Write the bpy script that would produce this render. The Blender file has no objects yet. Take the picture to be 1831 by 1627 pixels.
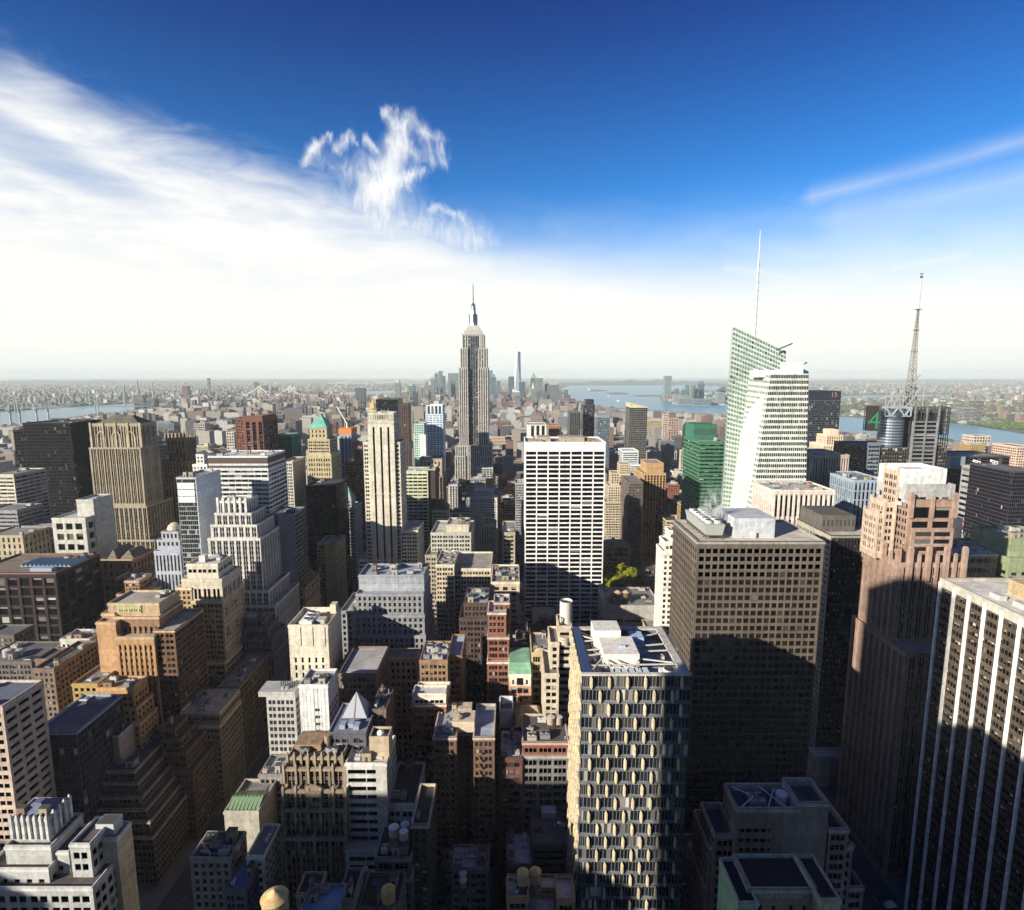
import bpy, math, random
import numpy as np
from mathutils import Vector, Matrix
R = math.radians
random.seed(7); rng = np.random.default_rng(7)
scene = bpy.context.scene
C = scene.collection

# ------------------------------------------------------------------ camera
HC = 250.0                                   # height of the viewing deck above the street
FPX, CX, CY, PITCH = 1020.0, 915.5, 813.5, R(7.9)
cam = bpy.data.objects.new('camera', bpy.data.cameras.new('camera'))
C.objects.link(cam); scene.camera = cam
cam.data.sensor_fit = 'HORIZONTAL'; cam.data.sensor_width = 36.0
cam.data.lens = 36.0 * FPX / 1831.0
cam.data.clip_start = 1.0; cam.data.clip_end = 200000.0
cam.location = (0, 0, HC); cam.rotation_euler = (R(90) - PITCH, 0, 0)
cp, sp_ = math.cos(PITCH), math.sin(PITCH)
def ray(x, y):
    a, b = (x - CX) / FPX, -(y - CY) / FPX
    return a, cp + b * sp_, -sp_ + b * cp
def at(x, y, D):                             # the point at distance D down the avenue seen at photo position x, y
    a, b, c = ray(x, y); t = D / b
    return Vector((a * t, D, HC + c * t))
def ground(x, y, z=0.0):
    a, b, c = ray(x, y); t = (z - HC) / c
    return Vector((a * t, b * t, z))
def proj(p):
    X, Y, Z = p[0], p[1], p[2] - HC
    d = Y * cp - Z * sp_
    if d <= 1: return None
    return CX + FPX * X / d, CY - FPX * (Y * sp_ + Z * cp) / d

# ------------------------------------------------------------------ render settings
scene.view_settings.view_transform = 'Standard'; scene.view_settings.look = 'None'
scene.view_settings.exposure = EXPOSURE = 0.8; scene.view_settings.gamma = 1.0
scene.render.engine = 'CYCLES'
cy = scene.cycles
cy.max_bounces = 5; cy.diffuse_bounces = 2; cy.glossy_bounces = 3; cy.transmission_bounces = 2; cy.volume_bounces = 1
cy.use_denoising = True; cy.sample_clamp_indirect = 4.0; cy.caustics_reflective = False; cy.caustics_refractive = False

# ------------------------------------------------------------------ sun and sky
SUN_EL, SX, SY = R(20), 0.78, 0.625           # light travels towards +X (right) and +Y (away)
n_ = math.hypot(SX, SY); SX /= n_; SY /= n_
sun = bpy.data.objects.new('sun', bpy.data.lights.new('sun', 'SUN')); C.objects.link(sun)
sun.data.energy = 5.0; sun.data.angle = R(0.5); sun.data.color = (1.0, 0.93, 0.80)
sun.rotation_euler = Vector((SX * math.cos(SUN_EL), SY * math.cos(SUN_EL), -math.sin(SUN_EL))).to_track_quat('-Z', 'Y').to_euler()
sun.location = (-400, -400, 600)

class NT:
    """small helper for wiring node trees"""
    def __init__(s, tree): s.t = tree; s.n = tree.nodes; s.l = tree.links
    def node(s, kind, **kw):
        n = s.n.new(kind)
        for k, v in kw.items(): setattr(n, k, v)
        return n
    def put(s, sock, v):
        if isinstance(v, bpy.types.NodeSocket): s.l.new(v, sock)
        elif v is not None: sock.default_value = v
    def math(s, op, a, b=None, c=None, clamp=False):
        n = s.node('ShaderNodeMath', operation=op, use_clamp=clamp)
        for i, v in enumerate((a, b, c)):
            if v is not None: s.put(n.inputs[i], v)
        return n.outputs[0]
    def step(s, v, a, b, hi=1.0, lo=0.0):
        n = s.node('ShaderNodeMapRange', interpolation_type='SMOOTHSTEP')
        s.put(n.inputs[0], v); n.inputs[1].default_value = a; n.inputs[2].default_value = b
        n.inputs[3].default_value = lo; n.inputs[4].default_value = hi
        return n.outputs[0]
    def mix(s, f, a, b, blend='MIX'):
        n = s.node('ShaderNodeMix', data_type='RGBA', blend_type=blend)
        s.put(n.inputs[0], f); s.put(n.inputs[6], a); s.put(n.inputs[7], b)
        return n.outputs[2]
    def noise(s, vec, scale, detail=4, rough=.55, dist=0.0):
        n = s.node('ShaderNodeTexNoise')
        s.put(n.inputs['Vector'], vec); n.inputs['Scale'].default_value = scale
        n.inputs['Detail'].default_value = detail; n.inputs['Roughness'].default_value = rough; n.inputs['Distortion'].default_value = dist
        return n.outputs[0]
    def mapping(s, vec, scale=(1, 1, 1), rot=(0, 0, 0), loc=(0, 0, 0)):
        n = s.node('ShaderNodeMapping'); s.put(n.inputs[0], vec)
        n.inputs['Scale'].default_value = scale; n.inputs['Rotation'].default_value = rot; n.inputs['Location'].default_value = loc
        return n.outputs[0]
    def xyz(s, x, y, z):
        n = s.node('ShaderNodeCombineXYZ')
        for i, v in enumerate((x, y, z)): s.put(n.inputs[i], v)
        return n.outputs[0]
    def curve(s, v, pts):
        n = s.node('ShaderNodeFloatCurve'); cu = n.mapping.curves[0]
        while len(cu.points) < len(pts): cu.points.new(.5, .5)
        for p, q in zip(cu.points, pts): p.location = q; p.handle_type = 'AUTO_CLAMPED'
        n.mapping.update(); s.put(n.inputs['Value'], v)
        return n.outputs[0]

world = bpy.data.worlds.new('World'); scene.world = world; world.use_nodes = True
w = NT(world.node_tree); w.n.clear()
sky = w.node('ShaderNodeTexSky', sky_type='NISHITA'); sky.sun_disc = False
sky.sun_elevation = SUN_EL; sky.sun_rotation = math.atan2(-SX, -SY)
sky.altitude = 200; sky.air_density = 1.0; sky.dust_density = 0.6; sky.ozone_density = 3.0
tc = w.node('ShaderNodeTexCoord').outputs['Generated']
sep = w.node('ShaderNodeSeparateXYZ'); w.put(sep.inputs[0], tc)
dx, dy, dz = sep.outputs
az = w.math('ARCTAN2', dx, dy)               # azimuth from the avenue's direction, to the right
el = w.math('ARCSINE', dz)                   # elevation
def azel(x, y):
    a, b, c = ray(x, y)
    return math.atan2(a, b), math.atan2(c, math.hypot(a, b))
# deep clear sky above, paler towards the horizon: strengthen the sky's own blue
hs = w.node('ShaderNodeHueSaturation'); hs.inputs['Saturation'].default_value = 1.35; hs.inputs['Value'].default_value = 1.55
w.put(hs.inputs['Color'], sky.outputs[0])
top = w.step(el, R(9), R(38))
hv = w.mix(1.0, hs.outputs[0], (.55, .96, 1.2, 1), 'MULTIPLY')
blue = w.mix(top, hv, w.mix(1.0, hv, (0.03, 0.15, 0.42, 1), 'MULTIPLY'))
# cirrus bank with a slanting upper edge
warp = w.noise(tc, 5.0, 3); warp2 = w.noise(w.mapping(tc, (9, 9, 26), (0, R(-18), 0)), 1.0, 6, .62, .6)
pts = [(-220, 60), (0, 118), (150, 168), (300, 228), (450, 282), (560, 315), (650, 345), (750, 385), (850, 440), (1000, 476), (1250, 505), (1500, 520), (1831, 520), (2100, 560)]
AZ0, AZ1, EL1 = -1.0, 1.0, R(50)
edge = w.curve(w.math('DIVIDE', w.math('SUBTRACT', az, AZ0), AZ1 - AZ0),
               [((azel(x, y)[0] - AZ0) / (AZ1 - AZ0), max(0, azel(x, y)[1] / EL1)) for x, y in pts])
edge = w.math('MULTIPLY', edge, EL1)
d = w.math('SUBTRACT', edge, el)
d = w.math('ADD', d, w.math('MULTIPLY', w.math('SUBTRACT', warp2, .5), .09))
d = w.math('ADD', d, w.math('MULTIPLY', w.math('SUBTRACT', warp, .5), .06))
bank = w.step(d, -.035, .075)
thin = w.step(w.noise(w.mapping(tc, (3, 3, 14), (0, R(-14), 0)), 1.0, 6, .6, .4), .30, .62)
bank = w.math('MULTIPLY', bank, w.math('ADD', .60, w.math('MULTIPLY', thin, .4)))
deep = w.step(d, .08, .24)
bank = w.math('MAXIMUM', bank, w.math('MULTIPLY', deep, .985))
# blue gap inside the bank at far left
ga, ge = azel(20, 250)
g2 = w.math('ADD', w.math('POWER', w.math('DIVIDE', w.math('SUBTRACT', az, ga), .16), 2), w.math('POWER', w.math('DIVIDE', w.math('ADD', w.math('SUBTRACT', el, ge), w.math('MULTIPLY', w.math('SUBTRACT', az, ga), .35)), .028), 2))
bank = w.math('MULTIPLY', bank, w.math('SUBTRACT', 1.0, w.math('MULTIPLY', w.step(g2, 1.6, 0.0), .45)))
# feathered wisps: soft strokes in azimuth / elevation, frayed by streaked noise
fw1 = w.noise(w.mapping(tc, (30, 30, 12), (0, R(30), 0)), 1.0, 6, .6, 1.4)
fw2 = w.noise(w.mapping(tc, (30, 30, 12), (0, R(30), 0), (7.3, 2.1, 4.4)), 1.0, 6, .6, 1.4)
sa = w.math('ADD', az, w.math('MULTIPLY', w.math('SUBTRACT', fw1, .5), .042)); se = w.math('ADD', el, w.math('MULTIPLY', w.math('SUBTRACT', fw2, .5), .042))
fine = w.noise(w.mapping(tc, (60, 54, 15), (0, R(22), 0)), 1.0, 9, .62, 1.0)
def stroke(x0, y0, x1, y1, wid, amp, soft=1.0, raw=False):
    a0, e0 = azel(x0, y0); a1, e1 = azel(x1, y1)
    L = math.hypot(a1 - a0, e1 - e0); ux, uy = (a1 - a0) / L, (e1 - e0) / L
    px = w.math('SUBTRACT', az if raw else sa, a0); py = w.math('SUBTRACT', el if raw else se, e0)
    t = w.math('ADD', w.math('MULTIPLY', px, ux), w.math('MULTIPLY', py, uy))
    q = w.math('ABSOLUTE', w.math('SUBTRACT', w.math('MULTIPLY', px, uy), w.math('MULTIPLY', py, ux)))
    o = w.math('MAXIMUM', w.math('SUBTRACT', 0.0, t), w.math('SUBTRACT', t, L)); o = w.math('MAXIMUM', o, 0.0)
    dist = w.math('ADD', q, w.math('MULTIPLY', o, .9))
    f = w.math('MAXIMUM', 0.0, w.math('SUBTRACT', 1.0, w.math('DIVIDE', dist, wid * 1.6 / FPX)))
    return w.math('MULTIPLY', w.math('POWER', f, 2.1), amp)
wisp = None
for s in [(695, 202, 716, 226, 11, 1.1), (716, 226, 712, 258, 17, 1.3), (712, 258, 692, 305, 22, 1.5), (692, 305, 668, 352, 28, 1.6), (668, 352, 690, 420, 62, 1.5), (730, 208, 758, 236, 14, .7), (758, 236, 790, 250, 10, .55), (760, 245, 772, 285, 12, .5), (786, 262, 796, 292, 9, .6),
          (690, 335, 730, 312, 14, 1.2), (730, 312, 756, 306, 9, 1.0), (716, 262, 748, 282, 16, .6), (700, 190, 690, 205, 8, .5),
          (546, 290, 562, 262, 11, 1.0), (562, 262, 584, 243, 8, .8), (596, 268, 618, 245, 9, .7), (618, 245, 630, 250, 6, .6), (652, 243, 672, 266, 8, .9), (578, 292, 660, 310, 20, .3), (768, 372, 812, 380, 9, .8), (812, 380, 836, 404, 9, .6), (740, 410, 860, 432, 34, .8)]:
    v = stroke(*s); wisp = v if wisp is None else w.math('ADD', wisp, v)
wisp = w.math('MULTIPLY', wisp, w.math('ADD', .34, w.math('MULTIPLY', w.step(fine, .30, .72), .80))); wisp = w.math('MULTIPLY', w.math('SUBTRACT', 1.0, w.math('POWER', 2.718, w.math('MULTIPLY', wisp, -1.25))), 1.05)
cloud = w.math('MAXIMUM', bank, wisp)
for s in [(1450, 352, 2050, 184, 18, .30), (1500, 388, 2050, 266, 32, .26), (1600, 480, 1730, 455, 8, .35), (1300, 478, 1430, 500, 12, .4)]:
    v = stroke(*s, raw=True); cloud = w.math('MAXIMUM', cloud, w.math('MULTIPLY', v, w.step(warp2, .05, .6)))
# bright haze along the horizon, all round
hz = w.math('ADD', el, w.math('MULTIPLY', w.math('SUBTRACT', warp2, .5), .05))
pale = w.math('MULTIPLY', w.step(hz, R(18), R(4.5)), .97)
pale = w.math('POWER', pale, 1.35)
cloud = w.math('SUBTRACT', 1.0, w.math('MULTIPLY', w.math('SUBTRACT', 1.0, cloud), w.math('SUBTRACT', 1.0, pale)))
tone = w.mix(w.step(el, R(0), R(26)), (11.4, 11.1, 10.3, 1), w.mix(thin, (8.6, 9.3, 10.1, 1), (11.3, 11.3, 11.0, 1)))
low = w.mix(w.step(el, R(-1), R(5)), (10.3, 10.7, 10.0, 1), tone)
col = w.mix(cloud, blue, low)
# opposite half of the sky, behind the viewer: clear apart from the pale horizon
back = w.step(dy, -.25, .05)
col = w.mix(back, w.mix(1.0, blue, (.62, .62, .66, 1), 'MULTIPLY'), col)
bg = w.node('ShaderNodeBackground'); bg.inputs['Strength'].default_value = SKY = 0.055
w.put(bg.inputs['Color'], col)
wo = w.node('ShaderNodeOutputWorld'); w.l.new(bg.outputs[0], wo.inputs[0])

# ------------------------------------------------------------------ materials
MATS = {}
def new_mat(name):
    m = bpy.data.materials.new(name); m.use_nodes = True
    t = NT(m.node_tree); return m, t, m.node_tree.nodes['Principled BSDF']
def wall(c, rough=.85, var=.36, streak=.5, name='wall', metal=0.0, spec=.3):
    key = (name, tuple(round(x, 3) for x in c), rough, var, streak, metal)
    if key in MATS: return MATS[key]
    m, t, b = new_mat(name + '_material')
    o = t.node('ShaderNodeTexCoord').outputs['Object']
    big = t.noise(o, .035, 3); mid = t.noise(o, .45, 5, .65)
    st = t.noise(t.mapping(o, (.55, .55, .035)), 1.0, 5, .6); gr = t.noise(o, 2.2, 3, .7)
    f = t.math('ADD', t.math('MULTIPLY', t.math('SUBTRACT', big, .5), var), t.math('MULTIPLY', t.math('SUBTRACT', st, .5), streak))
    f = t.math('ADD', f, t.math('MULTIPLY', t.math('SUBTRACT', mid, .5), var)); f = t.math('ADD', f, t.math('MULTIPLY', t.math('SUBTRACT', gr, .5), var * .9))
    so = t.node('ShaderNodeSeparateXYZ'); t.put(so.inputs[0], o); fz = t.math('DIVIDE', so.outputs[2], 3.72)
    wn = t.node('ShaderNodeTexWhiteNoise', noise_dimensions='1D'); t.put(wn.inputs['W'], t.math('FLOOR', fz)); f = t.math('ADD', f, t.math('MULTIPLY', t.math('SUBTRACT', wn.outputs['Value'], .5), .12))
    vo = t.node('ShaderNodeTexVoronoi'); t.put(vo.inputs['Vector'], t.mapping(o, (.16, .16, .09))); vs = t.node('ShaderNodeSeparateColor'); t.put(vs.inputs[0], vo.outputs['Color']); f = t.math('ADD', f, t.math('MULTIPLY', t.math('SUBTRACT', vs.outputs[0], .5), .16))
    f = t.math('SUBTRACT', f, t.math('MULTIPLY', t.math('LESS_THAN', t.math('FRACT', fz), .05), .14))
    f = t.math('MAXIMUM', t.math('ADD', 1.0, t.math('MULTIPLY', f, 1.6)), .3)
    sc = t.node('ShaderNodeVectorMath', operation='SCALE'); sc.inputs[0].default_value = c; t.put(sc.inputs['Scale'], f)
    t.put(b.inputs['Base Color'], sc.outputs[0])
    b.inputs['Roughness'].default_value = rough; b.inputs['Metallic'].default_value = metal; b.inputs['Specular IOR Level'].default_value = spec
    MATS[key] = m; return m
def roofing(c, name='roof'):
    key = ('roofing', tuple(round(x, 3) for x in c))
    if key in MATS: return MATS[key]
    m, t, b = new_mat(name + '_material')
    o = t.node('ShaderNodeTexCoord').outputs['Object']
    a = t.step(t.noise(o, .12, 5, .65), .35, .65); e = t.noise(o, .8, 5, .7)
    br = t.node('ShaderNodeTexBrick'); t.put(br.inputs[0], o); br.inputs['Scale'].default_value = .16
    br.inputs[1].default_value = (1, 1, 1, 1); br.inputs[2].default_value = (.8, .8, .8, 1); br.inputs[3].default_value = (.55, .55, .55, 1); br.inputs['Mortar Size'].default_value = .012
    k = t.math('ADD', .62, t.math('ADD', t.math('MULTIPLY', a, .4), t.math('MULTIPLY', e, .35)))
    sc = t.node('ShaderNodeVectorMath', operation='SCALE'); sc.inputs[0].default_value = c; t.put(sc.inputs['Scale'], k)
    t.put(b.inputs['Base Color'], t.mix(.8, sc.outputs[0], br.outputs[0], 'MULTIPLY'))
    b.inputs['Roughness'].default_value = .9
    MATS[key] = m; return m
def glass(kind='dark'):
    key = ('glass', kind)
    if key in MATS: return MATS[key]
    m, t, b = new_mat('window_glass_' + kind)
    tint = {'dark': (.010, .012, .016), 'blue': (.03, .055, .075), 'green': (.02, .05, .045), 'warm': (.011, .008, .006), 'pale': (.13, .18, .15), 'black': (.004, .004, .006), 'sky': (.10, .17, .22)}[kind]
    at_ = t.node('ShaderNodeAttribute', attribute_name='rnd').outputs['Fac']
    rp = t.node('ShaderNodeValToRGB'); t.put(rp.inputs[0], at_); cr = rp.color_ramp; cr.interpolation = 'CONSTANT'
    few = kind in ('black', 'warm', 'sky', 'pale')
    stops = [(0, tint), (.62, tuple(x * (1.35 if kind == 'pale' else 1.9) for x in tint)), (.82 if not few else .95, (.05, .046, .04)), (.92 if not few else .985, (.14, .13, .115)), (.975 if not few else .996, (.34, .34, .32))]
    while len(cr.elements) < len(stops): cr.elements.new(.5)
    for e_, (p, c) in zip(cr.elements, stops): e_.position = p; e_.color = (*c, 1)
    t.put(b.inputs['Base Color'], rp.outputs[0])
    b.inputs['Roughness'].default_value = .06; b.inputs['IOR'].default_value = 1.5
    b.inputs['Specular IOR Level'].default_value = .7 if kind not in ('black',) else .28
    o = t.node('ShaderNodeTexCoord').outputs['Object']
    ge = t.node('ShaderNodeNewGeometry'); tl = t.xyz(t.math('SUBTRACT', at_, .5), t.math('SUBTRACT', t.math('FRACT', t.math('MULTIPLY', at_, 7.3)), .5), t.math('SUBTRACT', t.math('FRACT', t.math('MULTIPLY', at_, 17.9)), .5))
    sv = t.node('ShaderNodeVectorMath', operation='SCALE'); t.put(sv.inputs[0], tl); sv.inputs['Scale'].default_value = .03 if kind == 'black' else .06
    ad = t.node('ShaderNodeVectorMath', operation='ADD'); t.put(ad.inputs[0], ge.outputs['Normal']); t.put(ad.inputs[1], sv.outputs[0]); nm = t.node('ShaderNodeVectorMath', operation='NORMALIZE'); t.put(nm.inputs[0], ad.outputs[0])
    bp = t.node('ShaderNodeBump'); t.put(bp.inputs['Normal'], nm.outputs[0]); bp.inputs['Strength'].default_value = .10; bp.inputs['Distance'].default_value = .5
    t.put(bp.inputs['Height'], t.math('ADD', t.noise(o, .35, 2), t.math('MULTIPLY', at_, .0))); t.put(b.inputs['Normal'], bp.outputs[0])
    MATS[key] = m; return m
def plain(name, c, rough=.6, metal=0.0, emit=None, es=1.0):
    key = (name, c, rough, metal, emit)
    if key in MATS: return MATS[key]
    m, t, b = new_mat(name)
    o = t.node('ShaderNodeTexCoord').outputs['Object']
    k = t.math('ADD', .8, t.math('MULTIPLY', t.noise(o, .9, 4, .65), .4))
    sc = t.node('ShaderNodeVectorMath', operation='SCALE'); sc.inputs[0].default_value = c; t.put(sc.inputs['Scale'], k)
    t.put(b.inputs['Base Color'], sc.outputs[0])
    b.inputs['Roughness'].default_value = rough; b.inputs['Metallic'].default_value = metal
    if emit: b.inputs['Emission Color'].default_value = (*emit, 1); b.inputs['Emission Strength'].default_value = es
    MATS[key] = m; return m

# ------------------------------------------------------------------ mesh building
class MB:
    def __init__(s): s.v = []; s.m = []; s.r = []
    def quads(s, q, mat=0):
        q = np.asarray(q, float).reshape(-1, 4, 3)
        if len(q): s.v.append(q); s.m.append(np.full(len(q), mat)); s.r.append(rng.random(len(q)))
        return s
    def box(s, x0, x1, y0, y1, z0, z1, mat=0, top=None, bottom=False):
        if x0 > x1: x0, x1 = x1, x0
        p = lambda x, y, z: (x, y, z)
        s.quads([[p(x0, y0, z0), p(x1, y0, z0), p(x1, y0, z1), p(x0, y0, z1)], [p(x1, y0, z0), p(x1, y1, z0), p(x1, y1, z1), p(x1, y0, z1)],
                 [p(x1, y1, z0), p(x0, y1, z0), p(x0, y1, z1), p(x1, y1, z1)], [p(x0, y1, z0), p(x0, y0, z0), p(x0, y0, z1), p(x0, y1, z1)]], mat)
        s.quads([[p(x0, y0, z1), p(x1, y0, z1), p(x1, y1, z1), p(x0, y1, z1)]], mat if top is None else top)
        if bottom: s.quads([[p(x0, y0, z0), p(x0, y1, z0), p(x1, y1, z0), p(x1, y0, z0)]], mat)
        return s
    def frustum(s, cx, cy_, z0, z1, r0, r1, n=16, mat=0, cap=None, ph=0.0, sy=1.0):
        a = np.linspace(0, 2 * math.pi, n + 1) + ph; c, k = np.cos(a), np.sin(a) * sy
        b = np.stack([cx + r0 * c, cy_ + r0 * k, np.full(n + 1, z0)], 1); t = np.stack([cx + r1 * c, cy_ + r1 * k, np.full(n + 1, z1)], 1)
        s.quads(np.stack([b[:-1], b[1:], t[1:], t[:-1]], 1), mat)
        if cap is not None and r1 > 0:
            ctr = np.tile([cx, cy_, z1], (n, 1)); s.quads(np.stack([t[:-1], t[1:], ctr, ctr], 1), cap)
        return s
    def bar(s, p, q, r, mat=0):
        p, q = Vector(p), Vector(q); d = (q - p)
        if d.length < 1e-6: return s
        d.normalize(); u = d.cross(Vector((0, 0, 1)));
        if u.length < 1e-3: u = Vector((1, 0, 0))
        u.normalize(); k = d.cross(u); u *= r; k *= r
        c = [u + k, u - k, -u - k, -u + k]
        s.quads([[p + c[i], p + c[(i + 1) % 4], q + c[(i + 1) % 4], q + c[i]] for i in range(4)] + [[q + x for x in c], [p + x for x in reversed(c)]], mat)
        return s
    def hip(s, x0, x1, y0, y1, z0, z1, tx=.0, ty=.0, mat=0):
        cx, cy_ = (x0 + x1) / 2, (y0 + y1) / 2; hx, hy = (x1 - x0) / 2 * tx, (y1 - y0) / 2 * ty
        b = [(x0, y0, z0), (x1, y0, z0), (x1, y1, z0), (x0, y1, z0)]; t = [(cx - hx, cy_ - hy, z1), (cx + hx, cy_ - hy, z1), (cx + hx, cy_ + hy, z1), (cx - hx, cy_ + hy, z1)]
        s.quads([[b[i], b[(i + 1) % 4], t[(i + 1) % 4], t[i]] for i in range(4)] + [t], mat); return s
    def build(s, name, mats, parent=None, kind=None, label=None):
        if not s.v: return None
        v = np.concatenate(s.v); n = len(v); me = bpy.data.meshes.new(name)
        off = np.array(parent.location) if parent is not None else np.zeros(3)
        if parent is not None and parent.parent is not None: off = off + np.array(parent.parent.location)
        v = v - off
        me.vertices.add(4 * n); me.vertices.foreach_set('co', v.astype(np.float32).ravel())
        me.loops.add(4 * n); me.loops.foreach_set('vertex_index', np.arange(4 * n, dtype=np.int32))
        me.polygons.add(n); me.polygons.foreach_set('loop_start', np.arange(0, 4 * n, 4, dtype=np.int32))
        me.polygons.foreach_set('material_index', np.concatenate(s.m).astype(np.int32))
        a = me.attributes.new('rnd', 'FLOAT', 'FACE'); a.data.foreach_set('value', np.concatenate(s.r).astype(np.float32))
        me.update(calc_edges=True)
        if isinstance(mats, (list, tuple)) and len(mats) == 3 and any((x == 3).any() for x in s.m): mats = list(mats) + [blind_mat()]
        for m in (mats if isinstance(mats, (list, tuple)) else [mats]): me.materials.append(m)
        o = bpy.data.objects.new(name, me); C.objects.link(o)
        if parent is not None: o.parent = parent
        if kind: o['kind'] = kind
        if label: o['label'] = label
        return o
def thing(name, label, cat, loc, group=None):
    o = bpy.data.objects.new(name, None); C.objects.link(o); o.location = loc; o.empty_display_size = 1
    o['label'] = label; o['category'] = cat
    if group: o['group'] = group
    return o
def tag(o, label, cat, group=None):
    o['label'] = label; o['category'] = cat
    if group: o['group'] = group
    return o
def struct(o, kind='structure'): o['kind'] = kind; return o

# ------------------------------------------------------------------ facades
def ST(bay, fl, wins, sill=.25, wh=.5, rec=.3, sp=0.0, m=.6, top=2.0, base=0.0): return dict(bay=bay, fl=fl, wins=wins, sill=sill, wh=wh, rec=rec, sp=sp, m=m, top=top, base=base)
STY = {
    'punch': ST(3.0, 3.45, [(.22, .78)], .22, .57),
    'pair': ST(4.5, 3.55, [(.08, .43), (.53, .88)], .22, .58),
    'triple': ST(6.2, 3.65, [(.08, .34), (.37, .63), (.66, .92)], .2, .6),
    'loft': ST(5.6, 4.0, [(.08, .35), (.37, .63), (.65, .92)], .16, .68, .5),
    'pier': ST(3.0, 3.6, [(.34, .86)], .2, .6, .5, .45),
    'pierw': ST(4.6, 3.7, [(.30, .62), (.66, .98)], .2, .6, .55, .5),
    'strip': ST(2.6, 3.7, [(.42, .98)], .2, .66, .6, .55, .8, 3.0),
    'band': ST(1.6, 3.8, [(.03, .97)], .42, .50, .25, 0, .4, 3.0),
    'bandw': ST(6.0, 3.8, [(.02, .98)], .40, .52, .3, 0, 1.0, 3.0),
    'grid': ST(3.4, 3.8, [(.14, .86)], .2, .62, .55, 0, .8, 2.0),
    'curtain': ST(1.7, 3.7, [(.05, .95)], .12, .84, .11, 0, .2, 1.0),
    'blank': None,
}
def sty(name, **kw):
    d = dict(STY[name]); d.update(kw); return d
def facade(mb, O, U, n, W, Ht, S, lod=0, glassmat=2, collect=None):
    """one wall with its openings: O lower left corner, U to the right along the wall, n outwards"""
    O, U, n = (np.array(x, float) for x in (O, U, n)); Z = np.array([0, 0, 1.0])
    def rect(u0, u1, v0, v1, d0, d1=None):
        d1 = d0 if d1 is None else d1
        P = lambda u, v, d: O + u[:, None] * U + v[:, None] * Z - d[:, None] * n
        u0, u1, v0, v1, d0, d1 = np.broadcast_arrays(*[np.asarray(x, float).ravel() for x in np.broadcast_arrays(u0, u1, v0, v1, d0, d1)])
        return P, u0, u1, v0, v1, d0, d1
    def flat(u0, u1, v0, v1, d, mat):
        P, u0, u1, v0, v1, d, _ = rect(u0, u1, v0, v1, d)
        mb.quads(np.stack([P(u0, v0, d), P(u1, v0, d), P(u1, v1, d), P(u0, v1, d)], 1), mat)
    if S is None or W < 2.2 or Ht < 4: return flat(0, W, 0, Ht, 0, 0)
    m = min(S['m'], W * .08); nb = max(1, int(round((W - 2 * m) / S['bay']))); bw = (W - 2 * m) / nb
    nf = max(1, int((Ht - S['top'] - S['base']) / S['fl'])); fl = S['fl']; vt = Ht - S['top']
    wn = np.array(S['wins'])
    u0 = (m + np.arange(nb)[:, None] * bw + wn[None, :, 0] * bw).ravel(); u1 = (m + np.arange(nb)[:, None] * bw + wn[None, :, 1] * bw).ravel()
    fb = vt - fl * (np.arange(nf) + 1); v0 = fb + S['sill'] * fl; v1 = v0 + S['wh'] * fl
    o = np.argsort(v0); v0, v1 = v0[o], v1[o]
    sp, rec = S['sp'], S['rec']
    if lod: rec = sp
    # piers
    e0 = np.concatenate([[0], u1]); e1 = np.concatenate([u0, [W]]); flat(e0, e1, 0, Ht, 0, 0)
    # spandrels inside each window column
    s0 = np.concatenate([[v1[0] * 0 + (0 if sp == 0 else max(0, fb.min()))], v1]); s1 = np.concatenate([v0, [Ht if sp == 0 else vt]])
    UU0, S0 = np.meshgrid(u0, s0, indexing='ij'); UU1, S1 = np.meshgrid(u1, s1, indexing='ij')
    flat(UU0, UU1, S0, S1, sp, 1 if sp > 0 else 0)
    if sp > 0:
        vb = max(0, fb.min())
        if vb > 0: flat(u0, u1, 0, vb, 0, 0)
        flat(u0, u1, vt, Ht, 0, 0)
        def side(u, a, b, v_0, v_1, flip, mat):
            P, u, _, v_0, v_1, a, b = rect(u, u, v_0, v_1, a, b)
            q = [P(u, v_0, a), P(u, v_0, b), P(u, v_1, b), P(u, v_1, a)]
            mb.quads(np.stack(q if not flip else q[::-1], 1), mat)
        side(u0, 0, sp, vb, vt, False, 0); side(u1, 0, sp, vb, vt, True, 0)
        P, a0, a1, vv, _, d0, d1 = rect(u0, u1, vb, vb, 0, sp); mb.quads(np.stack([P(a0, vv, d0), P(a1, vv, d0), P(a1, vv, d1), P(a0, vv, d1)], 1), 0)
    W0, V0 = np.meshgrid(u0, v0, indexing='ij'); W1, V1 = np.meshgrid(u1, v1, indexing='ij')
    W0, V0, W1, V1 = W0.ravel(), V0.ravel(), W1.ravel(), V1.ravel()
    if rec > sp + 1e-4:
        P, a0, a1, b0, b1, _, _ = rect(W0, W1, V0, V1, 0)
        A, B = np.full(len(a0), sp), np.full(len(a0), rec)
        mb.quads(np.stack([P(a0, b0, A), P(a1, b0, A), P(a1, b0, B), P(a0, b0, B)], 1), 0)
        mb.quads(np.stack([P(a0, b1, B), P(a1, b1, B), P(a1, b1, A), P(a0, b1, A)], 1), 0)
        mb.quads(np.stack([P(a0, b0, A), P(a0, b0, B), P(a0, b1, B), P(a0, b1, A)], 1), 0)
        mb.quads(np.stack([P(a1, b0, B), P(a1, b0, A), P(a1, b1, A), P(a1, b1, B)], 1), 0)
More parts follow.
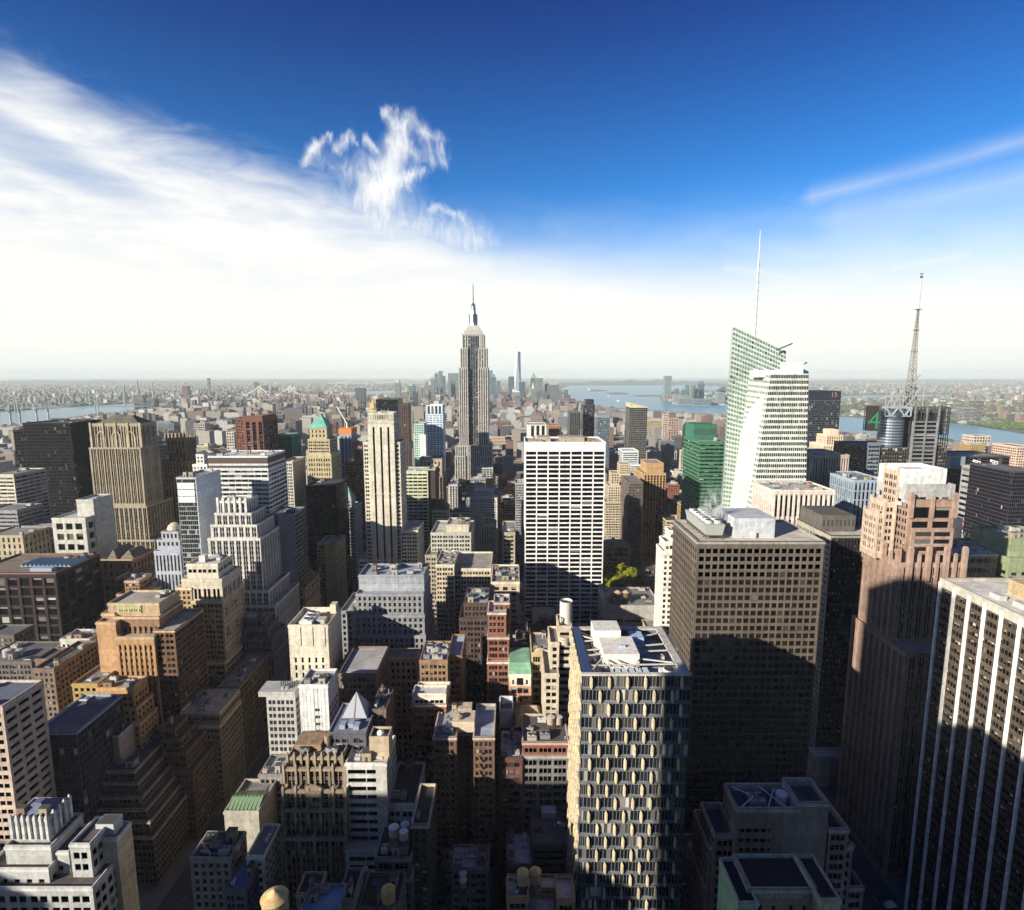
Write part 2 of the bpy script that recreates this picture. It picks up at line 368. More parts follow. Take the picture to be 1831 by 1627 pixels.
    if collect is not None:
        for a0, a1, b0, b1 in zip(W0, W1, V0, V1):
            collect.append((O + a0 * U + b0 * Z - rec * n, U, n, a1 - a0, b1 - b0))
    else:
        flat(W0, W1, V0, V1, rec, glassmat)
        if not lod and rec > .12 and S.get('blinds', .42) > 0:      # roller blinds pulled to different heights, each in a random tone
            k = rng.random(len(W0)) < S.get('blinds', .42)
            if k.any(): hb = rng.choice([.18, .3, .45, .6, .85], k.sum(), p=[.34, .3, .2, .1, .06]) * (V1 - V0)[k]; flat(W0[k] + .06, W1[k] - .06, V1[k] - hb, V1[k] - .03, rec - .03, 3)

def shell(mb, x0, x1, y0, y1, z0, z1, S, lod=0, collect=None, sides=None, para=1.2, rmb=None, glassmat=2):
    """four walls, and a roof deck sunk behind a parapet (roof pieces go to rmb)"""
    Ht = z1 - z0; S2 = S if sides is None else sides
    vis_r, vis_l = x1 < 40, x0 > -40
    facade(mb, (x0, y0, z0), (1, 0, 0), (0, -1, 0), x1 - x0, Ht, S, lod, glassmat, collect)
    facade(mb, (x1, y0, z0), (0, 1, 0), (1, 0, 0), y1 - y0, Ht, S2, lod, glassmat, collect if vis_r else None)
    facade(mb, (x0, y1, z0), (0, -1, 0), (-1, 0, 0), y1 - y0, Ht, S2, lod, glassmat, collect if vis_l else None)
    mb.quads([[(x1, y1, z0), (x0, y1, z0), (x0, y1, z1), (x1, y1, z1)]], 0)
    if rmb is not None:
        t = min(.45, (x1 - x0) * .06); a0, a1, b0, b1 = x0 + t, x1 - t, y0 + t, y1 - t; zd = z1 - para
        rmb.quads([[(a0, b0, zd), (a1, b0, zd), (a1, b1, zd), (a0, b1, zd)]], 0)
        rmb.quads([[(x0, y0, z1), (x1, y0, z1), (a1, b0, z1), (a0, b0, z1)], [(x1, y0, z1), (x1, y1, z1), (a1, b1, z1), (a1, b0, z1)],
                   [(x1, y1, z1), (x0, y1, z1), (a0, b1, z1), (a1, b1, z1)], [(x0, y1, z1), (x0, y0, z1), (a0, b0, z1), (a0, b1, z1)],
                   [(a0, b0, z1), (a1, b0, z1), (a1, b0, zd), (a0, b0, zd)], [(a1, b1, z1), (a0, b1, z1), (a0, b1, zd), (a1, b1, zd)],
                   [(a1, b0, z1), (a1, b1, z1), (a1, b1, zd), (a1, b0, zd)], [(a0, b1, z1), (a0, b0, z1), (a0, b0, zd), (a0, b1, zd)]], 1)
    else: mb.quads([[(x0, y0, z1), (x1, y0, z1), (x1, y1, z1), (x0, y1, z1)]], 0)

def blind_mat():
    if 'blind' in MATS: return MATS['blind']
    m, t, b = new_mat('roller_blind'); a = t.node('ShaderNodeAttribute', attribute_name='rnd').outputs['Fac']
    rp = t.node('ShaderNodeValToRGB'); t.put(rp.inputs[0], a); cr = rp.color_ramp; cr.interpolation = 'CONSTANT'
    st = [(0, (.05, .045, .04)), (.3, (.12, .11, .095)), (.55, (.22, .205, .17)), (.75, (.34, .32, .28)), (.9, (.52, .50, .46))]
    while len(cr.elements) < 5: cr.elements.new(.5)
    for e_, (p, c) in zip(cr.elements, st): e_.position = p; e_.color = (*c, 1)
    t.put(b.inputs['Base Color'], rp.outputs[0]); b.inputs['Roughness'].default_value = .7; MATS['blind'] = m; return m
WIN_MESH = {}
FRAME = lambda: plain('window_frame_paint', (.22, .21, .20), .5)
def window_mesh(wd, ht, gl, var):
    key = (round(wd, 2), round(ht, 2), gl, var)
    if key in WIN_MESH: return WIN_MESH[key]
    mb = MB(); f = min(.09, wd * .08)
    mb.quads([[(0, 0, 0), (wd, 0, 0), (wd, 0, ht), (0, 0, ht)]], 0); mb.r[-1][:] = [.2, .5, .7, .85, .93, .98][var]
    for a, b, c, d_ in ((0, wd, 0, f), (0, wd, ht - f, ht), (0, f, f, ht - f), (wd - f, wd, f, ht - f)) + (((f, wd - f, ht * .5 - f / 2, ht * .5 + f / 2),) if wd < 1.7 else ()):
        mb.quads([[(a, -.06, c), (b, -.06, c), (b, -.06, d_), (a, -.06, d_)], [(a, -.06, d_), (b, -.06, d_), (b, 0, d_), (a, 0, d_)], [(a, 0, c), (a, -.06, c), (a, -.06, d_), (a, 0, d_)], [(b, -.06, c), (b, 0, c), (b, 0, d_), (b, -.06, d_)]], 1)
    tmp = mb.build('window', [glass(gl), FRAME()]); me = tmp.data; bpy.data.objects.remove(tmp)
    WIN_MESH[key] = me; return me

FOOT = []; NICKS = []
def units(root, x0, x1, y0, y1, z, k, seed, big=False):
    """rooftop machinery, each piece a part"""
    r = random.Random(seed); W, Dp = x1 - x0, y1 - y0
    greys = [(.34, .34, .33), (.5, .5, .48), (.22, .22, .22), (.42, .38, .32)]
    cells = [(i, j) for i in range(3) for j in range(3)]; r.shuffle(cells)
    for q in range(min(k, 9)):
        i, j = cells[q]; cx = x0 + W * (i + .5 + r.uniform(-.18, .18)) / 3; cy_ = y0 + Dp * (j + .5 + r.uniform(-.18, .18)) / 3
        sx, sy = min(W / 3 * .8, r.uniform(2.2, 5.5)) / 2, min(Dp / 3 * .8, r.uniform(2, 5)) / 2; mb = MB(); t = r.random(); mat = plain('rooftop_metal', r.choice(greys), .55)
        if t < .4:
            h = r.uniform(1.5, 2.6); mb.box(cx - sx, cx + sx, cy_ - sy, cy_ + sy, z + .4, z + h)
            for a in (-.5, .5): mb.frustum(cx + a * sx, cy_, z + h, z + h + .5, min(sx * .4, sy * .7), min(sx * .4, sy * .7), 10, 0, 1)
            for a in (-1, 1): mb.box(cx + a * sx * .8 - .15, cx + a * sx * .8 + .15, cy_ - sy, cy_ + sy, z, z + .4, 1)
            mb.build('rooftop_unit', [mat, plain('dark_louvre', (.05, .05, .05), .7)], root)
        elif t < .7:
            h = r.uniform(2.6, 4.2); mb.box(cx - sx, cx + sx, cy_ - sy, cy_ + sy, z, z + h).box(cx - sx - .15, cx + sx + .15, cy_ - sy - .15, cy_ + sy + .15, z + h, z + h + .25, 0, 1)
            mb.box(cx - .5, cx + .5, cy_ - sy - .05, cy_ - sy, z, z + 2.1, 1)
            mb.build('bulkhead', [wall(r.choice([(.35, .28, .2), (.4, .38, .34), (.28, .17, .12)])), plain('tar', (.06, .06, .06), .9)], root)
        elif t < .88:
            mb.box(cx - sx, cx + sx, cy_ - .4, cy_ + .4, z + .5, z + 1.3).box(cx - .4, cx + .4, cy_ + .4, cy_ + sy * 1.4, z + .5, z + 1.3).box(cx + sx - .8, cx + sx, cy_ - .41, cy_ + .41, z, z + .5)
            mb.build('duct', [mat], root)
        else:
            mb.box(cx - sx, cx + sx, cy_ - sy, cy_ + sy, z, z + .5).hip(cx - sx, cx + sx, cy_ - sy, cy_ + sy, z + .5, z + 1.4, .6, 0, 1)
            mb.build('skylight', [mat, glass('blue')], root)

def pipes(root, x0, x1, y0, y1, z, seed):
    r = random.Random(seed * 7 + 1); m = plain('roof_pipe', (.30, .29, .27), .6)
    for _ in range(2):
        xa, ya = r.uniform(x0, x1), r.uniform(y0, y1); xb, yb = r.uniform(x0, x1), r.uniform(y0, y1); mb = MB(); zz = z + r.uniform(.25, .6)
        mb.bar((xa, ya, zz), (xb, ya, zz), .14).bar((xb, ya, zz), (xb, yb, zz), .14).bar((xb, yb, zz), (xb, yb, z), .14); mb.build('pipe', [m], root)
    for _ in range(3):
        xa, ya, h = r.uniform(x0, x1), r.uniform(y0, y1), r.uniform(.8, 2.0); mb = MB(); mb.frustum(xa, ya, z, z + h, .28, .28, 8, 0, 0).frustum(xa, ya, z + h, z + h + .35, .5, .1, 8, 0); mb.build('roof_vent', [m], root)
    xa, ya = r.uniform(x0, x1), r.uniform(y0, y1); mb = MB(); mb.bar((xa, ya, z), (xa, ya, z + r.uniform(4, 7)), .09).bar((xa - .8, ya, z + 3.2), (xa + .8, ya, z + 3.2), .06); mb.build('aerial', [m], root)
def bld(name, label, cat, nick, tiers, style='punch', col=(.4, .33, .24), gl='dark', roof=(.22, .21, .2), trim=None, spand=None, sides=None,
        parts=0, kit=None, group=None, para=1.2, zmin=0.0, pent=None, noroof=False, finish=None):
    """tiers: (left px, right px, top px, distance m, depth m[, style, colour]) from the top block down; every block is a part"""
    ws = []
    for q, T in enumerate(tiers):
        xl, xr, yt, D, dd = T[:5]; a, b = at(xl, yt, D), at(xr, yt, D)
        ws.append((a.x, b.x, D, D + dd, a.z))
    x0 = min(t[0] for t in ws); x1 = max(t[1] for t in ws); y0 = min(t[2] for t in ws); y1 = max(t[3] for t in ws)
    root = thing(name, label, cat, ((x0 + x1) / 2, (y0 + y1) / 2, 0), group)
    FOOT.append((x0, x1, y0, y1, name)); NICKS.append((root, nick, ws))
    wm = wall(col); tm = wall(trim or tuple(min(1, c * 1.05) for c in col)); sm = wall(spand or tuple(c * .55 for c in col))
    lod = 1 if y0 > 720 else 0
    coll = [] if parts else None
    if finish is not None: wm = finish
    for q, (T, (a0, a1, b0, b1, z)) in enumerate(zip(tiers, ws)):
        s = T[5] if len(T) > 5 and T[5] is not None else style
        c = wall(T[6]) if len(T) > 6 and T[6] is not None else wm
        S = STY[s] if isinstance(s, str) else s
        s2 = STY[sides] if isinstance(sides, str) else (sides if sides is not None else S)
        # stop where a lower block takes over
        zb = zmin
        for (c0, c1, d0, d1, zz) in ws[q + 1:]:
            if c0 <= a0 + .01 and c1 >= a1 - .01 and d0 <= b0 + .01 and d1 >= b1 - .01 and zz < z: zb = max(zb, zz - 1.5)
        mb, rb = MB(), MB()
        shell(mb, a0, a1, b0, b1, zb, z, S, lod, coll, s2, para, None if noroof else rb)
        nm = 'tower' if q == 0 else ('podium' if q == len(tiers) - 1 and z < 70 else 'setback')
        mb.build(nm, [c, sm, glass(gl)], root); ro = rb.build('roof', [roofing(roof), tm], root)
        if q == 0: roof0 = ro
        if not noroof and y0 < 720:
            cm = MB(); cm.box(a0 - .25, a1 + .25, b0 - .25, b0, z - 1.6, z - .5).box(a1, a1 + .25, b0, b1, z - 1.6, z - .5).box(a0 - .25, a0, b0, b1, z - 1.6, z - .5)
            cm.build('cornice', [tm], root)
    if coll:
        vis = []
        for p, U, n, wd, ht in coll:
            c = p + U * wd / 2 + np.array([0, 0, ht / 2]); s = proj(c)
            if s and -5 < s[0] < 1836 and -5 < s[1] < 1632: vis.append((c[2], (p, U, n, wd, ht)))
        vis.sort(key=lambda t: -t[0]); vis = [t[1] for t in vis]
        keep = vis[:parts]; kid = {id(t) for t in keep}; rest = [t for t in coll if id(t) not in kid]
        for p, U, n, wd, ht in keep:
            o = bpy.data.objects.new('window', window_mesh(wd, ht, gl, random.choice([0, 0, 0, 1, 1, 2, 2, 3, 4, 5]))); C.objects.link(o)
            o.parent = root; o.location = Vector(p) - root.location; o.rotation_euler = (0, 0, math.atan2(U[1], U[0]))
        if rest:
            gm = MB(); gm.quads([[p, p + U * wd, p + U * wd + np.array([0, 0, ht]), p + np.array([0, 0, ht])] for p, U, n, wd, ht in rest])
            gm.build('glazing', [glass(gl)], root, 'stuff')
    a0, a1, b0, b1, z = ws[0]
    if pent:   # plain machine room on the top block: fractions of the roof, height
        f0, f1, g0, g1, ph, pc = pent
        pm = MB(); X0, X1, Y0, Y1 = a0 + (a1 - a0) * f0, a0 + (a1 - a0) * f1, b0 + (b1 - b0) * g0, b0 + (b1 - b0) * g1
        pm.box(X0, X1, Y0, Y1, z - para, z + ph, 0, 1); n = max(2, int((X1 - X0) / 2.5))
        for i in range(n): pm.box(X0 + (X1 - X0) * (i + .25) / n, X0 + (X1 - X0) * (i + .75) / n, Y0 - .06, Y0, z + ph * .25, z + ph * .7, 2)
        pm.build('penthouse', [wall(pc), roofing(tuple(min(.7, c * .9) for c in pc)), plain('dark_louvre', (.05, .05, .05), .7)], root)
    k = kit if kit is not None else (7 if y0 < 330 else 5 if y0 < 480 else 2 if y0 < 720 else 0)
    if k >= 5 and not noroof: pipes(roof0, a0 + 1, a1 - 1, b0 + 1, b1 - 1, z - para, len(FOOT))
    if k and not noroof: units(roof0, a0 + 1.2, a1 - 1.2, b0 + 1.2, b1 - 1.2, z - para, k, len(FOOT))
    return root, ws
TAN, CREAM, GREY, WHITE = (.40, .30, .19), (.52, .46, .35), (.33, .33, .34), (.72, .71, .68)
BRICK, ORANGE, BROWN, DARK = (.24, .085, .055), (.44, .235, .105), (.16, .10, .07), (.035, .033, .036)
PINK, LIME, MAROON = (.33, .225, .175), (.46, .43, .36), (.10, .055, .05)
STEEL = lambda: plain('painted_steel', (.45, .45, .44), .5)

# ================================================================== towers on the west side of the avenue at the right
# dark office block with the cooling towers on its roof
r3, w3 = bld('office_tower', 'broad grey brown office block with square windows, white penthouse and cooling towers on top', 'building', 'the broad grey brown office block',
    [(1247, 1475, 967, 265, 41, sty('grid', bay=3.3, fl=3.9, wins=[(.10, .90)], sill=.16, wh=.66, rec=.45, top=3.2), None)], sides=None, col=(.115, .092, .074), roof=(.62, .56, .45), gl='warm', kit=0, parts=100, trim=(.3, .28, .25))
(a0, a1, b0, b1, z) = w3[0]; zr = z - 1.2
pm = MB(); X0, X1, Y0, Y1 = a0 + 21, a0 + 41, b0 + 9, b0 + 31; pm.box(X0, X1, Y0, Y1, zr, zr + 10).box(X0 + 11, X0 + 12.2, Y0 - .06, Y0, zr, zr + 2.6, 1)
pm.build('penthouse', [wall((.46, .47, .49)), plain('dark_louvre', (.05, .05, .05), .7)], r3)
u = at(1278, 950, 272); cm = MB(); cx0, cx1 = a0 + 6.5, a0 + 14.5
cm.hip(cx0, cx1, b0 + 7, b0 + 38, zr + 2, zr + 7.5, 1.25, 1.04, 0)
for i in range(9): cm.bar((cx0, b0 + 7 + i * 3.8, zr), (cx0, b0 + 7 + i * 3.8, zr + 2.2), .18, 1).bar((cx1, b0 + 7 + i * 3.8, zr), (cx1, b0 + 7 + i * 3.8, zr + 2.2), .18, 1)
cm.box(cx0 - .6, cx1 + .6, b0 + 6.4, b0 + 38.6, zr + 1.5, zr + 2.0, 1)
ct = cm.build('cooling_tower', [plain('galvanised_panel', (.36, .38, .35), .5), plain('dark_steel', (.07, .06, .05), .6)], r3)
for i in range(6):
    fm = MB(); fm.frustum((cx0 + cx1) / 2 - 2, b0 + 10 + i * 5, zr + 7.5, zr + 9, 2.0, 1.7, 14, 0, 1).frustum((cx0 + cx1) / 2 + 2.4, b0 + 10 + i * 5, zr + 7.5, zr + 9, 2.0, 1.7, 14, 0, 1); fm.build('fan_stack', [STEEL(), plain('dark_louvre', (.05, .05, .05), .7)], ct)

# black tower behind it with a ledge at its foot
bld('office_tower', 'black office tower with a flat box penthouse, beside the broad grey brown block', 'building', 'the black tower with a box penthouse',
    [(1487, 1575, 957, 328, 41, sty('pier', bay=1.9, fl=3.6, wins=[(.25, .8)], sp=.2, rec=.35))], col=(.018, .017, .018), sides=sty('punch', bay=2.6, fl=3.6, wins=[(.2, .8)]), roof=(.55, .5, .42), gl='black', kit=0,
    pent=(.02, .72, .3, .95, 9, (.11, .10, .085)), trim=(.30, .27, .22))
mb = MB(); a = at(1446, 1338, 326); mb.box(a.x, a.x + 30, 318, 327.5, a.z - 2, a.z); mb.box(a.x, a.x + 30, 319, 327.5, 0, a.z - 2.01)
rootled = NICKS[-1][0]; mb.build('ledge', [wall((.5, .44, .34))], rootled)
# left face of that tower has a paler wall with windows
(xw0, xw1, yw0, yw1, zw) = NICKS[-1][2][0]
mb = MB(); facade(mb, (xw0 - .35, yw1, 0), (0, -1, 0), (-1, 0, 0), yw1 - yw0, zw - 1, sty('pair', bay=4.1, fl=3.6), 0); mb.quads([[(xw0 - .35, yw0, 0), (xw0, yw0, 0), (xw0, yw0, zw - 1), (xw0 - .35, yw0, zw - 1)]]); mb.build('side_wall', [wall((.40, .36, .28)), wall((.3, .27, .2)), glass('black')], rootled)

# white pier slab at the right edge
(xr, zr1) = (at(1682, 1035, 237).x, at(1682, 1035, 237).z)
FOOT.append((xr, xr + 60, 95, 237, 'slab'))
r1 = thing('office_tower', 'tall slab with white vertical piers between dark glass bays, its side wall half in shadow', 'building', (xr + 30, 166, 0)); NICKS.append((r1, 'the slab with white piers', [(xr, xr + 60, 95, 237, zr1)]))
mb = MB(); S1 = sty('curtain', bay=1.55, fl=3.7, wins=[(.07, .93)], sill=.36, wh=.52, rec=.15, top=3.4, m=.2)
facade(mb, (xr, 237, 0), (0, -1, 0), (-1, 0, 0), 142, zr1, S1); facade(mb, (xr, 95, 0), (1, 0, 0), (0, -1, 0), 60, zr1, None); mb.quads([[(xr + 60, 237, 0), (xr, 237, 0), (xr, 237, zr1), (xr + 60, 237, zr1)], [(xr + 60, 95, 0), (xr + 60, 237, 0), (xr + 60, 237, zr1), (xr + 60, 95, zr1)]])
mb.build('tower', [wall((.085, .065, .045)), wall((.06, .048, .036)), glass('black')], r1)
mb = MB(); mb.box(xr - .3, xr + 1, 95, 237, zr1 - 3.2, zr1 + .6); mb.build('cornice', [wall((.42, .40, .33))], r1)
mb = MB(); mb.quads([[(xr + 1, 95, zr1 - .6), (xr + 60, 95, zr1 - .6), (xr + 60, 237, zr1 - .6), (xr + 1, 237, zr1 - .6)]]); mb.box(xr + 1, xr + 60, 236, 237, zr1 - .6, zr1 + .6, 1); mb.build('roof', [roofing((.66, .63, .56)), wall((.34, .30, .25))], r1)
mb = MB(); mb.box(xr + 16, xr + 52, 195, 222, zr1 - .6, zr1 + 5.5).box(xr + 18.5, xr + 20, 194.95, 195, zr1, zr1 + 2.2, 1); mb.build('penthouse', [wall((.45, .34, .2)), plain('dark_louvre', (.05, .05, .05), .7)], r1)
for i in range(4): mb = MB(); mb.box(xr + 6 + 1.5 * i, xr + 9 + 1.5 * i, 214 - 9 * i, 219 - 9 * i, zr1 - .6, zr1 + 1.4); mb.build('rooftop_unit', [STEEL()], r1)
bayd = 7.8
for i in range(19):
    y = 236.3 - i * bayd
    if y < 96: break
    mb = MB(); mb.box(xr - .9, xr, y - .48, y + .48, 0, zr1 - .9); mb.build('pier', [wall((.80, .76, .72), var=.1, streak=.15)], r1)

# pink brown stepped tower with pinnacles
dm, g = 1.1, 1.1
r2 = thing('office_tower', 'pink stone stepped skyscraper with pinnacles along its setbacks and a white box on top', 'building', (230, 280, 0))
px_lo = [(1610, 1740, 1167, 255, 43), (1609, 1722, 1006, 268, 29)]
lo0, lo1 = at(1610, 1167, 255), at(1740, 1167, 255); mi0, mi1 = at(1609, 1006, 268), at(1724, 1006, 268)
xL = max(lo0.x, 186.5); FOOT.append((xL, lo1.x + 5, 255, 300, 'pinnacle tower')); NICKS.append((r2, 'the pink stepped tower', [(xL, lo1.x, 255, 300, mi0.z)]))
PK = wall(PINK); PKd = wall((.075, .055, .048)); SP2 = sty('strip', bay=4.4, fl=3.7, wins=[(.36, .66), (.70, .98)], sill=.2, wh=.62, rec=.8, sp=.7, top=2.5)
def block(nm, x0, x1, y0, y1, z0, z1, S=SP2, m=None, sm=None, gl_='black', rf=(.4, .34, .28), root=r2, sides=None, para=1.2, trim=None):
    mb, rb = MB(), MB(); shell(mb, x0, x1, y0, y1, z0, z1, S, 0, None, sides, para, rb)
    o = mb.build(nm, [m or PK, sm or PKd, glass(gl_)], root); rb.build('roof', [roofing(rf), trim or m or PK], root); return o
block('podium', xL, lo1.x + 6, 255, 298, 0, lo0.z); block('setback', mi0.x, mi1.x, 268, 297, lo0.z - 2, mi0.z)
def pins(x0, x1, y, z, n, h, axis='x'):
    for i in range(n):
        t = i / max(1, n - 1); mb = MB()
        px, py = (x0 + (x1 - x0) * t, y) if axis == 'x' else (x0, y + (x1) * t)
        w_ = .95 if i % 2 == 0 else .6; hh = h if i % 2 == 0 else h * .55
        mb.box(px - w_, px + w_, py - w_, py + w_, z - 9, z + hh).hip(px - w_, px + w_, py - w_, py + w_, z + hh, z + hh + .9, .5, .5); mb.build('pinnacle', [PK], r2)
pins(mi0.x + 4.5, mi1.x - .5, 267.4, mi0.z, 7, 7.5); pins(mi0.x - .4, 27, 269, mi0.z, 6, 6, 'y')
t0, t1 = at(1627, 893, 272), at(1709, 893, 272)
block('tower', t0.x, t1.x, 272, 294, mi0.z - 2, t0.z, ST(9.3, 7.2, [(.1, .92)], .12, .76, .7, 0, 1.2, 3.0), m=wall((.30, .20, .145)), sides=sty('pair', bay=4.2, fl=3.7))
pins(t0.x + .6, t1.x - .6, 271.6, t0.z, 3, 2.6)
mb = MB(); f0 = at(1633, 945, 270.5); f1 = at(1706, 945, 270.5); facade(mb, (f0.x, 270.5, mi0.z - 2), (1, 0, 0), (0, -1, 0), f1.x - f0.x, f0.z - mi0.z + 2, ST(8.2, 3.7, [(.06, .94)], .3, .6, .4, 0, .8, 1.4)); mb.box(f0.x, f1.x, 271.2, 272, mi0.z - 2, f0.z); mb.build('bay', [PK, PKd, glass('dark')], r2)
s0, s1 = at(1620, 866, 274), at(1709, 866, 274); block('setback', s0.x, s1.x, 274, 296, t0.z - 2, s0.z, ST(10, 9.5, [(.12, .46), (.54, .88)], .1, .5, .5, 0, 1, 2.6), m=wall((.42, .41, .39)))
c0, c1 = at(1617, 838, 276), at(1694, 838, 276); block('penthouse', c0.x, c1.x, 276, 295, s0.z - 2, c0.z, None, m=wall((.62, .62, .60)), rf=(.6, .56, .48), para=2)
e0 = at(1592, 838, 286); SH = wall((.48, .37, .28))
for k_, (xa, xb, ya, yb, zz) in enumerate(((e0.x, c0.x - .05, 279, 290, e0.z), (e0.x - 4.5, e0.x - .05, 280, 292, e0.z - 16), (e0.x - 7, e0.x - 4.55, 281, 293, e0.z - 22))):
    block('shoulder', xa, xb, ya, yb, mi0.z - 2, zz, sty('pair', bay=3.4, fl=3.7), m=SH, sides=sty('pair', bay=3.6, fl=3.7, wins=[(.14, .42), (.56, .84)]))
    for yy in (ya + .4, yb - .4): mb = MB(); mb.box(xa - .5, xa + .3, yy - .6, yy + .6, mi0.z - 2, zz + 1.6); mb.build('pinnacle', [SH], r2)

# white pier box on the avenue behind the black tower
bld('office_tower', 'low white box with thick piers and cluttered roof, below the glass crystal tower', 'building', 'the white pier box',
    [(1382, 1493, 876, 406, 35, sty('strip', bay=3.5, fl=18, wins=[(.40, .98)], sill=.08, wh=.86, rec=.9, sp=.85, top=3.4))], col=(.60, .52, .46), gl='black', kit=8, roof=(.45, .42, .38))

# faceted glass crystal tower with a spire
rb_ = thing('glass_skyscraper', 'tallest pale glass skyscraper with faceted crystal top and a white spire', 'building', (225, 500, 0)); NICKS.append((rb_, 'the glass crystal tower', [(190, 262, 472, 540, 230)])); FOOT.append((186, 270, 470, 545, 'crystal'))
def facet(mb, p, rows, bay=2.9, gm=2, hgt=.58, wf=.74):
    """pane grid on a sloping quad p = bottom left, bottom right, top right, top left"""
    p = [np.array(q, float) for q in p]; nn = np.cross(p[1] - p[0], p[3] - p[0]); nn /= np.linalg.norm(nn)
    Wd = max(np.linalg.norm(p[1] - p[0]), np.linalg.norm(p[2] - p[3])); nb = max(1, int(Wd / bay)); nr = rows
    mb.quads([p], 0)
    P = lambda s, t: (p[0] * (1 - s) * (1 - t) + p[1] * s * (1 - t) + p[2] * s * t + p[3] * (1 - s) * t) + nn * .12
    q = []
    for j in range(nr):
        for i in range(nb):
            s0_, s1_ = (i + .5 - wf / 2) / nb, (i + .5 + wf / 2) / nb; t0_, t1_ = (j + .5 - hgt / 2) / nr, (j + .5 + hgt / 2) / nr
            q.append([P(s0_, t0_), P(s1_, t0_), P(s1_, t1_), P(s0_, t1_)])
    mb.quads(q, gm)
A = lambda x, y, D: np.array(at(x, y, D))
D0, D1 = 474, 536
fl_b, fl_m, fr_b, fr_t = A(1352, 1000, D0), A(1378, 668, D0 + 2), A(1447, 1000, D0), A(1446, 668, D0 + 2)
bl_b, bl_t = A(1281, 1000, D1), A(1330, 664, D1 - 12)
for v in (fl_b, fr_b, bl_b): v[2] = 0
fl_b[0] = 192; bl_b[0] = 186
mb = MB(); nrow = 54
facet(mb, [fl_b, fr_b, fr_t, fl_m], nrow, 2.7)
mb.build('front_facet', [wall((.62, .64, .56)), wall((.4, .4, .4)), glass('dark')], rb_)
mb = MB(); facet(mb, [bl_b, fl_b, fl_m, bl_t], nrow, 3.4, hgt=.46); mb.build('side_facet', [wall((.56, .56, .50)), wall((.4, .4, .4)), glass('pale')], rb_)
br_t = np.array([fr_t[0], D1, fr_t[2]]); br_b = np.array([fr_b[0], D1, 0.0])
mb = MB(); mb.quads([[fr_b, br_b, br_t, fr_t], [fl_m, fr_t, br_t, bl_t], [br_b, bl_b, bl_t, br_t]]); mb.build('rear_wall', [wall((.5, .52, .48))], rb_)
mb = MB(); v = A(1420, 655, D0 + 12); mb.box(A(1352, 660, D0 + 14)[0], v[0] - 7, D0 + 10, D0 + 26, fr_t[2] - 3, fr_t[2] + 3).box(v[0] - 7, v[0] + 6, D0 + 8, D0 + 22, fr_t[2] - 3, A(1400, 648, D0 + 10)[2]); mb.build('penthouse', [wall((.74, .74, .72))], rb_)
# rear crystal with the slanted top
k0, k1 = A(1311, 583, D1 - 24), A(1406, 628, D1 - 24); kb0, kb1 = A(1311, 700, D1 - 24), A(1407, 700, D1 - 24)
kl = k0.copy(); kl[1] = D1 + 10; kl[0] = k0[0] * (D1 + 10) / (D1 - 24) - 1.2
base0 = np.array([k0[0] - 2.5, k0[1], 60.0]); base1 = np.array([k1[0] + 3, k1[1], 60.0])
mb = MB(); facet(mb, [base0, base1, k1, k0], 56, 2.6, hgt=.6, wf=.78); mb.build('crystal_facet', [wall((.50, .56, .50), .4), wall((.4, .4, .4)), glass('pale')], rb_)
mb = MB(); bl2 = base0.copy(); bl2[1] = D1 + 12; bl2[0] = base0[0] * (D1 + 12) / (D1 - 24) - 1.5
facet(mb, [bl2, base0, k0, kl], 56, 3.0, hgt=.55); br2 = base1.copy(); br2[1] = D1 + 12; kr = k1.copy(); kr[1] = D1 + 10; mb.quads([[base1, br2, kr, k1], [br2, bl2, kl, kr], [k0, k1, kr, kl]])
mb.build('crystal_side', [wall((.50, .56, .50), .5), wall((.4, .4, .4)), glass('pale')], rb_)
sc0 = A(1446, 650, D0 + 20); mb = MB(); pa, pb, pc_ = A(1406, 690, D0 + 30), A(1446, 690, D0 + 30), A(1446, 651, D0 + 30); pd = A(1406, 664, D0 + 30)
mb.quads([[pa, pb, pc_, pd]]); mb.quads([[pa + [0, .6, 0], pd + [0, .6, 0], pc_ + [0, .6, 0], pb + [0, .6, 0]]]); mb.build('glass_screen', [plain('screen_glass', (.50, .62, .56), .2)], rb_)
for (xa, ya, xb, yb) in ((1388, 626, 1417, 614), (1408, 664, 1443, 648)):
    mb = MB(); mb.bar(A(xa, ya, D0 + 34), A(xb, yb, D0 + 34), .5); mb.build('maintenance_boom', [plain('dark_steel', (.07, .06, .05), .6)], rb_)
spb, spt = A(1349, 601, D1 - 16), A(1353, 411, D1 - 16); mb = MB(); h = spt[2] - spb[2]; cxs, cys = spb[0], spb[1]
mb.frustum(cxs, cys, spb[2] - 14, spb[2] + h * .72, 1.25, .95, 8, 0); mb.frustum(cxs, cys, spb[2] + h * .72, spb[2] + h, 0.6, .3, 8, 0, 0)
for i in range(9): mb.frustum(cxs, cys, spb[2] + h * .08 * (i + .4), spb[2] + h * .08 * (i + .4) + .7, 1.6, 1.6, 8, 1, 1)
mb.build('spire', [plain('spire_white', (.55, .52, .52), .5), plain('spire_ring', (.4, .4, .4), .5)], rb_)

# green glass block
bld('office_tower', 'bright green glass office block with a green roof box, left of the crystal tower', 'building', 'the green glass block',
    [(1252, 1296, 789, 570, 55, sty('bandw', bay=5, fl=3.9, sill=.34, wh=.42, m=.4, top=2.5), (.055, .16, .09))], col=(.055, .155, .09), gl='black', roof=(.3, .28, .24), pent=(.02, .98, .4, .95, 15, (.035, .16, .095)))

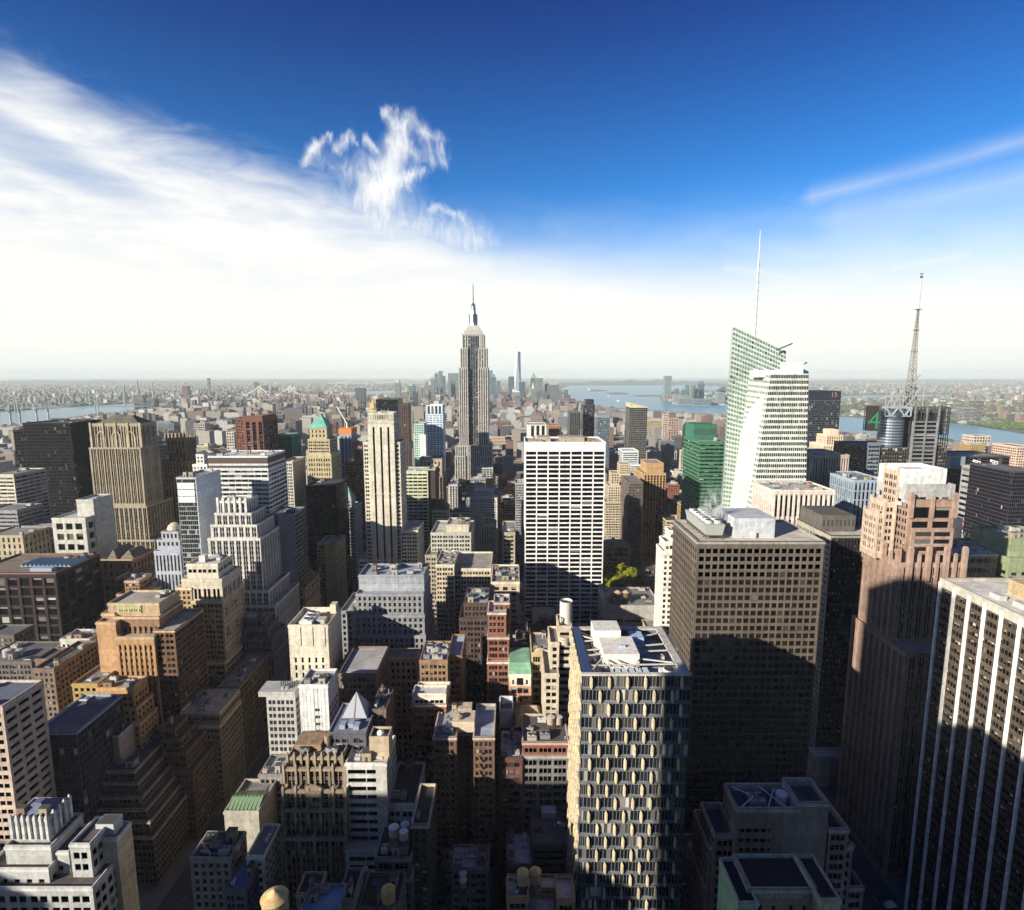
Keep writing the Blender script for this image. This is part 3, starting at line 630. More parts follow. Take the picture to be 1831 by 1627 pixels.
# deco stepped pyramid and striped tower behind
bld('skyscraper', 'cream stone skyscraper stepping up to a stubby crown, behind the striped tower', 'building', 'the cream stepped crown',
    [(1484, 1500, 768, 735, 16, 'blank'), (1478, 1508, 778, 731, 24, 'pier'), (1472, 1514, 795, 728, 34, 'pier'), (1466, 1520, 808, 725, 44, 'punch')], col=(.62, .50, .36), roof=(.5, .42, .32))
bld('office_tower', 'pale brown tower of narrow vertical stripes, in front of the cream stepped crown', 'building', 'the striped brown tower',
    [(1448, 1519, 813, 520, 45, sty('strip', bay=2.3, fl=40, wins=[(.5, .98)], sill=.02, wh=.96, sp=.5, rec=.55))], col=(.46, .36, .30), gl='black', kit=4, roof=(.4, .36, .3))
r8, w8 = bld('office_tower', 'dark slate glass tower with red numerals near its top, behind the crystal tower', 'building', 'the slate tower with red numerals',
    [(1446, 1503, 714, 900, 60, sty('curtain', bay=4, fl=4, wins=[(.12, .88)], rec=0)), (1445.5, 1503.5, 716, 899, 62, 'curtain')], col=(.075, .085, .11), gl='dark', roof=(.1, .1, .1))
(a0, a1, b0, b1, z) = w8[0]; mb = MB(); mb.box(a0, a1, b0 - .6, b1, z - 1, z + 13); mb.build('crown', [wall((.02, .024, .035))], r8)
def text(body, size, loc, parent, mat, name='lettering', rot=(R(90), 0, 0), sx=1.0, ext=.05, align='CENTER'):
    cu = bpy.data.curves.new(name, 'FONT'); cu.body = body; cu.size = size; cu.align_x = align; cu.extrude = ext
    t = bpy.data.objects.new('tmp', cu); C.objects.link(t); bpy.context.view_layer.update()
    me = bpy.data.meshes.new_from_object(t.evaluated_get(bpy.context.evaluated_depsgraph_get())); bpy.data.objects.remove(t); me.materials.clear(); me.materials.append(mat)
    o = bpy.data.objects.new(name, me); C.objects.link(o); o.parent = parent; o.location = Vector(loc) - parent.location; o.rotation_euler = rot; o.scale = (sx, 1, 1); return o
p = at(1491, 709.5, 898.5); text('15', 10.5, (p.x, 898.2, p.z), r8, plain('sign_red', (.40, .20, .26), .5, 0, (.9, .3, .45), .05), 'numeral')

# media tower with the lattice mast and the green 4
r11 = thing('office_tower', 'dark tower with a drum shaped crown, sign frames, green numeral and a tall lattice mast', 'building', (400, 590, 0)); NICKS.append((r11, 'the tower with the lattice mast', [(350, 440, 560, 620, 222)])); FOOT.append((345, 440, 560, 620, 'mast tower'))
P = lambda x, y, D=560: at(x, y, D)
bx0, bx1 = P(1551, 790).x, P(1697, 790).x; zb = P(1600, 800).z; zt = P(1600, 727).z
mb, rb = MB(), MB(); shell(mb, bx0, bx1, 562, 618, 0, zb, sty('curtain', bay=2.4, fl=3.9, wins=[(.08, .92)], rec=.15), 0, None, None, 1.2, rb); mb.build('tower', [wall((.10, .09, .085)), wall((.1, .1, .1)), glass('warm')], r11); rb.build('roof', [roofing((.15, .15, .15)), wall((.2, .2, .2))], r11)
mb = MB(); xa, xb = P(1553, 790).x, P(1574, 790).x; facade(mb, (xa, 559.5, 0), (1, 0, 0), (0, -1, 0), xb - xa, zb + 5, sty('band', bay=3, fl=4)); mb.box(xa, xb, 560.3, 562, 0, zb + 5); mb.build('stair_bay', [wall((.16, .19, .22)), wall((.1, .1, .1)), glass('black')], r11)
mb = MB(); xa, xb = P(1630, 790).x, P(1672, 790).x; facade(mb, (xa, 559, 0), (1, 0, 0), (0, -1, 0), xb - xa, zb + 26, ST(11, 4.0, [(.05, .95)], .3, .62, .3, 0, .6, 1)); mb.box(xa, xb, 559.8, 562, 0, zb + 26)
for i in range(3): mb.box(xa + (xb - xa) * i / 2 - .6, xa + (xb - xa) * i / 2 + .6, 558.2, 559, 0, zt)
mb.build('stair_bay', [wall((.20, .20, .21)), wall((.1, .1, .1)), glass('black')], r11)
dcx, dr = (P(1586, 800).x + P(1626, 800).x) / 2, (P(1626, 800).x - P(1586, 800).x) / 2
mb = MB(); mb.frustum(dcx, 574, zb - 1, zt - 6, dr, dr, 28, 0, 0)
for i in range(9): mb.frustum(dcx, 574, zb + 2 + i * 2.9, zb + 3.1 + i * 2.9, dr + .5, dr + .5, 28, 1, 1)
mb.build('drum', [plain('drum_metal', (.10, .13, .18), .35, .6), plain('drum_ring', (.35, .38, .40), .4, .6)], r11)
def signframe(x0, x1, y0, y1, D, nx, nz, nm='sign_frame', dpt=6, mat=None, th=.28):
    a, b = P(x0, y1, D), P(x1, y0, D); mb = MB()
    for i in range(nx + 1):
        x = a.x + (b.x - a.x) * i / nx; mb.bar((x, D, a.z), (x, D, b.z), th); mb.bar((x, D + dpt, a.z), (x, D + dpt, b.z), th); mb.bar((x, D, b.z), (x, D + dpt, b.z), th)
    for j in range(nz + 1):
        zz = a.z + (b.z - a.z) * j / nz; mb.bar((a.x, D, zz), (b.x, D, zz), th); mb.bar((a.x, D + dpt, zz), (b.x, D + dpt, zz), th)
    return mb.build(nm, [mat or plain('dark_steel', (.07, .06, .05), .6)], r11), a, b
sf, a, b = signframe(1550, 1576, 726, 770, 557, 6, 9); mb = MB(); mb.box(a.x, b.x, 560, 561, a.z, b.z); mb.build('sign_board', [plain('sign_black', (.02, .025, .03), .5)], r11)
text('4', (b.z - a.z) * .98, ((a.x + b.x) / 2, 556.4, a.z + 2), r11, plain('sign_green', (.04, .20, .12), .5), 'numeral', sx=1.05, ext=.2)
signframe(1632, 1698, 728, 776, 566, 10, 9); signframe(1676, 1700, 730, 800, 580, 4, 9)
mb = MB(); xa, xb = P(1640, 790).x, P(1690, 790).x; mb.box(xa, xb, 575, 612, zb - 1, zt - 6); mb.build('crown_core', [wall((.05, .055, .07))], r11)
sf, a, b = signframe(1582, 1630, 728, 744, 564, 1, 1, mat=plain('truss_steel', (.34, .38, .40), .5), th=.5)
mb = MB()
for i in range(4): x = a.x + (b.x - a.x) * i / 4; x2 = a.x + (b.x - a.x) * (i + 1) / 4; mb.bar((x, 564, a.z if i % 2 else b.z), (x2, 564, b.z if i % 2 else a.z), .6)
mb.build('truss', [plain('truss_steel', (.34, .38, .40), .5)], r11)
mb = MB(); xa, xb = P(1586, 700).x, P(1690, 700).x; mb.box(xa, xb, 566, 612, zt - 6, zt - 5); mb.build('roof', [roofing((.12, .12, .13))], r11)
# mast base: white gantry
mb = MB(); z0, z1 = zt - 5, P(1600, 686, 590).z; gx = [P(x, 700, 575).x for x in (1596, 1617, 1641, 1652)]
for y in (575, 584):
    for x in (gx[0], gx[1], gx[3]): mb.bar((x, y, z0), (x, y, z1), .26)
    mb.bar((gx[0], y, z1), (gx[3], y, z1), .5); mb.bar((gx[0], y, z0), (gx[1], y, z1), .3); mb.bar((gx[0], y, z1), (gx[1], y, z0), .3); mb.bar((gx[1], y, z0), (gx[3], y, z1), .3); mb.bar((gx[1], y, z1), (gx[3], y, z0), .3)
for x in (gx[0], gx[3]): mb.bar((x, 575, z1), (x, 584, z1), .3)
mb.build('gantry', [plain('gantry_grey', (.36, .36, .36), .5)], r11)
mb = MB(); mx, my = P(1629, 690, 588).x, 588; zA, zB = z0, P(1634, 553, 588).z; n = 26
for i in range(n):
    f0_, f1_ = i / n, (i + 1) / n; ra, rb2 = 4.6 * (1 - f0_) ** 1.2 + .9, 4.6 * (1 - f1_) ** 1.2 + .9; za, zc = zA + (zB - zA) * f0_, zA + (zB - zA) * f1_
    for k in range(4):
        c_ = lambda r, q: (mx + r * math.cos(q * math.pi / 2 + .78), my + r * math.sin(q * math.pi / 2 + .78))
        mb.bar((*c_(ra, k), za), (*c_(rb2, k), zc), .22); mb.bar((*c_(ra, k), za), (*c_(rb2, k + 1), zc), .13); mb.bar((*c_(ra, k), za), (*c_(ra, k + 1), za), .13)
for zz in (553, 590, 628, 662): zq = P(1634, zz, 588).z; mb.box(mx - 2.6, mx + 2.6, my - 2, my + 2, zq - .3, zq + .3)
rr = random.Random(5)
for i in range(60):
    zz = z0 + rr.uniform(2, 34); an = rr.uniform(0, 6.28); ra = rr.uniform(3.5, 7); mb.box(mx + ra * math.cos(an) - .5, mx + ra * math.cos(an) + .5, my + ra * math.sin(an) - .4, my + ra * math.sin(an) + .4, zz, zz + rr.uniform(1, 3), 1)
mb.build('lattice_mast', [plain('mast_steel', (.15, .13, .10), .6), plain('antenna_panel', (.34, .33, .29), .5)], r11)
mb = MB(); zC, zD = P(1638, 497, 588).z, P(1638, 480, 588).z; mb.frustum(mx, my, zB, zC, .85, .8, 8, 0, 0).frustum(mx, my, zC, zC + 2, 1.3, 1.3, 8, 1, 1).frustum(mx, my, zC + 3.5, zC + 4.5, 1.2, 1.2, 8, 1, 1).frustum(mx, my, zC, zD, .3, .15, 6, 0, 0); mb.build('antenna', [plain('antenna_white', (.5, .46, .45), .5), plain('dark_steel', (.07, .06, .05), .6)], r11)

bld('office_tower', 'blue grey gridded tower in front of the tower with the lattice mast', 'building', 'the blue grey grid tower',
    [(1527, 1588, 858, 470, 45, sty('grid', bay=3.2, fl=7.6, wins=[(.2, .8)], sill=.06, wh=.88, rec=.7))], col=(.26, .32, .38), gl='black', roof=(.2, .22, .24))

# Times Square corner at the right
r13, w13 = bld('office_tower', 'black glass tower with white outlined angular emblems near its top', 'building', 'the black tower with outlined emblems',
    [(1698, 1806, 816, 620, 50, sty('curtain', bay=3, fl=3.9, wins=[(.04, .96)], sill=.15, wh=.75))], col=(.03, .03, .04), gl='black', roof=(.2, .2, .2))
mb = MB()
for x in (1752, 1790): p = P(x, 830, 618); mb.box(p.x - 1.2, p.x + 1.2, 618.4, 620, 20, w13[0][4] - 2)
for i in range(34):
    for x in (1752, 1790): p = P(x, 830, 617); mb.box(p.x - .8, p.x + .8, 617.6, 618.4, w13[0][4] - 8 - i * 4.2, w13[0][4] - 10 - i * 4.2, 1)
mb.build('corner_strip', [plain('dark_steel', (.07, .06, .05), .6), plain('pale_strip', (.62, .62, .5), .5)], r13)
mb = MB(); p, q = P(1698, 816, 616), P(1722, 838, 616); mb.box(p.x, q.x, 614, 620, q.z, p.z); mb.build('sign_panel', [plain('slate_panel', (.22, .25, .30), .6)], r13)
for ox, rt in ((1744, .0), (1775, .0)):
    mb = MB(); E = lambda u, v: P(ox + u, 833 + v, 617.6)
    for pts_ in ([(-8, 8), (6, 11), (9, -7), (-3, -11), (-4, -8), (4, -6), (3, -2), (-2, -3), (-3, 0), (3, 2), (2, 6), (-7, 4), (-8, 8)], [(-4, 5), (-1, 5.6), (-1.3, 2.5)], [(5, -5), (6.5, -4.6), (4.2, 8)]):
        for a, b in zip(pts_, pts_[1:]): mb.bar(E(*a), E(*b), .30)
    mb.build('emblem', [plain('white_sign', (.8, .8, .8), .5, 0, (1, 1, 1), .35)], r13)
bld('office_tower', 'grey and black banded tower with a white edge, beside the black tower with emblems', 'building', 'the grey banded tower',
    [(1776, 1812, 842, 560, 40, sty('bandw', bay=20, fl=6.2, wins=[(.02, .98)], sill=.4, wh=.5, top=2))], col=(.34, .34, .35), gl='black', roof=(.2, .2, .2))
mb = MB(); (a0, a1, b0, b1, z) = NICKS[-1][2][0]; mb.box(a0 - 2.2, a0, b0 - .5, b0 + 3, 0, z + 2); mb.build('edge_fin', [wall((.75, .70, .70))], NICKS[-1][0])
bld('office_tower', 'dark purple glass tower at the far edge behind the olive block', 'building', 'the dark purple tower', [(1812, 1860, 842, 520, 50, 'curtain')], col=(.05, .045, .06), gl='black', roof=(.15, .15, .15))
bld('apartment_tower', 'rosy beige slab rising above the dark purple tower', 'building', 'the rosy slab', [(1819, 1850, 798, 760, 40, 'punch')], col=(.55, .40, .30))
bld('office_block', 'olive green windowless block with a lower green wing, by the right edge', 'building', 'the olive green block',
    [(1809, 1900, 962, 345, 30, 'blank'), (1806, 1900, 998, 338, 44, sty('punch', bay=6, fl=4, top=8))], col=(.23, .27, .15), roof=(.4, .36, .28), kit=5)
bld('office_block', 'low block with brown and white horizontal stripes and a cluttered cream roof', 'building', 'the brown and white striped block',
    [(1712, 1785, 990, 345, 24, ST(8, 6.2, [(.05, .30), (.36, .52), (.58, .95)], .3, .45, .3, 0, 1, 1.6))], col=(.42, .27, .15), roof=(.7, .64, .52), trim=(.68, .62, .52), kit=7)
# screen tower with the ball
r15 = thing('screen_tower', 'slim tower of lit advertising screens with a teal ball on a pole', 'sign tower', (at(1721, 940, 590).x, 595, 0)); NICKS.append((r15, 'the lit screen tower', [(at(1712, 940, 590).x, at(1736, 940, 590).x, 590, 606, 110)])); FOOT.append((at(1712, 940, 590).x, at(1745, 940, 590).x, 588, 608, 'screens'))
Q = lambda x, y: at(x, y, 590); a, b = Q(1717, 927), Q(1742, 975)
mb = MB(); mb.box(a.x - 3, b.x + 1, 590, 606, 0, a.z); mb.build('tower', [wall((.05, .05, .07))], r15)
for (x0, y0, x1, y1, c, e, s) in ((1722, 933.5, 1741.5, 936.5, (.8, .02, .2), (1, .01, .16), 1.2), (1720.5, 958.5, 1737, 963, (.16, .16, .32), (.2, .2, .5), .25)):
    p, q = at(x0, y0, 589.6), at(x1, y1, 589.6); mb = MB(); mb.box(p.x, q.x, 589.5, 590, q.z, p.z); mb.build('screen_bar', [plain('screen_' + str(s), c, .4, 0, e, s)], r15)
lw = plain('screen_white', (.8, .8, .8), .4, 0, (1, 1, 1), 1.3); ly = plain('screen_yellow', (.8, .6, .1), .4, 0, (1, .66, .08), 1.3)
for s_, x, y, sz, m_, k in (('2013', 1732, 932, 3.9, ly, 1.25), ('5', 1730.5, 947, 4.2, lw, 1.0), ('minutes', 1729.5, 951.5, 3.3, lw, 1.05), ('to change', 1729.5, 956.6, 3.1, lw, .95)):
    p = at(x, y, 589.4); text(s_, sz, (p.x, 589.4, p.z), r15, m_, sx=k)
p, q = at(1725.5, 925, 592), at(1729.5, 881, 592); mb = MB(); mb.frustum(p.x, 592, a.z - 1, q.z, .5, .35, 8, 0, 0); mb.box(p.x - 1, p.x + 1, 591.5, 592.5, q.z - .6, q.z); mb.build('pole', [plain('pole_steel', (.18, .20, .28), .5)], r15)
mb = MB(); c_ = at(1726, 919, 592)
for i in range(8): t_, u_ = math.pi * i / 8 - math.pi / 2, math.pi * (i + 1) / 8 - math.pi / 2; mb.frustum(c_.x, 592, c_.z + 2.5 * math.sin(t_), c_.z + 2.5 * math.sin(u_), 2.5 * math.cos(t_) + .01, 2.5 * math.cos(u_) + .01, 16, 0)
mb.build('ball', [plain('teal_ball', (.15, .6, .52), .3, 0, (.1, .7, .6), .5)], r15)
# ================================================================== centre
# white gridded slab
r, ws = bld('office_tower', 'tall white gridded slab of black windows with a plain white band on top', 'building', 'the white gridded slab',
    [(939, 1083, 790, 480, 42, dict(ST(9.72, 3.93, [(.05, .95)], .22, .70, .6, 0, .35, 8.0), blinds=.06))], col=(.80, .77, .74), gl='black', roof=(.5, .42, .32), kit=8, trim=(.8, .77, .74), sides=sty('bandw', bay=10, fl=3.93), parts=0)
(a0, a1, b0, b1, z) = ws[0]; mb = MB()
for i in range(10):
    t0_, t1_ = i / 10, (i + 1) / 10; yA, yB = b0 - 14 * (1 - t0_) ** 2.2, b0 - 14 * (1 - t1_) ** 2.2; zA, zB = 44 * t0_, 44 * t1_
    for k in range(8): u_ = a0 + (a1 - a0 - .9) * k / 7; mb.quads([[(u_, yA - .05, zA), (u_ + .9, yA - .05, zA), (u_ + .9, yB - .05, zB), (u_, yB - .05, zB)], [(u_, yA, zA), (u_, yB, zB), (u_, b0, zB), (u_, b0, zA)]], 0)
    mb.quads([[(a0, yA, zA), (a1, yA, zA), (a1, yB, zB), (a0, yB, zB)]], 2)
    mb.quads([[(a0, yA - .04, zA + 1), (a1, yA - .04, zA + 1), (a1, yA + .2, zA + 2.3), (a0, yA + .2, zA + 2.3)]], 0)
mb.build('flared_base', [wall((.80, .77, .74)), wall((.2, .2, .2)), glass('black')], r)
mb = MB(); mb.box(a0 + 11, a0 + 22, b0 + 8, b0 + 26, z - 1.2, z + 3.2).box(a0 + 30, a0 + 52, b0 + 14, b0 + 30, z - 1.2, z + 2.4); mb.build('penthouse', [wall((.40, .34, .26))], r)

# cream tower with three black stripes
D = 500
r, ws = bld('skyscraper', 'slender cream skyscraper with three black vertical stripes down its front', 'building', 'the cream tower with black stripes',
    [(658, 703, 738, D + 4, 18, sty('pier', bay=1.6)), (657, 704, 753, D + 1, 24, ST(7.4, 60, [(.36, .64)], 0, .995, .8, 0, 3.6, 5)), (649, 715, 790, D + 3, 26, sty('pair', bay=4.2, fl=3.7)), (716, 747, 948, D - 1.5, 34, 'pair'), (641, 716.5, 1000, D + 2, 40, 'pair')],
    col=(.56, .51, .41), gl='black', roof=(.45, .4, .32), kit=3, sides='pair')
(a0, a1, b0, b1, z) = ws[0]; mb = MB()
for i in range(16): x = a0 + (a1 - a0) * i / 15; mb.box(x - .25, x + .25, b0 - .3, b0 + .2, z - 6, z + 1.5 + (i % 4 == 0) * 1.6)
mb.build('crown', [wall((.56, .53, .45))], r)

# the great stepped limestone skyscraper with mast
D = 1180
re = thing('skyscraper', 'tallest limestone skyscraper in the centre with stepped top, silver mast and antenna', 'building', (-79, 1200, 0)); NICKS.append((re, 'the tall limestone mast skyscraper', [(-110, -48, 1180, 1235, 330)])); FOOT.append((-125, -25, 1165, 1245, 'esb'))
LS, LSd = wall((.42, .40, .36), var=.12), wall((.11, .10, .10))
EP = ST(4.6, 3.8, [(.24, .76)], .15, .62, .9, .75, 1.0, 2.0)
def eblock(nm, x0, x1, yt, D_, dd, zb, S=EP, m=LS, gl_='dark'):
    a, b = at(x0, yt, D_), at(x1, yt, D_); mb, rb = MB(), MB(); shell(mb, a.x, b.x, D_, D_ + dd, zb, a.z, S, 0, None, None, .8, rb)
    o = mb.build(nm, [m, LSd, glass(gl_)], re); rb.build('roof', [roofing((.4, .36, .3)), m], re); return a.z
zt = eblock('tower', 827, 866, 598, D + 8, 34, 60); eblock('tower', 822.5, 836, 622, D + 2, 48, 50); eblock('tower', 855, 870.5, 622, D + 2, 48, 50)
eblock('setback', 820, 836.5, 657, D, 52, 40); eblock('setback', 854.5, 872.5, 657, D, 52, 40)
eblock('central_bay', 836.7, 854.3, 600, D + 6, 30, 50, ST(5.2, 3.8, [(.12, .88)], .1, .74, .9, .7, .5, 1), wall((.17, .17, .175)))
eblock('setback', 814, 879, 797, D - 6, 66, 0); eblock('setback', 813, 832, 815, D - 9, 70, 0); eblock('setback', 859, 879.5, 815, D - 9, 70, 0); eblock('setback', 836, 856, 796, D - 8.5, 50, 0); eblock('podium', 806, 885, 858, D - 14, 80, 0)
mb = MB(); cx = at(846.5, 600, D + 24).x; cyy = D + 24; Z = lambda y: at(846, y, D + 24).z
for (w2, ya, yb) in ((15, 600, 592), (12, 592, 587), (9.5, 587, 582.5)): k_ = w2 / 1020 * (D + 24); mb.box(cx - k_, cx + k_, cyy - k_ * .7, cyy + k_ * .7, Z(ya) - 2, Z(yb))
for i in range(8):
    x = cx - 21 + 6 * i; mb.box(x - 1, x + 1, D + 7.2, D + 8, Z(622), Z(597) + 1.5)
mb.build('crown', [LS], re)
mb = MB(); s_ = (D + 24) / 1020
mb.frustum(cx, cyy, Z(583), Z(556), 7.0 * s_, 4.6 * s_, 8, 0).frustum(cx, cyy, Z(556), Z(548), 4.6 * s_, 4.2 * s_, 12, 0).frustum(cx, cyy, Z(548), Z(544), 3.4 * s_, 3.2 * s_, 12, 1).frustum(cx, cyy, Z(544), Z(541), 3.0 * s_, 1.2 * s_, 12, 0, 0)
for i in range(4): a_ = i * math.pi / 2; mb.box(cx + 6 * s_ * math.cos(a_) - 1.6, cx + 6 * s_ * math.cos(a_) + 1.6, cyy + 5 * s_ * math.sin(a_) - 1.6, cyy + 5 * s_ * math.sin(a_) + 1.6, Z(584), Z(562))
mb.build('mast', [plain('mast_aluminium', (.30, .33, .34), .35, .7), plain('dark_steel', (.07, .06, .05), .6)], re)
mb = MB(); mb.frustum(cx, cyy, Z(541), Z(524), 1.3 * s_, 1.0 * s_, 8, 0).frustum(cx, cyy, Z(524), Z(507), 1.0 * s_, .6 * s_, 8, 0, 0).frustum(cx, cyy, Z(507), Z(489), .35 * s_, .15 * s_, 6, 1, 1)
for y in (536, 530, 520, 513): mb.frustum(cx, cyy, Z(y), Z(y) + 1.2, 1.7 * s_, 1.7 * s_, 8, 0, 0)
mb.build('antenna', [plain('antenna_grey', (.22, .25, .26), .5), plain('pole_grey', (.5, .5, .5), .5)], re)

# gem shaped checkered facade building
rg = thing('office_tower', 'checkered facade tower of staggered glass bays with tan lozenge fins and white roof beams', 'building', (45, 198, 0))
A0, A1, Dg, dg, zg = at(1041, 1204, 180).x, at(1235, 1204, 180).x, 180, 36, at(1041, 1204, 180).z
NICKS.append((rg, 'the checkered facade tower', [(A0, A1, Dg, Dg + dg, zg)])); FOOT.append((A0 - 1, A1 + 1, Dg - 1, Dg + dg + 1, 'gem'))
fh = 5.0; GL = glass('dark'); FN = wall((.60, .50, .33), var=.12, streak=.2); LEDG = wall((.13, .135, .145)); MUL = plain('mullion', (.33, .34, .35), .4)
def gemface(O, U, n, W, cols, nm, finw=.9):
    O, U, n = np.array(O, float), np.array(U, float), np.array(n, float); bw = W / cols; nf = int(zg / fh); g, l, f = MB(), MB(), MB(); Zv = np.array([0, 0, 1.])
    pt = lambda u, v, d: O + u * U + v * Zv + d * n
    for j in range(nf):
        zt_ = zg - .5 - j * fh; zb_ = zt_ - fh
        if zb_ < 4: break
        off = (0 if j % 2 else .5) * bw; us = [u for u in np.arange(off - bw, W + bw, bw)]
        for u in us:
            a, b = max(0, u), min(W, u + bw)
            if b - a < .3: continue
            # the glass of a bay leans outwards towards its top and towards one side
            zs, zh = zb_ + .75, zt_ - .35; d0, d1, e0, e1 = -.45, .12, .02, .42
            fa, fb = (a - u) / bw, (b - u) / bw; D_ = lambda t, lo, hi: lo + (hi - lo) * t
            n5 = 5; gm_ = 1 if rng.random() < .13 else 0  # random bays take the pale blind material, for blinds and painted reflections
            for i in range(n5):
                s0_, s1_ = fa + (fb - fa) * i / n5, fa + (fb - fa) * (i + 1) / n5
                g.quads([[pt(a + (b - a) * i / n5, zs, D_(s0_, d0, d1)), pt(a + (b - a) * (i + 1) / n5, zs, D_(s1_, d0, d1)), pt(a + (b - a) * (i + 1) / n5, zh, D_(s1_, e0, e1)), pt(a + (b - a) * i / n5, zh, D_(s0_, e0, e1))]], gm_)
                x = a + (b - a) * i / n5
                if i: l.quads([[pt(x - .05, zs, D_(s0_, d0, d1) + .05), pt(x + .05, zs, D_(s0_, d0, d1) + .05), pt(x + .05, zh, D_(s0_, e0, e1) + .05), pt(x - .05, zh, D_(s0_, e0, e1) + .05)]], 1)
            l.quads([[pt(a, zs, D_(fa, d0, d1)), pt(b, zs, D_(fb, d0, d1)), pt(b, zb_ + .35, .45), pt(a, zb_ + .35, .2)], [pt(a, zb_ + .35, .2), pt(b, zb_ + .35, .45), pt(b, zb_, .1), pt(a, zb_, -.1)], [pt(a, zt_, -.1), pt(a, zh, D_(fa, e0, e1)), pt(b, zh, D_(fb, e0, e1)), pt(b, zt_, .1)][::-1]], 0)
            l.quads([[pt(a, zs, -.5), pt(a, zh, -.5), pt(a, zh, .3), pt(a, zs, .1)]], 0)
            if u > .3 and u < W - .3:      # tan lozenge fin
                hz_, w1_ = zt_ - .1, finw; zc0, zc1 = zb_ + 1.1, zt_ - 1.1; dd_ = .95
                ring = [(0, zb_ + .1), (w1_ / 2, zc0), (w1_ / 2, zc1), (0, hz_), (-w1_ / 2, zc1), (-w1_ / 2, zc0)]; ctr = pt(u, (zb_ + zt_) / 2, dd_ + .1)
                for (p0, q0), (p1, q1) in zip(ring, ring[1:] + ring[:1]):
                    f.quads([[pt(u + p0, q0, dd_), pt(u + p1, q1, dd_), ctr, ctr], [pt(u + p0, q0, -.3), pt(u + p1, q1, -.3), pt(u + p1, q1, dd_), pt(u + p0, q0, dd_)]], 0)
    g.build('glazing', [GL, blind_mat()], rg); l.build('ledge_panel', [LEDG, MUL], rg); f.build('lozenge_fin', [FN], rg)
gemface((A0, Dg, 0), (1, 0, 0), (0, -1, 0), A1 - A0, 6, 'front'); gemface((A0, Dg + dg, 0), (0, -1, 0), (-1, 0, 0), dg, 7, 'side', .95)
mb = MB(); mb.box(A0 + .6, A1 - .6, Dg + .6, Dg + dg - .1, 0, zg - 6).box(A1 - .6, A1, Dg + .6, Dg + dg, 0, zg).box(A0, A1, Dg + dg - .1, Dg + dg + .4, 0, zg); mb.build('tower', [wall((.20, .20, .20))], rg)
mb = MB(); mb.box(A0 - .3, A1 + .3, Dg - .6, Dg + .6, zg - .6, zg + .1).box(A0 + .6, A0 + 3.2, Dg + .61, Dg + dg, zg - .6, zg + .15, 1).box(A1 - 3.2, A1 - .6, Dg + .61, Dg + dg, zg - .6, zg + .2).box(A0 + 3.21, A1 - 3.21, Dg + dg - 2, Dg + dg, zg - .6, zg + .2); mb.build('parapet', [wall((.52, .48, .42)), plain('blue_screen', (.035, .055, .13), .5)], rg)
zd = zg - 5.2; mb = MB(); mb.quads([[(A0 + .6, Dg + .6, zd), (A1 - .6, Dg + .6, zd), (A1 - .6, Dg + dg, zd), (A0 + .6, Dg + dg, zd)]]); mb.build('roof', [roofing((.30, .36, .42))], rg)
mb = MB(); bx = (A0 + A1) / 2; mb.box(bx - 9.5, bx + 3, Dg + 9, Dg + 23, zd, zg + 2.2).box(bx - 11, bx - 1, Dg + 23.01, Dg + 32, zd, zg + 4.4).box(bx + 3.2, bx + 8, Dg + 24, Dg + 30, zd, zg + 1, 1).box(bx - 3, bx - 1, Dg + 14, Dg + 15, zg + 2.2, zg + 2.9, 1); mb.build('penthouse', [wall((.74, .70, .62), var=.1, streak=.1), plain('pale_blue_metal', (.35, .48, .62), .5)], rg)
for (xa, ya, xb, yb) in [(A0 + 3, Dg + 29, bx - 11, Dg + 25), (A0 + 3, Dg + 24, bx - 11, Dg + 24), (A0 + 3, Dg + 17, bx - 9.5, Dg + 17), (A0 + 3, Dg + 13, bx - 9.5, Dg + 13.5), (A0 + 4, Dg + 3, bx - 9.5, Dg + 11), (bx - 8, Dg + 2, bx - 8, Dg + 9), (bx - 2, Dg + 4, bx - 5, Dg + 9), (bx + 1, Dg + 4, bx + 2.5, Dg + 9), (bx + 3, Dg + 11, A1 - 4, Dg + 7), (bx + 3, Dg + 16, A1 - 3.5, Dg + 16), (bx + 3, Dg + 20, A1 - 3.5, Dg + 21), (bx + 8, Dg + 28, A1 - 3.5, Dg + 30), (A0 + 2, Dg + 6, A1 - 3, Dg + 6)]:
    mb = MB(); mb.bar((xa, ya, zg - .4), (xb, yb, zg + .2), .22); mb.build('roof_beam', [plain('roof_beam_paint', (.5, .47, .42), .5)], rg)
mb = MB(); mb.box(bx - 7, bx + 5, Dg + 1.5, Dg + 5.5, zd, zg - 1.2, 0, 1)
for i in range(5): mb.box(bx - 6.5 + 2.4 * i, bx - 4.8 + 2.4 * i, Dg + 1.7, Dg + 5.2, zg - 1.2, zg - .6, 2)
mb.build('chiller', [plain('galvanised_panel', (.36, .38, .35), .5), plain('dark_louvre', (.05, .05, .05), .7), plain('pale_steel', (.55, .6, .62), .5)], rg)
mb = MB(); mb.box(bx + 9, bx + 15, Dg + 1.5, Dg + 6, zd, zg - 1).frustum(bx + 12, Dg + 3.8, zg - 1, zg - .4, 1.9, 1.7, 16, 0, 1); mb.build('fan_unit', [plain('white_unit', (.72, .70, .66), .5), plain('dark_louvre', (.05, .05, .05), .7)], rg)

units(rg, bx + 5, A1 - 4, Dg + 3, Dg + 30, zd, 7, 501); units(rg, A0 + 5, bx - 10, Dg + 3, Dg + 30, zd, 5, 502)
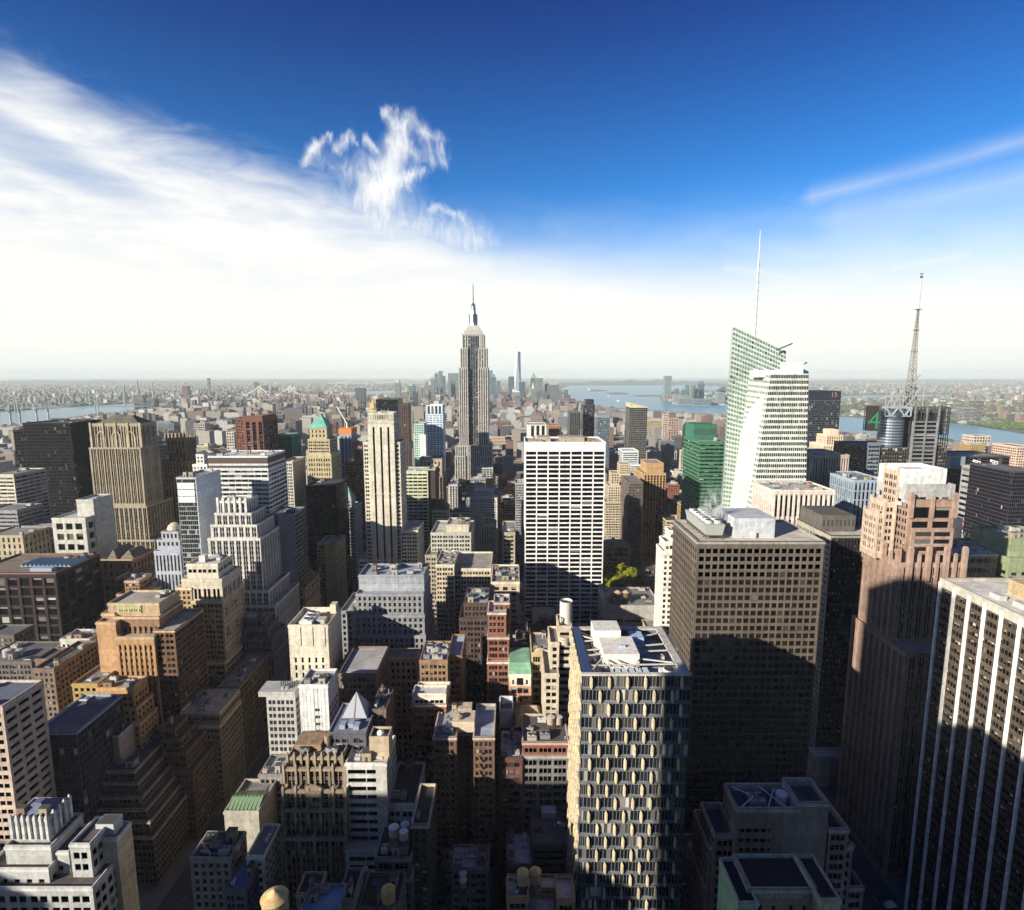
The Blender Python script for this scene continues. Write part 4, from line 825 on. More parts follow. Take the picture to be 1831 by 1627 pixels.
# striped slender tower with a drum on top, beside it
r, ws = bld('apartment_tower', 'slender cream tower with dark striped side and a round metal drum on top', 'building', 'the slender cream tower with a drum',
    [(999, 1023, 1119, 264, 14, sty('bandw', bay=30, fl=3.6, wins=[(.03, .97)], sill=.35, wh=.55)), (984, 1000, 1148, 262, 18, 'punch'), (973, 999.5, 1204, 256, 24, sty('pair', bay=4))], col=(.52, .44, .33), gl='black', kit=2)
(a0, a1, b0, b1, z) = ws[0]; mb = MB(); cx_ = (a0 + a1) / 2 + .8; mb.frustum(cx_, b0 + 6, z - 1, z + 10.5, 3.1, 3.1, 20, 0).frustum(cx_, b0 + 6, z + 10.5, z + 9.6, 3.1, 2.5, 20, 0).frustum(cx_, b0 + 6, z + 9.59, z + 9.6, 2.5, 2.49, 20, 1, 1); mb.build('drum', [plain('galvanised_drum', (.60, .58, .50), .45), plain('dark_louvre', (.05, .05, .05), .7)], r)
mb = MB()
for i in range(3): mb.frustum(cx_ - 1.2, b0 - .2 + i * .5, z - 6 - 1.6 * i, z - 5 - 1.6 * i, 2.8, 2.8, 14, 0, 0)
mb.build('rounded_balcony', [wall((.52, .44, .33))], r)

bld('office_block', 'bright white blank wall block with small square windows, tucked beside the broad grey brown block', 'building', 'the narrow white block',
    [(1197, 1215, 948, 338, 10, 'punch'), (1189, 1206, 968, 333, 13, 'pair'), (1185, 1206, 985, 330, 15, 'punch')], col=(.70, .66, .58), kit=2)
bld('office_block', 'low grey ribbed block with rooftop planting below the yellow green trees', 'building', 'the low grey ribbed block',
    [(1082, 1182, 1082, 438, 40, ST(12, 7, [(.05, .95)], .15, .35, .4, 0, 1.5, 8.5))], col=(.36, .34, .32), roof=(.2, .2, .19), kit=8)
bld('apartment_building', 'ornate brown building with arched cream windows behind the yellow green trees', 'building', 'the ornate brown building',
    [(1083, 1127, 976, 705, 30, sty('loft', bay=7, fl=6.5, m=2))], col=(.36, .23, .13), roof=(.12, .2, .2), kit=6, spand=(.5, .42, .3))
bld('office_tower', 'golden tan tower with dark vertical stripes and a box top, above the avenue', 'building', 'the golden striped tower',
    [(1157, 1187, 828, 770, 40, 'blank'), (1150, 1191, 846, 765, 55, sty('strip', bay=4.2, fl=3.6, wins=[(.35, .98)], sp=.5, rec=.5))], col=(.42, .27, .13), gl='black', roof=(.35, .3, .25))
bld('apartment_building', 'beige stepped building left of the golden striped tower', 'building', 'the beige stepped building',
    [(1093, 1108, 845, 775, 20, 'punch'), (1088, 1117, 868, 770, 30, 'punch'), (1082, 1121, 897, 765, 40, 'pair')], col=(.50, .42, .30))
bld('office_building', 'dark brown building with light windows behind the beige stepped building', 'building', 'the dark brown building behind the beige one',
    [(1124, 1150, 862, 720, 50, 'pair')], col=(.14, .11, .09), gl='dark')
bld('apartment_building', 'wide beige stepped apartment block with a tower, beyond the golden striped tower', 'building', 'the wide beige block',
    [(1108, 1128, 829, 850, 20, 'punch'), (1100, 1136, 850, 845, 40, 'punch'), (1098, 1145, 872, 840, 60, 'punch')], col=(.52, .43, .30))
bld('office_building', 'low white glass block with bands, below the dark glass tower with slanted top', 'building', 'the white banded glass block',
    [(1113, 1142, 806, 980, 40, sty('bandw', bay=8)), (1116, 1156, 830, 975, 60, sty('bandw', bay=8))], col=(.62, .66, .64), gl='blue', roof=(.6, .6, .58))
r, ws = bld('apartment_tower', 'dark glass tower with a slanted golden top standing alone before the river', 'building', 'the dark tower with slanted top',
    [(1126, 1158, 728, 1150, 40, sty('curtain', bay=3.5, wins=[(.1, .9)], sill=.2, wh=.65))], col=(.14, .14, .13), gl='black')
(a0, a1, b0, b1, z) = ws[0]; mb = MB(); mb.quads([[(a0, b0 - .2, z - 1), (a1, b0 - .2, z - 1), (a1, b0 - .2, z + 1), (a0, b0 - .2, z + 9)], [(a0, b0 - .2, z + 9), (a1, b0 - .2, z + 1), (a1, b1, z + 1), (a0, b1, z + 9)], [(a0, b1, z - 1), (a0, b0 - .2, z - 1), (a0, b0 - .2, z + 9), (a0, b1, z + 9)], [(a1, b0 - .2, z - 1), (a1, b1, z - 1), (a1, b1, z + 1), (a1, b0 - .2, z + 1)], [(a1, b1, z - 1), (a0, b1, z - 1), (a0, b1, z + 9), (a1, b1, z + 1)]]); mb.build('crown', [wall((.52, .46, .26))], r)
bld('apartment_tower', 'slim charcoal tower with balcony lines behind the white gridded slab', 'building', 'the slim charcoal tower', [(1048, 1062, 714, 1300, 30, 'curtain'), (1043, 1064, 724, 1290, 45, 'curtain')], col=(.07, .07, .08), gl='dark')
bld('office_tower', 'slate glass tower with pale top behind the white gridded slab', 'building', 'the slate tower with pale top', [(1068, 1091, 740, 1150, 40, sty('curtain', bay=3, top=8))], col=(.22, .24, .26), gl='blue')
bld('apartment_tower', 'black tower with white corner piers behind the white gridded slab', 'building', 'the black tower with white piers', [(1018, 1038, 736, 1250, 40, sty('strip', bay=5, fl=4))], col=(.10, .10, .11), gl='black', spand=(.03, .03, .03))
bld('office_tower', 'white tower with broad black stripes peeping over the white gridded slab', 'building', 'the white tower with black stripes', [(943, 977, 759, 900, 40, sty('strip', bay=9, fl=5, m=8, top=2))], col=(.62, .60, .54), gl='black', spand=(.02, .02, .02))
bld('apartment_building', 'rust coloured building peeping over the white gridded slab', 'building', 'the rust building', [(981, 1001, 760, 960, 40, 'punch')], col=(.38, .20, .11))

# cream loft block and neighbours left of the gridded slab
bld('loft_building', 'long cream loft block of regular windows with rooftop machinery, left of the white gridded slab', 'building', 'the long cream loft block',
    [(779, 812, 1009, 398, 34, 'pair'), (811.5, 878, 1016, 402, 40, 'pair')], col=(.52, .44, .32), kit=8, trim=(.6, .55, .45), roof=(.35, .31, .26))
bld('loft_building', 'pale grey green stepped loft with a blank cream gable, behind the long cream loft block', 'building', 'the pale stepped loft',
    [(798, 838, 938, 455, 24, 'blank', (.56, .50, .38)), (770, 842, 952, 452, 40, 'pair')], col=(.44, .43, .36), kit=5, roof=(.5, .48, .42))
bld('office_building', 'narrow cream building with a gabled gothic top behind the pale stepped loft', 'building', 'the gothic topped building',
    [(864, 884, 924, 705, 20, 'pier'), (860, 887, 940, 700, 30, 'pier')], col=(.50, .43, .32), kit=1)
bld('office_building', 'narrow building with a cream cornice and dark side, beside the white gridded slab', 'building', 'the narrow building with cornice',
    [(898, 921, 952, 478, 40, sty('triple', bay=8))], col=(.40, .35, .26), kit=3)
bld('office_building', 'cream office building with a heavy cornice and arcaded top, next to the white gridded slab', 'building', 'the cream building with heavy cornice',
    [(878, 929, 1040, 372, 36, ST(6, 4, [(.22, .78)], .2, .6, .5, 0, 1, 3))], col=(.50, .42, .30), kit=7, trim=(.66, .58, .45))
bld('loft_building', 'tall grey brown loft strip left of the long cream loft block', 'building', 'the grey brown loft strip', [(760, 781, 992, 440, 34, 'pair')], col=(.36, .31, .24), kit=2)
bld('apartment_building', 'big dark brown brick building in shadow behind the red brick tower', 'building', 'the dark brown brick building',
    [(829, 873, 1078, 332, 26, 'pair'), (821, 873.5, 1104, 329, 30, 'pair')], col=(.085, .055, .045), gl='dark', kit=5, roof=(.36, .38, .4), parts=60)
bld('apartment_building', 'slender red brick tower with white cornices and a blue grey roof', 'building', 'the red brick tower',
    [(883, 911, 1076, 304, 12, 'punch'), (872, 905, 1094, 298, 16, 'pair'), (871.5, 910, 1138, 296, 22, 'triple'), (871, 910.5, 1182, 293, 26, 'triple')], col=(.22, .095, .065), gl='dark', trim=(.55, .46, .4), roof=(.42, .46, .5), parts=90, kit=3)
bld('loft_building', 'plain dark red building with roof sheds, right of the slender red brick tower', 'building', 'the plain dark red building',
    [(911, 950, 1158, 322, 34, sty('punch', top=6))], col=(.17, .075, .055), kit=8, roof=(.09, .08, .08))
bld('theatre', 'windowless brown brick hall with an arched dormer on its roof, before the white gridded slab', 'building', 'the brown hall with arched dormer',
    [(952, 999, 1116, 382, 34, 'blank')], col=(.13, .085, .07), kit=2)
(a0, a1, b0, b1, z) = NICKS[-1][2][0]; mb = MB(); mb.frustum((a0 + a1) / 2, b0 + 4, z, z + 4.5, 5.5, 4, 12, 0, 0); mb.box(a0 + 5, a1 - 5, b0 + .2, b0 + 1.4, z - .5, z + 3.2, 1); mb.build('dormer', [wall((.16, .10, .08)), glass('dark')], NICKS[-1][0])
r, ws = bld('town_building', 'small cream fronted building with a green mansard roof and one big arched window', 'building', 'the green mansard building',
    [(909.5, 950, 1205, 282, 24, sty('triple', bay=8, fl=5))], col=(.46, .25, .16), trim=(.66, .62, .5), kit=2, roof=(.3, .4, .3))
(a0, a1, b0, b1, z) = ws[0]; mb = MB(); mb.hip(a0, a1, b0, b1, z, z + 4.5, .92, .7); mb.build('mansard_roof', [roofing((.22, .42, .28))], r); mb = MB(); mb.box(a0 + .2, a1 - .2, b0 - .5, b0 - .26, z - 6.5, z + .1); mb.frustum((a0 + a1) / 2, b0 - .7, z - 4.5, z - 4.6, 1.9, 1.9, 14, 1); mb.box((a0 + a1) / 2 - 1.7, (a0 + a1) / 2 + 1.7, b0 - .62, b0 - .5, z - 6, z - 2, 1)
for s_ in (-3.6, 3.6): mb.box((a0 + a1) / 2 + s_ - .5, (a0 + a1) / 2 + s_ + .5, b0 - .56, b0 - .5, z - 5.5, z - 3, 1)
mb.build('arched_front', [wall((.66, .62, .5)), glass('dark')], r)
bld('loft_building', 'narrow yellow stone loft with tall dark windows and a curved pediment', 'building', 'the narrow yellow loft',
    [(950, 984, 1166, 287, 24, sty('loft', bay=5, fl=4.4))], col=(.44, .35, .19), gl='dark', parts=40, kit=3)
(a0, a1, b0, b1, z) = NICKS[-1][2][0]; mb = MB(); mb.frustum((a0 + a1) / 2, b0 + .6, z - .4, z - .3, 0, 0, 4); 
for i in range(10): t_ = math.pi * i / 10; u_ = math.pi * (i + 1) / 10; cxp = (a0 + a1) / 2; mb.quads([[(cxp + 3.4 * math.cos(u_), b0 - .3, z + 2.4 * math.sin(u_)), (cxp, b0 - .3, z), (cxp, b0 - .3, z), (cxp + 3.4 * math.cos(t_), b0 - .3, z + 2.4 * math.sin(t_))], [(cxp + 3.4 * math.cos(t_), b0 - .3, z + 2.4 * math.sin(t_)), (cxp + 3.4 * math.cos(t_), b0 + .5, z + 2.4 * math.sin(t_)), (cxp + 3.4 * math.cos(u_), b0 + .5, z + 2.4 * math.sin(u_)), (cxp + 3.4 * math.cos(u_), b0 - .3, z + 2.4 * math.sin(u_))]])
mb.build('pediment', [wall((.5, .42, .25))], NICKS[-1][0])

# grey ziggurat with cream base
W13 = ST(3.15, 3.75, [(.26, .74)], .2, .62, .5, 0, .8, 1.6)
bld('office_building', 'grey stepped office block of small paired dark windows with blue grey machine floor', 'building', 'the grey stepped block',
    [(641, 758, 1028, 338, 22, 'blank', (.34, .36, .38)), (636, 757, 1061, 331, 30, W13), (633, 759, 1099, 329, 34, W13), (630, 761, 1136, 327, 40, W13)], col=(.235, .235, .245), gl='black', roof=(.32, .36, .42), kit=9, trim=(.28, .29, .31), parts=100)
bld('office_building', 'narrow grey wing with matching windows, against the left flank of the grey stepped block', 'building', 'the narrow grey wing',
    [(608, 632, 1092, 334, 30, W13)], col=(.25, .25, .26), gl='black', kit=2, roof=(.4, .38, .36))
bld('loft_building', 'cream arcaded loft at the foot of the grey stepped block', 'building', 'the cream arcaded loft',
    [(676, 746, 1176, 312, 12, sty('punch', bay=3.0, fl=4.2, wh=.6))], col=(.56, .48, .35), kit=0, parts=60)

# white blank building, white tiled slab, pyramid
r, ws = bld('telephone_exchange', 'cream white blank walled building with slot windows and big rooftop vents', 'building', 'the cream blank walled building',
    [(515, 586, 1117, 294, 24, ST(4.0, 4.4, [(.3, .62)], .1, .7, .5, 0, 1.5, 18))], col=(.60, .54, .43), roof=(.30, .2, .12), kit=0, parts=70, para=3.2, sides=ST(4.4, 4.4, [(.3, .62)], .2, .6, .5, 0, 1.5, 18))
(a0, a1, b0, b1, z) = ws[0]
mb = MB()
for i in range(3): mb.box(a0 + 1.2 + i * 6.6, a0 + 6.6 + i * 6.6, b0 - .35, b0, z - 12, z - 1)
mb.build('vent_panel', [wall((.60, .54, .43))], r); mb = MB(); mb.box(a0 + 4, a0 + 11, b0 + 5, b0 + 19, z - 3.2, z - .4)
for i in range(3): mb.frustum(a0 + 7.5, b0 + 7.5 + i * 4.6, z - .4, z + .5, 1.7, 1.7, 14, 0, 1)
mb.build('fan_unit', [plain('white_unit', (.72, .70, .66), .5), plain('dark_louvre', (.05, .05, .05), .7)], r); mb = MB(); mb.box(a0 + 12.5, a0 + 17, b0 + 8, b0 + 13, z - 3.2, z - .8); mb.build('rooftop_unit', [STEEL()], r); mb = MB(); mb.box(a1 - 4, a1 - .8, b1 - 7, b1 - 2, z - 1, z + 4.2); mb.build('bulkhead', [wall((.60, .54, .43))], r)
r, ws = bld('office_building', 'slim white tiled slab with few black windows and a low white wing', 'building', 'the white tiled slab',
    [(534, 586, 1224, 250, 15, ST(3.1, 3.6, [(.12, .88)], .3, .42, .3, 0, 2.5, 11))], col=(.62, .62, .60), roof=(.45, .42, .38), kit=4, gl='black', sides='blank', parts=0)
(a0, a1, b0, b1, z) = ws[0]; cover = MB()
for i in range(4):
    w_ = (a1 - a0) / 4
    if i not in (2,): cover.box(a0 + w_ * i, a0 + w_ * (i + 1) - (.0), b0 - .12, b0 - .01, 42 if i != 1 else 62, z - 2)
for k in range(22): cover.box(a0, a1, b0 - .16, b0 - .125, z - 5 - k * 3.6, z - 4.9 - k * 3.6, 1)
for k in range(9): cover.box(a0 + (a1 - a0) * k / 8 - .06, a0 + (a1 - a0) * k / 8 + .06, b0 - .17, b0 - .13, 20, z - 2, 1)
cover.build('tile_cladding', [wall((.66, .66, .64), var=.2, streak=.5), wall((.42, .42, .42))], r)
p, q = at(468, 1229, 262), at(534, 1229, 262); mb = MB(); mb.box(p.x, q.x - .4, 258, 268, p.z - 2.6, p.z); 
for i in range(7): mb.box(p.x + 9 + i * 1.1, p.x + 9.3 + i * 1.1, 263, 263.3, p.z, p.z + 2.6 + (i % 3), 1)
mb.frustum(p.x + 11, 261, p.z, p.z + 1, .8, .8, 10, 0, 0).frustum(p.x + 13, 261, p.z, p.z + 1, .8, .8, 10, 0, 0); shell(mb, p.x + 3, q.x - 1, 259.5, 267, 0, p.z - 2.61, dict(STY['pair'], blinds=0), 1, None, None, 1.2, None, 1); mb.build('wing', [wall((.40, .39, .37)), wall((.018, .018, .02))], r)
rp = thing('office_building', 'dark building with a grey metal pyramid on its roof, right of the white tiled slab', 'building', (at(633, 1284, 236).x, 240, 0)); p0, p1, pz = at(611, 1284, 232).x, at(656, 1284, 232).x, at(633, 1284, 232).z
NICKS.append((rp, 'the building with the grey pyramid', [(p0 - 3, p1 + 2, 222, 244, pz)])); FOOT.append((p0 - 4, p1 + 2, 221, 246, 'pyr'))
mb = MB(); mb.hip(p0, p1, 232, 242, pz, at(634, 1237, 237).z, .02, .02); mb.build('pyramid_roof', [plain('lead_sheet', (.36, .37, .41), .5)], rp)
mb = MB(); xm = (p0 + p1) / 2; apex = np.array([xm, 237, at(634, 1237, 237).z]); mb.quads([[(xm - .35, 231.95, pz), (xm + .35, 231.95, pz), apex + [.1, -.35, -.3], apex + [-.1, -.35, -.3]]]); mb.build('ridge_strip', [plain('copper_brown', (.14, .09, .08), .6)], rp)
mb, rbm = MB(), MB(); shell(mb, p0 - 3, p1 + 2, 222, 244, 0, pz - .1, STY['pair'], 0, None, None, .6, rbm); mb.build('tower', [wall((.10, .10, .12)), wall((.1, .1, .1)), glass('dark')], rp); rbm.build('roof', [roofing((.20, .22, .27)), wall((.25, .25, .3))], rp)
for i, (u, v) in enumerate(((.2, .15), (.5, .2), (.75, .12))): mb = MB(); mb.box(p0 + (p1 - p0) * u - 1.2, p0 + (p1 - p0) * u + 1.2, 222 + 20 * v, 222 + 20 * v + 3.4, pz - .7, pz + 1.2); mb.build('rooftop_unit', [plain('blue_grey_metal', (.3, .34, .42), .5)], rp)
bld('loft_building', 'grey roofed loft with a roof shed and sawtooth lights, behind the grey pyramid', 'building', 'the grey roofed loft', [(607, 640, 1190, 300, 20, 'pair'), (605, 672, 1204, 275, 30, 'pair')], col=(.20, .15, .12), kit=8, roof=(.42, .40, .38))
bld('office_building', 'tall thin brown stack like building with a round vent, right of the grey pyramid', 'building', 'the thin brown building', [(662, 690, 1268, 236, 18, 'punch')], col=(.16, .11, .09), kit=5)

# gothic brown setback block, white banded block
G18 = ST(6.2, 3.75, [(.08, .34), (.40, .62), (.68, .92)], .18, .62, .5, .3, .9, 1.5)
r, ws = bld('office_building', 'brown stone gothic setback building with small turrets on every step', 'building', 'the brown gothic building',
    [(514, 612, 1352, 214, 17, G18), (507, 617, 1372, 212.5, 20, G18), (506, 618, 1412, 211, 22, G18), (505, 618.5, 1446, 209, 25, G18), (505, 619, 1497, 206.5, 28, G18)], col=(.215, .165, .115), roof=(.16, .14, .12), kit=6, spand=(.12, .09, .07), parts=100, trim=(.30, .24, .17))
for (a0, a1, b0, b1, z), ks in zip(ws, (9, 6, 6, 6, 5)):
    for i in range(ks):
        x = a0 + (a1 - a0) * i / (ks - 1); mb = MB(); mb.box(x - .45, x + .45, b0 - .6, b0 + .3, z - 7, z + .9).hip(x - .45, x + .45, b0 - .6, b0 + .3, z + .9, z + 2.2, .1, .1); mb.build('turret', [wall((.30, .24, .17))], r)
(a0, a1, b0, b1, z) = ws[2]; mb = MB(); cxp = (a0 + a1) / 2; mb.box(cxp - 3.4, cxp + 3.4, b0 - .35, b0 + .2, z - 18, z + 1.5).hip(cxp - 3.4, cxp + 3.4, b0 - .9, b0 - .3, z + 1.5, z + 2.8, .3, 1); facade(mb, (cxp - 3, b0 - .95, z - 17), (1, 0, 0), (0, -1, 0), 6, 17, sty('triple', bay=6, fl=3.75)); mb.build('bay', [wall((.24, .19, .13)), wall((.1, .08, .07)), glass('dark')], r)
mb = MB(); (a0, a1, b0, b1, z) = ws[0]; mb.box(a0 + 1, a0 + 12, b0 + 5, b0 + 14, z - 1.2, z + 1.6); mb.build('penthouse', [wall((.30, .2, .12))], r); mb = MB(); mb.frustum(a0 + 14, b0 + 8, z, z + 4.2, 1.4, 1.4, 14, 0, 0); mb.build('vent_drum', [plain('brown_drum', (.3, .22, .14), .6)], r)
r, ws = bld('office_building', 'white banded office block with ribbon windows and a tan box penthouse', 'building', 'the white banded office block',
    [(617, 691, 1364, 212, 18, ST(9.0, 3.75, [(.02, .98)], .30, .52, .35, 0, .8, 2.4)), (618, 690, 1519, 206, 24, 'bandw')], col=(.54, .53, .49), gl='dark', roof=(.62, .58, .52), kit=3, parts=60, sides='blank')
(a0, a1, b0, b1, z) = ws[0]; p, q = at(660, 1321, 216), at(695, 1321, 216); mb = MB(); mb.box(p.x, q.x, 216, 223, z - 1.2, p.z).box(p.x + .4, q.x - .4, 216.4, 222.6, p.z, p.z + .02, 1).frustum((p.x + q.x) / 2, 219.5, p.z + .02, p.z + .8, 1.5, 1.5, 16, 2, 2); mb.frustum((p.x + q.x) / 2, 219.5, p.z + .8, p.z + 1.6, 1.5, .1, 16, 2)
mb.box(p.x, q.x, 216, 216.4, p.z, p.z + 1).box(p.x, q.x, 222.6, 223, p.z, p.z + 1).box(p.x, p.x + .4, 216.4, 222.6, p.z, p.z + 1).box(q.x - .4, q.x, 216.4, 222.6, p.z, p.z + 1); mb.build('penthouse', [wall((.44, .35, .24)), plain('tar', (.06, .06, .06), .9), plain('white_paint', (.8, .8, .8), .5)], r)
mb = MB(); nb = 7
for j in range(3): zz = z - 4.6 - 3.75 * j; 
mb.box(a1 - 4.4, a1, b0 - .2, b0, 20, z); mb.build('blank_bay', [wall((.50, .48, .43))], r)
bld('town_building', 'narrow white fronted ornate building with a black roof, right of the white banded office block', 'building', 'the white fronted ornate building',
    [(691, 743, 1437, 214, 26, ST(5.2, 4.3, [(.1, .44), (.54, .88)], .12, .66, .5, 0, .8, 2.6))], col=(.60, .60, .58), roof=(.035, .03, .035), trim=(.62, .58, .48), parts=20, kit=3)

r, ws = bld('loft_building', 'russet brick loft with white top floor and wide grey roof, above the canyon', 'building', 'the russet loft with white top',
    [(737, 797, 1240, 255, 8, sty('triple', bay=6.5, fl=4.2, top=2.5), (.66, .62, .54)), (736.5, 797.5, 1258, 254, 20, sty('triple', bay=5.2, fl=3.7))], col=(.30, .125, .06), trim=(.60, .52, .42), parts=100, kit=0, roof=(.62, .6, .56))
bld('loft_building', 'wide grey flat roofed loft with roof clutter, joined behind the russet loft', 'building', 'the wide grey roofed loft',
    [(750, 800, 1180, 282, 22, 'pair'), (800.5, 826, 1172, 290, 26, 'pair')], col=(.27, .17, .10), roof=(.38, .44, .52), kit=9)
# U shaped brown building with fire escapes
r, ws = bld('apartment_building', 'U-shaped brown brick building with fire escapes down its recessed court', 'building', 'the U-shaped brown building',
    [(774, 816, 1317, 234, 26, sty('pair', bay=4.5)), (846, 884, 1317, 234, 26, sty('pair', bay=4.5)), (815.9, 846.1, 1310, 246, 14, 'punch')], col=(.165, .095, .07), roof=(.38, .42, .48), trim=(.5, .42, .34), parts=40, kit=6)
(a0, a1, b0, b1, z) = ws[0]; (c0, c1, d0, d1, z2) = ws[1]
p, q = at(808, 1292, 240), at(848, 1292, 240); mb = MB(); mb.box(p.x, q.x, 240, 249, z - 2, z + 3.2); mb.build('bulkhead', [wall((.52, .42, .31))], r); mb = MB(); p, q = at(818, 1268, 252), at(843, 1268, 252); mb.box(p.x, q.x, 252, 258, z - 1, p.z); mb.build('bulkhead', [wall((.56, .46, .34))], r)
for (xx, col_) in ((a1 - 4.5, 0), (a1 + .3, 0), (c0 - 2.6, 0), (c0 + 1.5, 0)):
    y = (b0 if xx < a1 - 1 or xx > c0 else 246); fe = MB()
    for k in range(16):
        zz = z - 8 - 3.6 * k; fe.box(xx, xx + 2.4, y - 1.2, y - .02, zz, zz + .12); fe.box(xx, xx + 2.4, y - 1.2, y - 1.14, zz + .12, zz + .9, 1); fe.bar((xx, y - .9, zz), (xx + 2.4, y - .9, zz - 3.6), .12)
    fe.build('fire_escape', [plain('rusty_iron', (.30, .19, .08), .7), plain('iron_rail', (.16, .11, .06), .7)], r)
bld('loft_building', 'red brick and grey loft with brick parapet, left of the checkered facade tower', 'building', 'the red and grey loft',
    [(934, 1017, 1326, 240, 22, sty('triple', bay=7.5, fl=3.8, top=2.5), (.26, .085, .06)), (933.5, 1017.5, 1350, 239, 24, sty('loft', bay=7.5, fl=4))], col=(.20, .19, .19), roof=(.10, .09, .09), parts=90, kit=5, trim=(.45, .4, .34))
bld('loft_building', 'low brick building with a speckled grey white roof, right of the U-shaped building', 'building', 'the low brick building with speckled roof', [(893, 934, 1354, 238, 22, 'triple')], col=(.14, .06, .05), roof=(.62, .63, .66), kit=6)
bld('apartment_building', 'plain white shaft with a dark open top, above the speckled roof', 'building', 'the plain white shaft', [(893, 917, 1268, 262, 12, 'blank')], col=(.52, .54, .58), roof=(.05, .05, .05), kit=2, para=4)
bld('town_building', 'brown building with a tan pitched roof behind the red and grey loft', 'building', 'the tan pitched roof building', [(920, 974, 1300, 262, 18, 'pair')], col=(.2, .13, .09), roof=(.4, .29, .18), kit=2)
(a0, a1, b0, b1, z) = NICKS[-1][2][0]; mb = MB(); mb.hip(a0, a1, b0, b1, z - .2, z + 6, .5, .05); mb.build('pitched_roof', [roofing((.42, .30, .19))], NICKS[-1][0])

# ------------------------------------------------ very near roofs at the bottom edge
bld('loft_building', 'orange brown roof building with light pits at the bottom edge, under two tan water tanks', 'building', 'the orange brown roof building',
    [(906, 945, 1603, 172, 8, 'triple'), (945.1, 995, 1640, 171, 9, 'blank'), (996, 1028, 1607, 172, 9, 'triple'), (907, 1022, 1588, 181, 6, 'blank')], col=(.36, .24, .13), roof=(.45, .43, .42), kit=2)
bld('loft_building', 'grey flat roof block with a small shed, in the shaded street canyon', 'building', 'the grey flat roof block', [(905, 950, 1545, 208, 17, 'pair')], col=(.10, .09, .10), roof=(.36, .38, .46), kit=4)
bld('parking_garage', 'open parking deck with a small grey booth beside the checkered facade tower', 'garage', 'the open parking deck', [(951, 1012, 1508, 216, 20, sty('bandw', bay=6, fl=3.2))], col=(.13, .12, .13), roof=(.13, .125, .125), kit=0)
(a0, a1, b0, b1, z) = NICKS[-1][2][0]; PARK = (a0, a1, b0, b1, z - 1.2); mb = MB(); mb.box(a0 + 5, a0 + 11.5, b1 - 5, b1 - .6, z - 1.2, z + 1.6); mb.build('booth', [wall((.48, .5, .54))], NICKS[-1][0])
bld('loft_building', 'dark building with three white capped round tanks on its black roof', 'building', 'the dark building with three tanks',
    [(670, 735, 1533, 192, 15, sty('loft', bay=6, fl=4)), (668, 735.5, 1570, 189, 18, sty('loft', bay=6, fl=4))], col=(.13, .12, .13), roof=(.028, .026, .03), trim=(.3, .28, .26), parts=20, kit=2)
bld('apartment_building', 'narrow tall black slab with a pale edge and roof pit beside the three tanks', 'building', 'the narrow black slab', [(735.5, 766, 1474, 195, 22, 'punch')], col=(.07, .06, .055), roof=(.05, .05, .05), kit=1, trim=(.5, .42, .3))
bld('town_building', 'tan topped block with a black roof and a dish, at the bottom edge', 'building', 'the tan topped block', [(529, 569, 1597, 178, 9, sty('pier', bay=3))], col=(.34, .27, .17), roof=(.03, .03, .032), kit=1, trim=(.42, .33, .2))
bld('loft_building', 'block with a ribbed blue grey roof at the bottom edge', 'building', 'the ribbed blue roof block', [(536, 604, 1628, 160, 10, 'pair')], col=(.2, .2, .2), roof=(.30, .42, .48), kit=3)
bld('loft_building', 'grey brick block with a black roof, left of the yellow water tank', 'building', 'the grey brick block', [(603, 632, 1606, 168, 12, 'blank')], col=(.24, .24, .22), roof=(.04, .04, .04), kit=2)
bld('loft_building', 'low dark block with slatted roof under the yellow water tank', 'building', 'the dark block with slatted roof', [(640, 712, 1622, 170, 14, 'pair')], col=(.16, .13, .1), roof=(.06, .05, .045), kit=3)
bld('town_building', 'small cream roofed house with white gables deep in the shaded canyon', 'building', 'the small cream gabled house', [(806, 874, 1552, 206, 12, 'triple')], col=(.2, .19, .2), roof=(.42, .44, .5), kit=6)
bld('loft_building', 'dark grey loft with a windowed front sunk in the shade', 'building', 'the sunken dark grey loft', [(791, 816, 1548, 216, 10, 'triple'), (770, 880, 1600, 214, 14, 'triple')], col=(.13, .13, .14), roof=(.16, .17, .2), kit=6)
# right of the checkered tower
r, ws = bld('office_building', 'sand coloured stepped block with blank stone front and grouped windows', 'building', 'the sand coloured stepped block',
    [(1318, 1428, 1444, 175, 12, ST(30, 3.7, [(.04, .13), (.15, .25), (.28, .38), (.41, .50), (.54, .58)], .3, .45, .3, 0, .6, 7)), (1428.1, 1483, 1434, 175.8, 12, 'blank'), (1278, 1318.5, 1491, 177, 15, sty('triple', bay=6, fl=3.7)), (1482.5, 1518, 1481, 177, 15, sty('triple', bay=6, fl=3.7)), (1268, 1526, 1512, 178.5, 17, sty('triple', bay=6, fl=3.7)), (1262, 1545, 1585, 180, 20, 'triple')],
    col=(.28, .215, .175), roof=(.10, .09, .09), para=3.0, kit=0, parts=60, trim=(.5, .42, .36))
(a0, a1, b0, b1, z) = ws[0]
for i in range(2): mb = MB(); mb.box(a0 + 6.5 + 3 * i, a0 + 9 + 3 * i, b0 + 4, b0 + 9, z - 3, z - 1.2).frustum(a0 + 7.75 + 3 * i, b0 + 6.5, z - 1.2, z - .6, 1.1, 1.1, 14, 0, 1); mb.build('fan_unit', [plain('galvanised_panel', (.36, .38, .35), .5), plain('dark_louvre', (.05, .05, .05), .7)], r)
mb = MB(); mb.frustum(a1 - 3, b0 + 6, z - 3, z + .6, 2.0, 2.0, 18, 0, 1); mb.build('vent_drum', [plain('grey_drum', (.4, .4, .42), .5), plain('pale_lid', (.6, .62, .66), .5)], r)
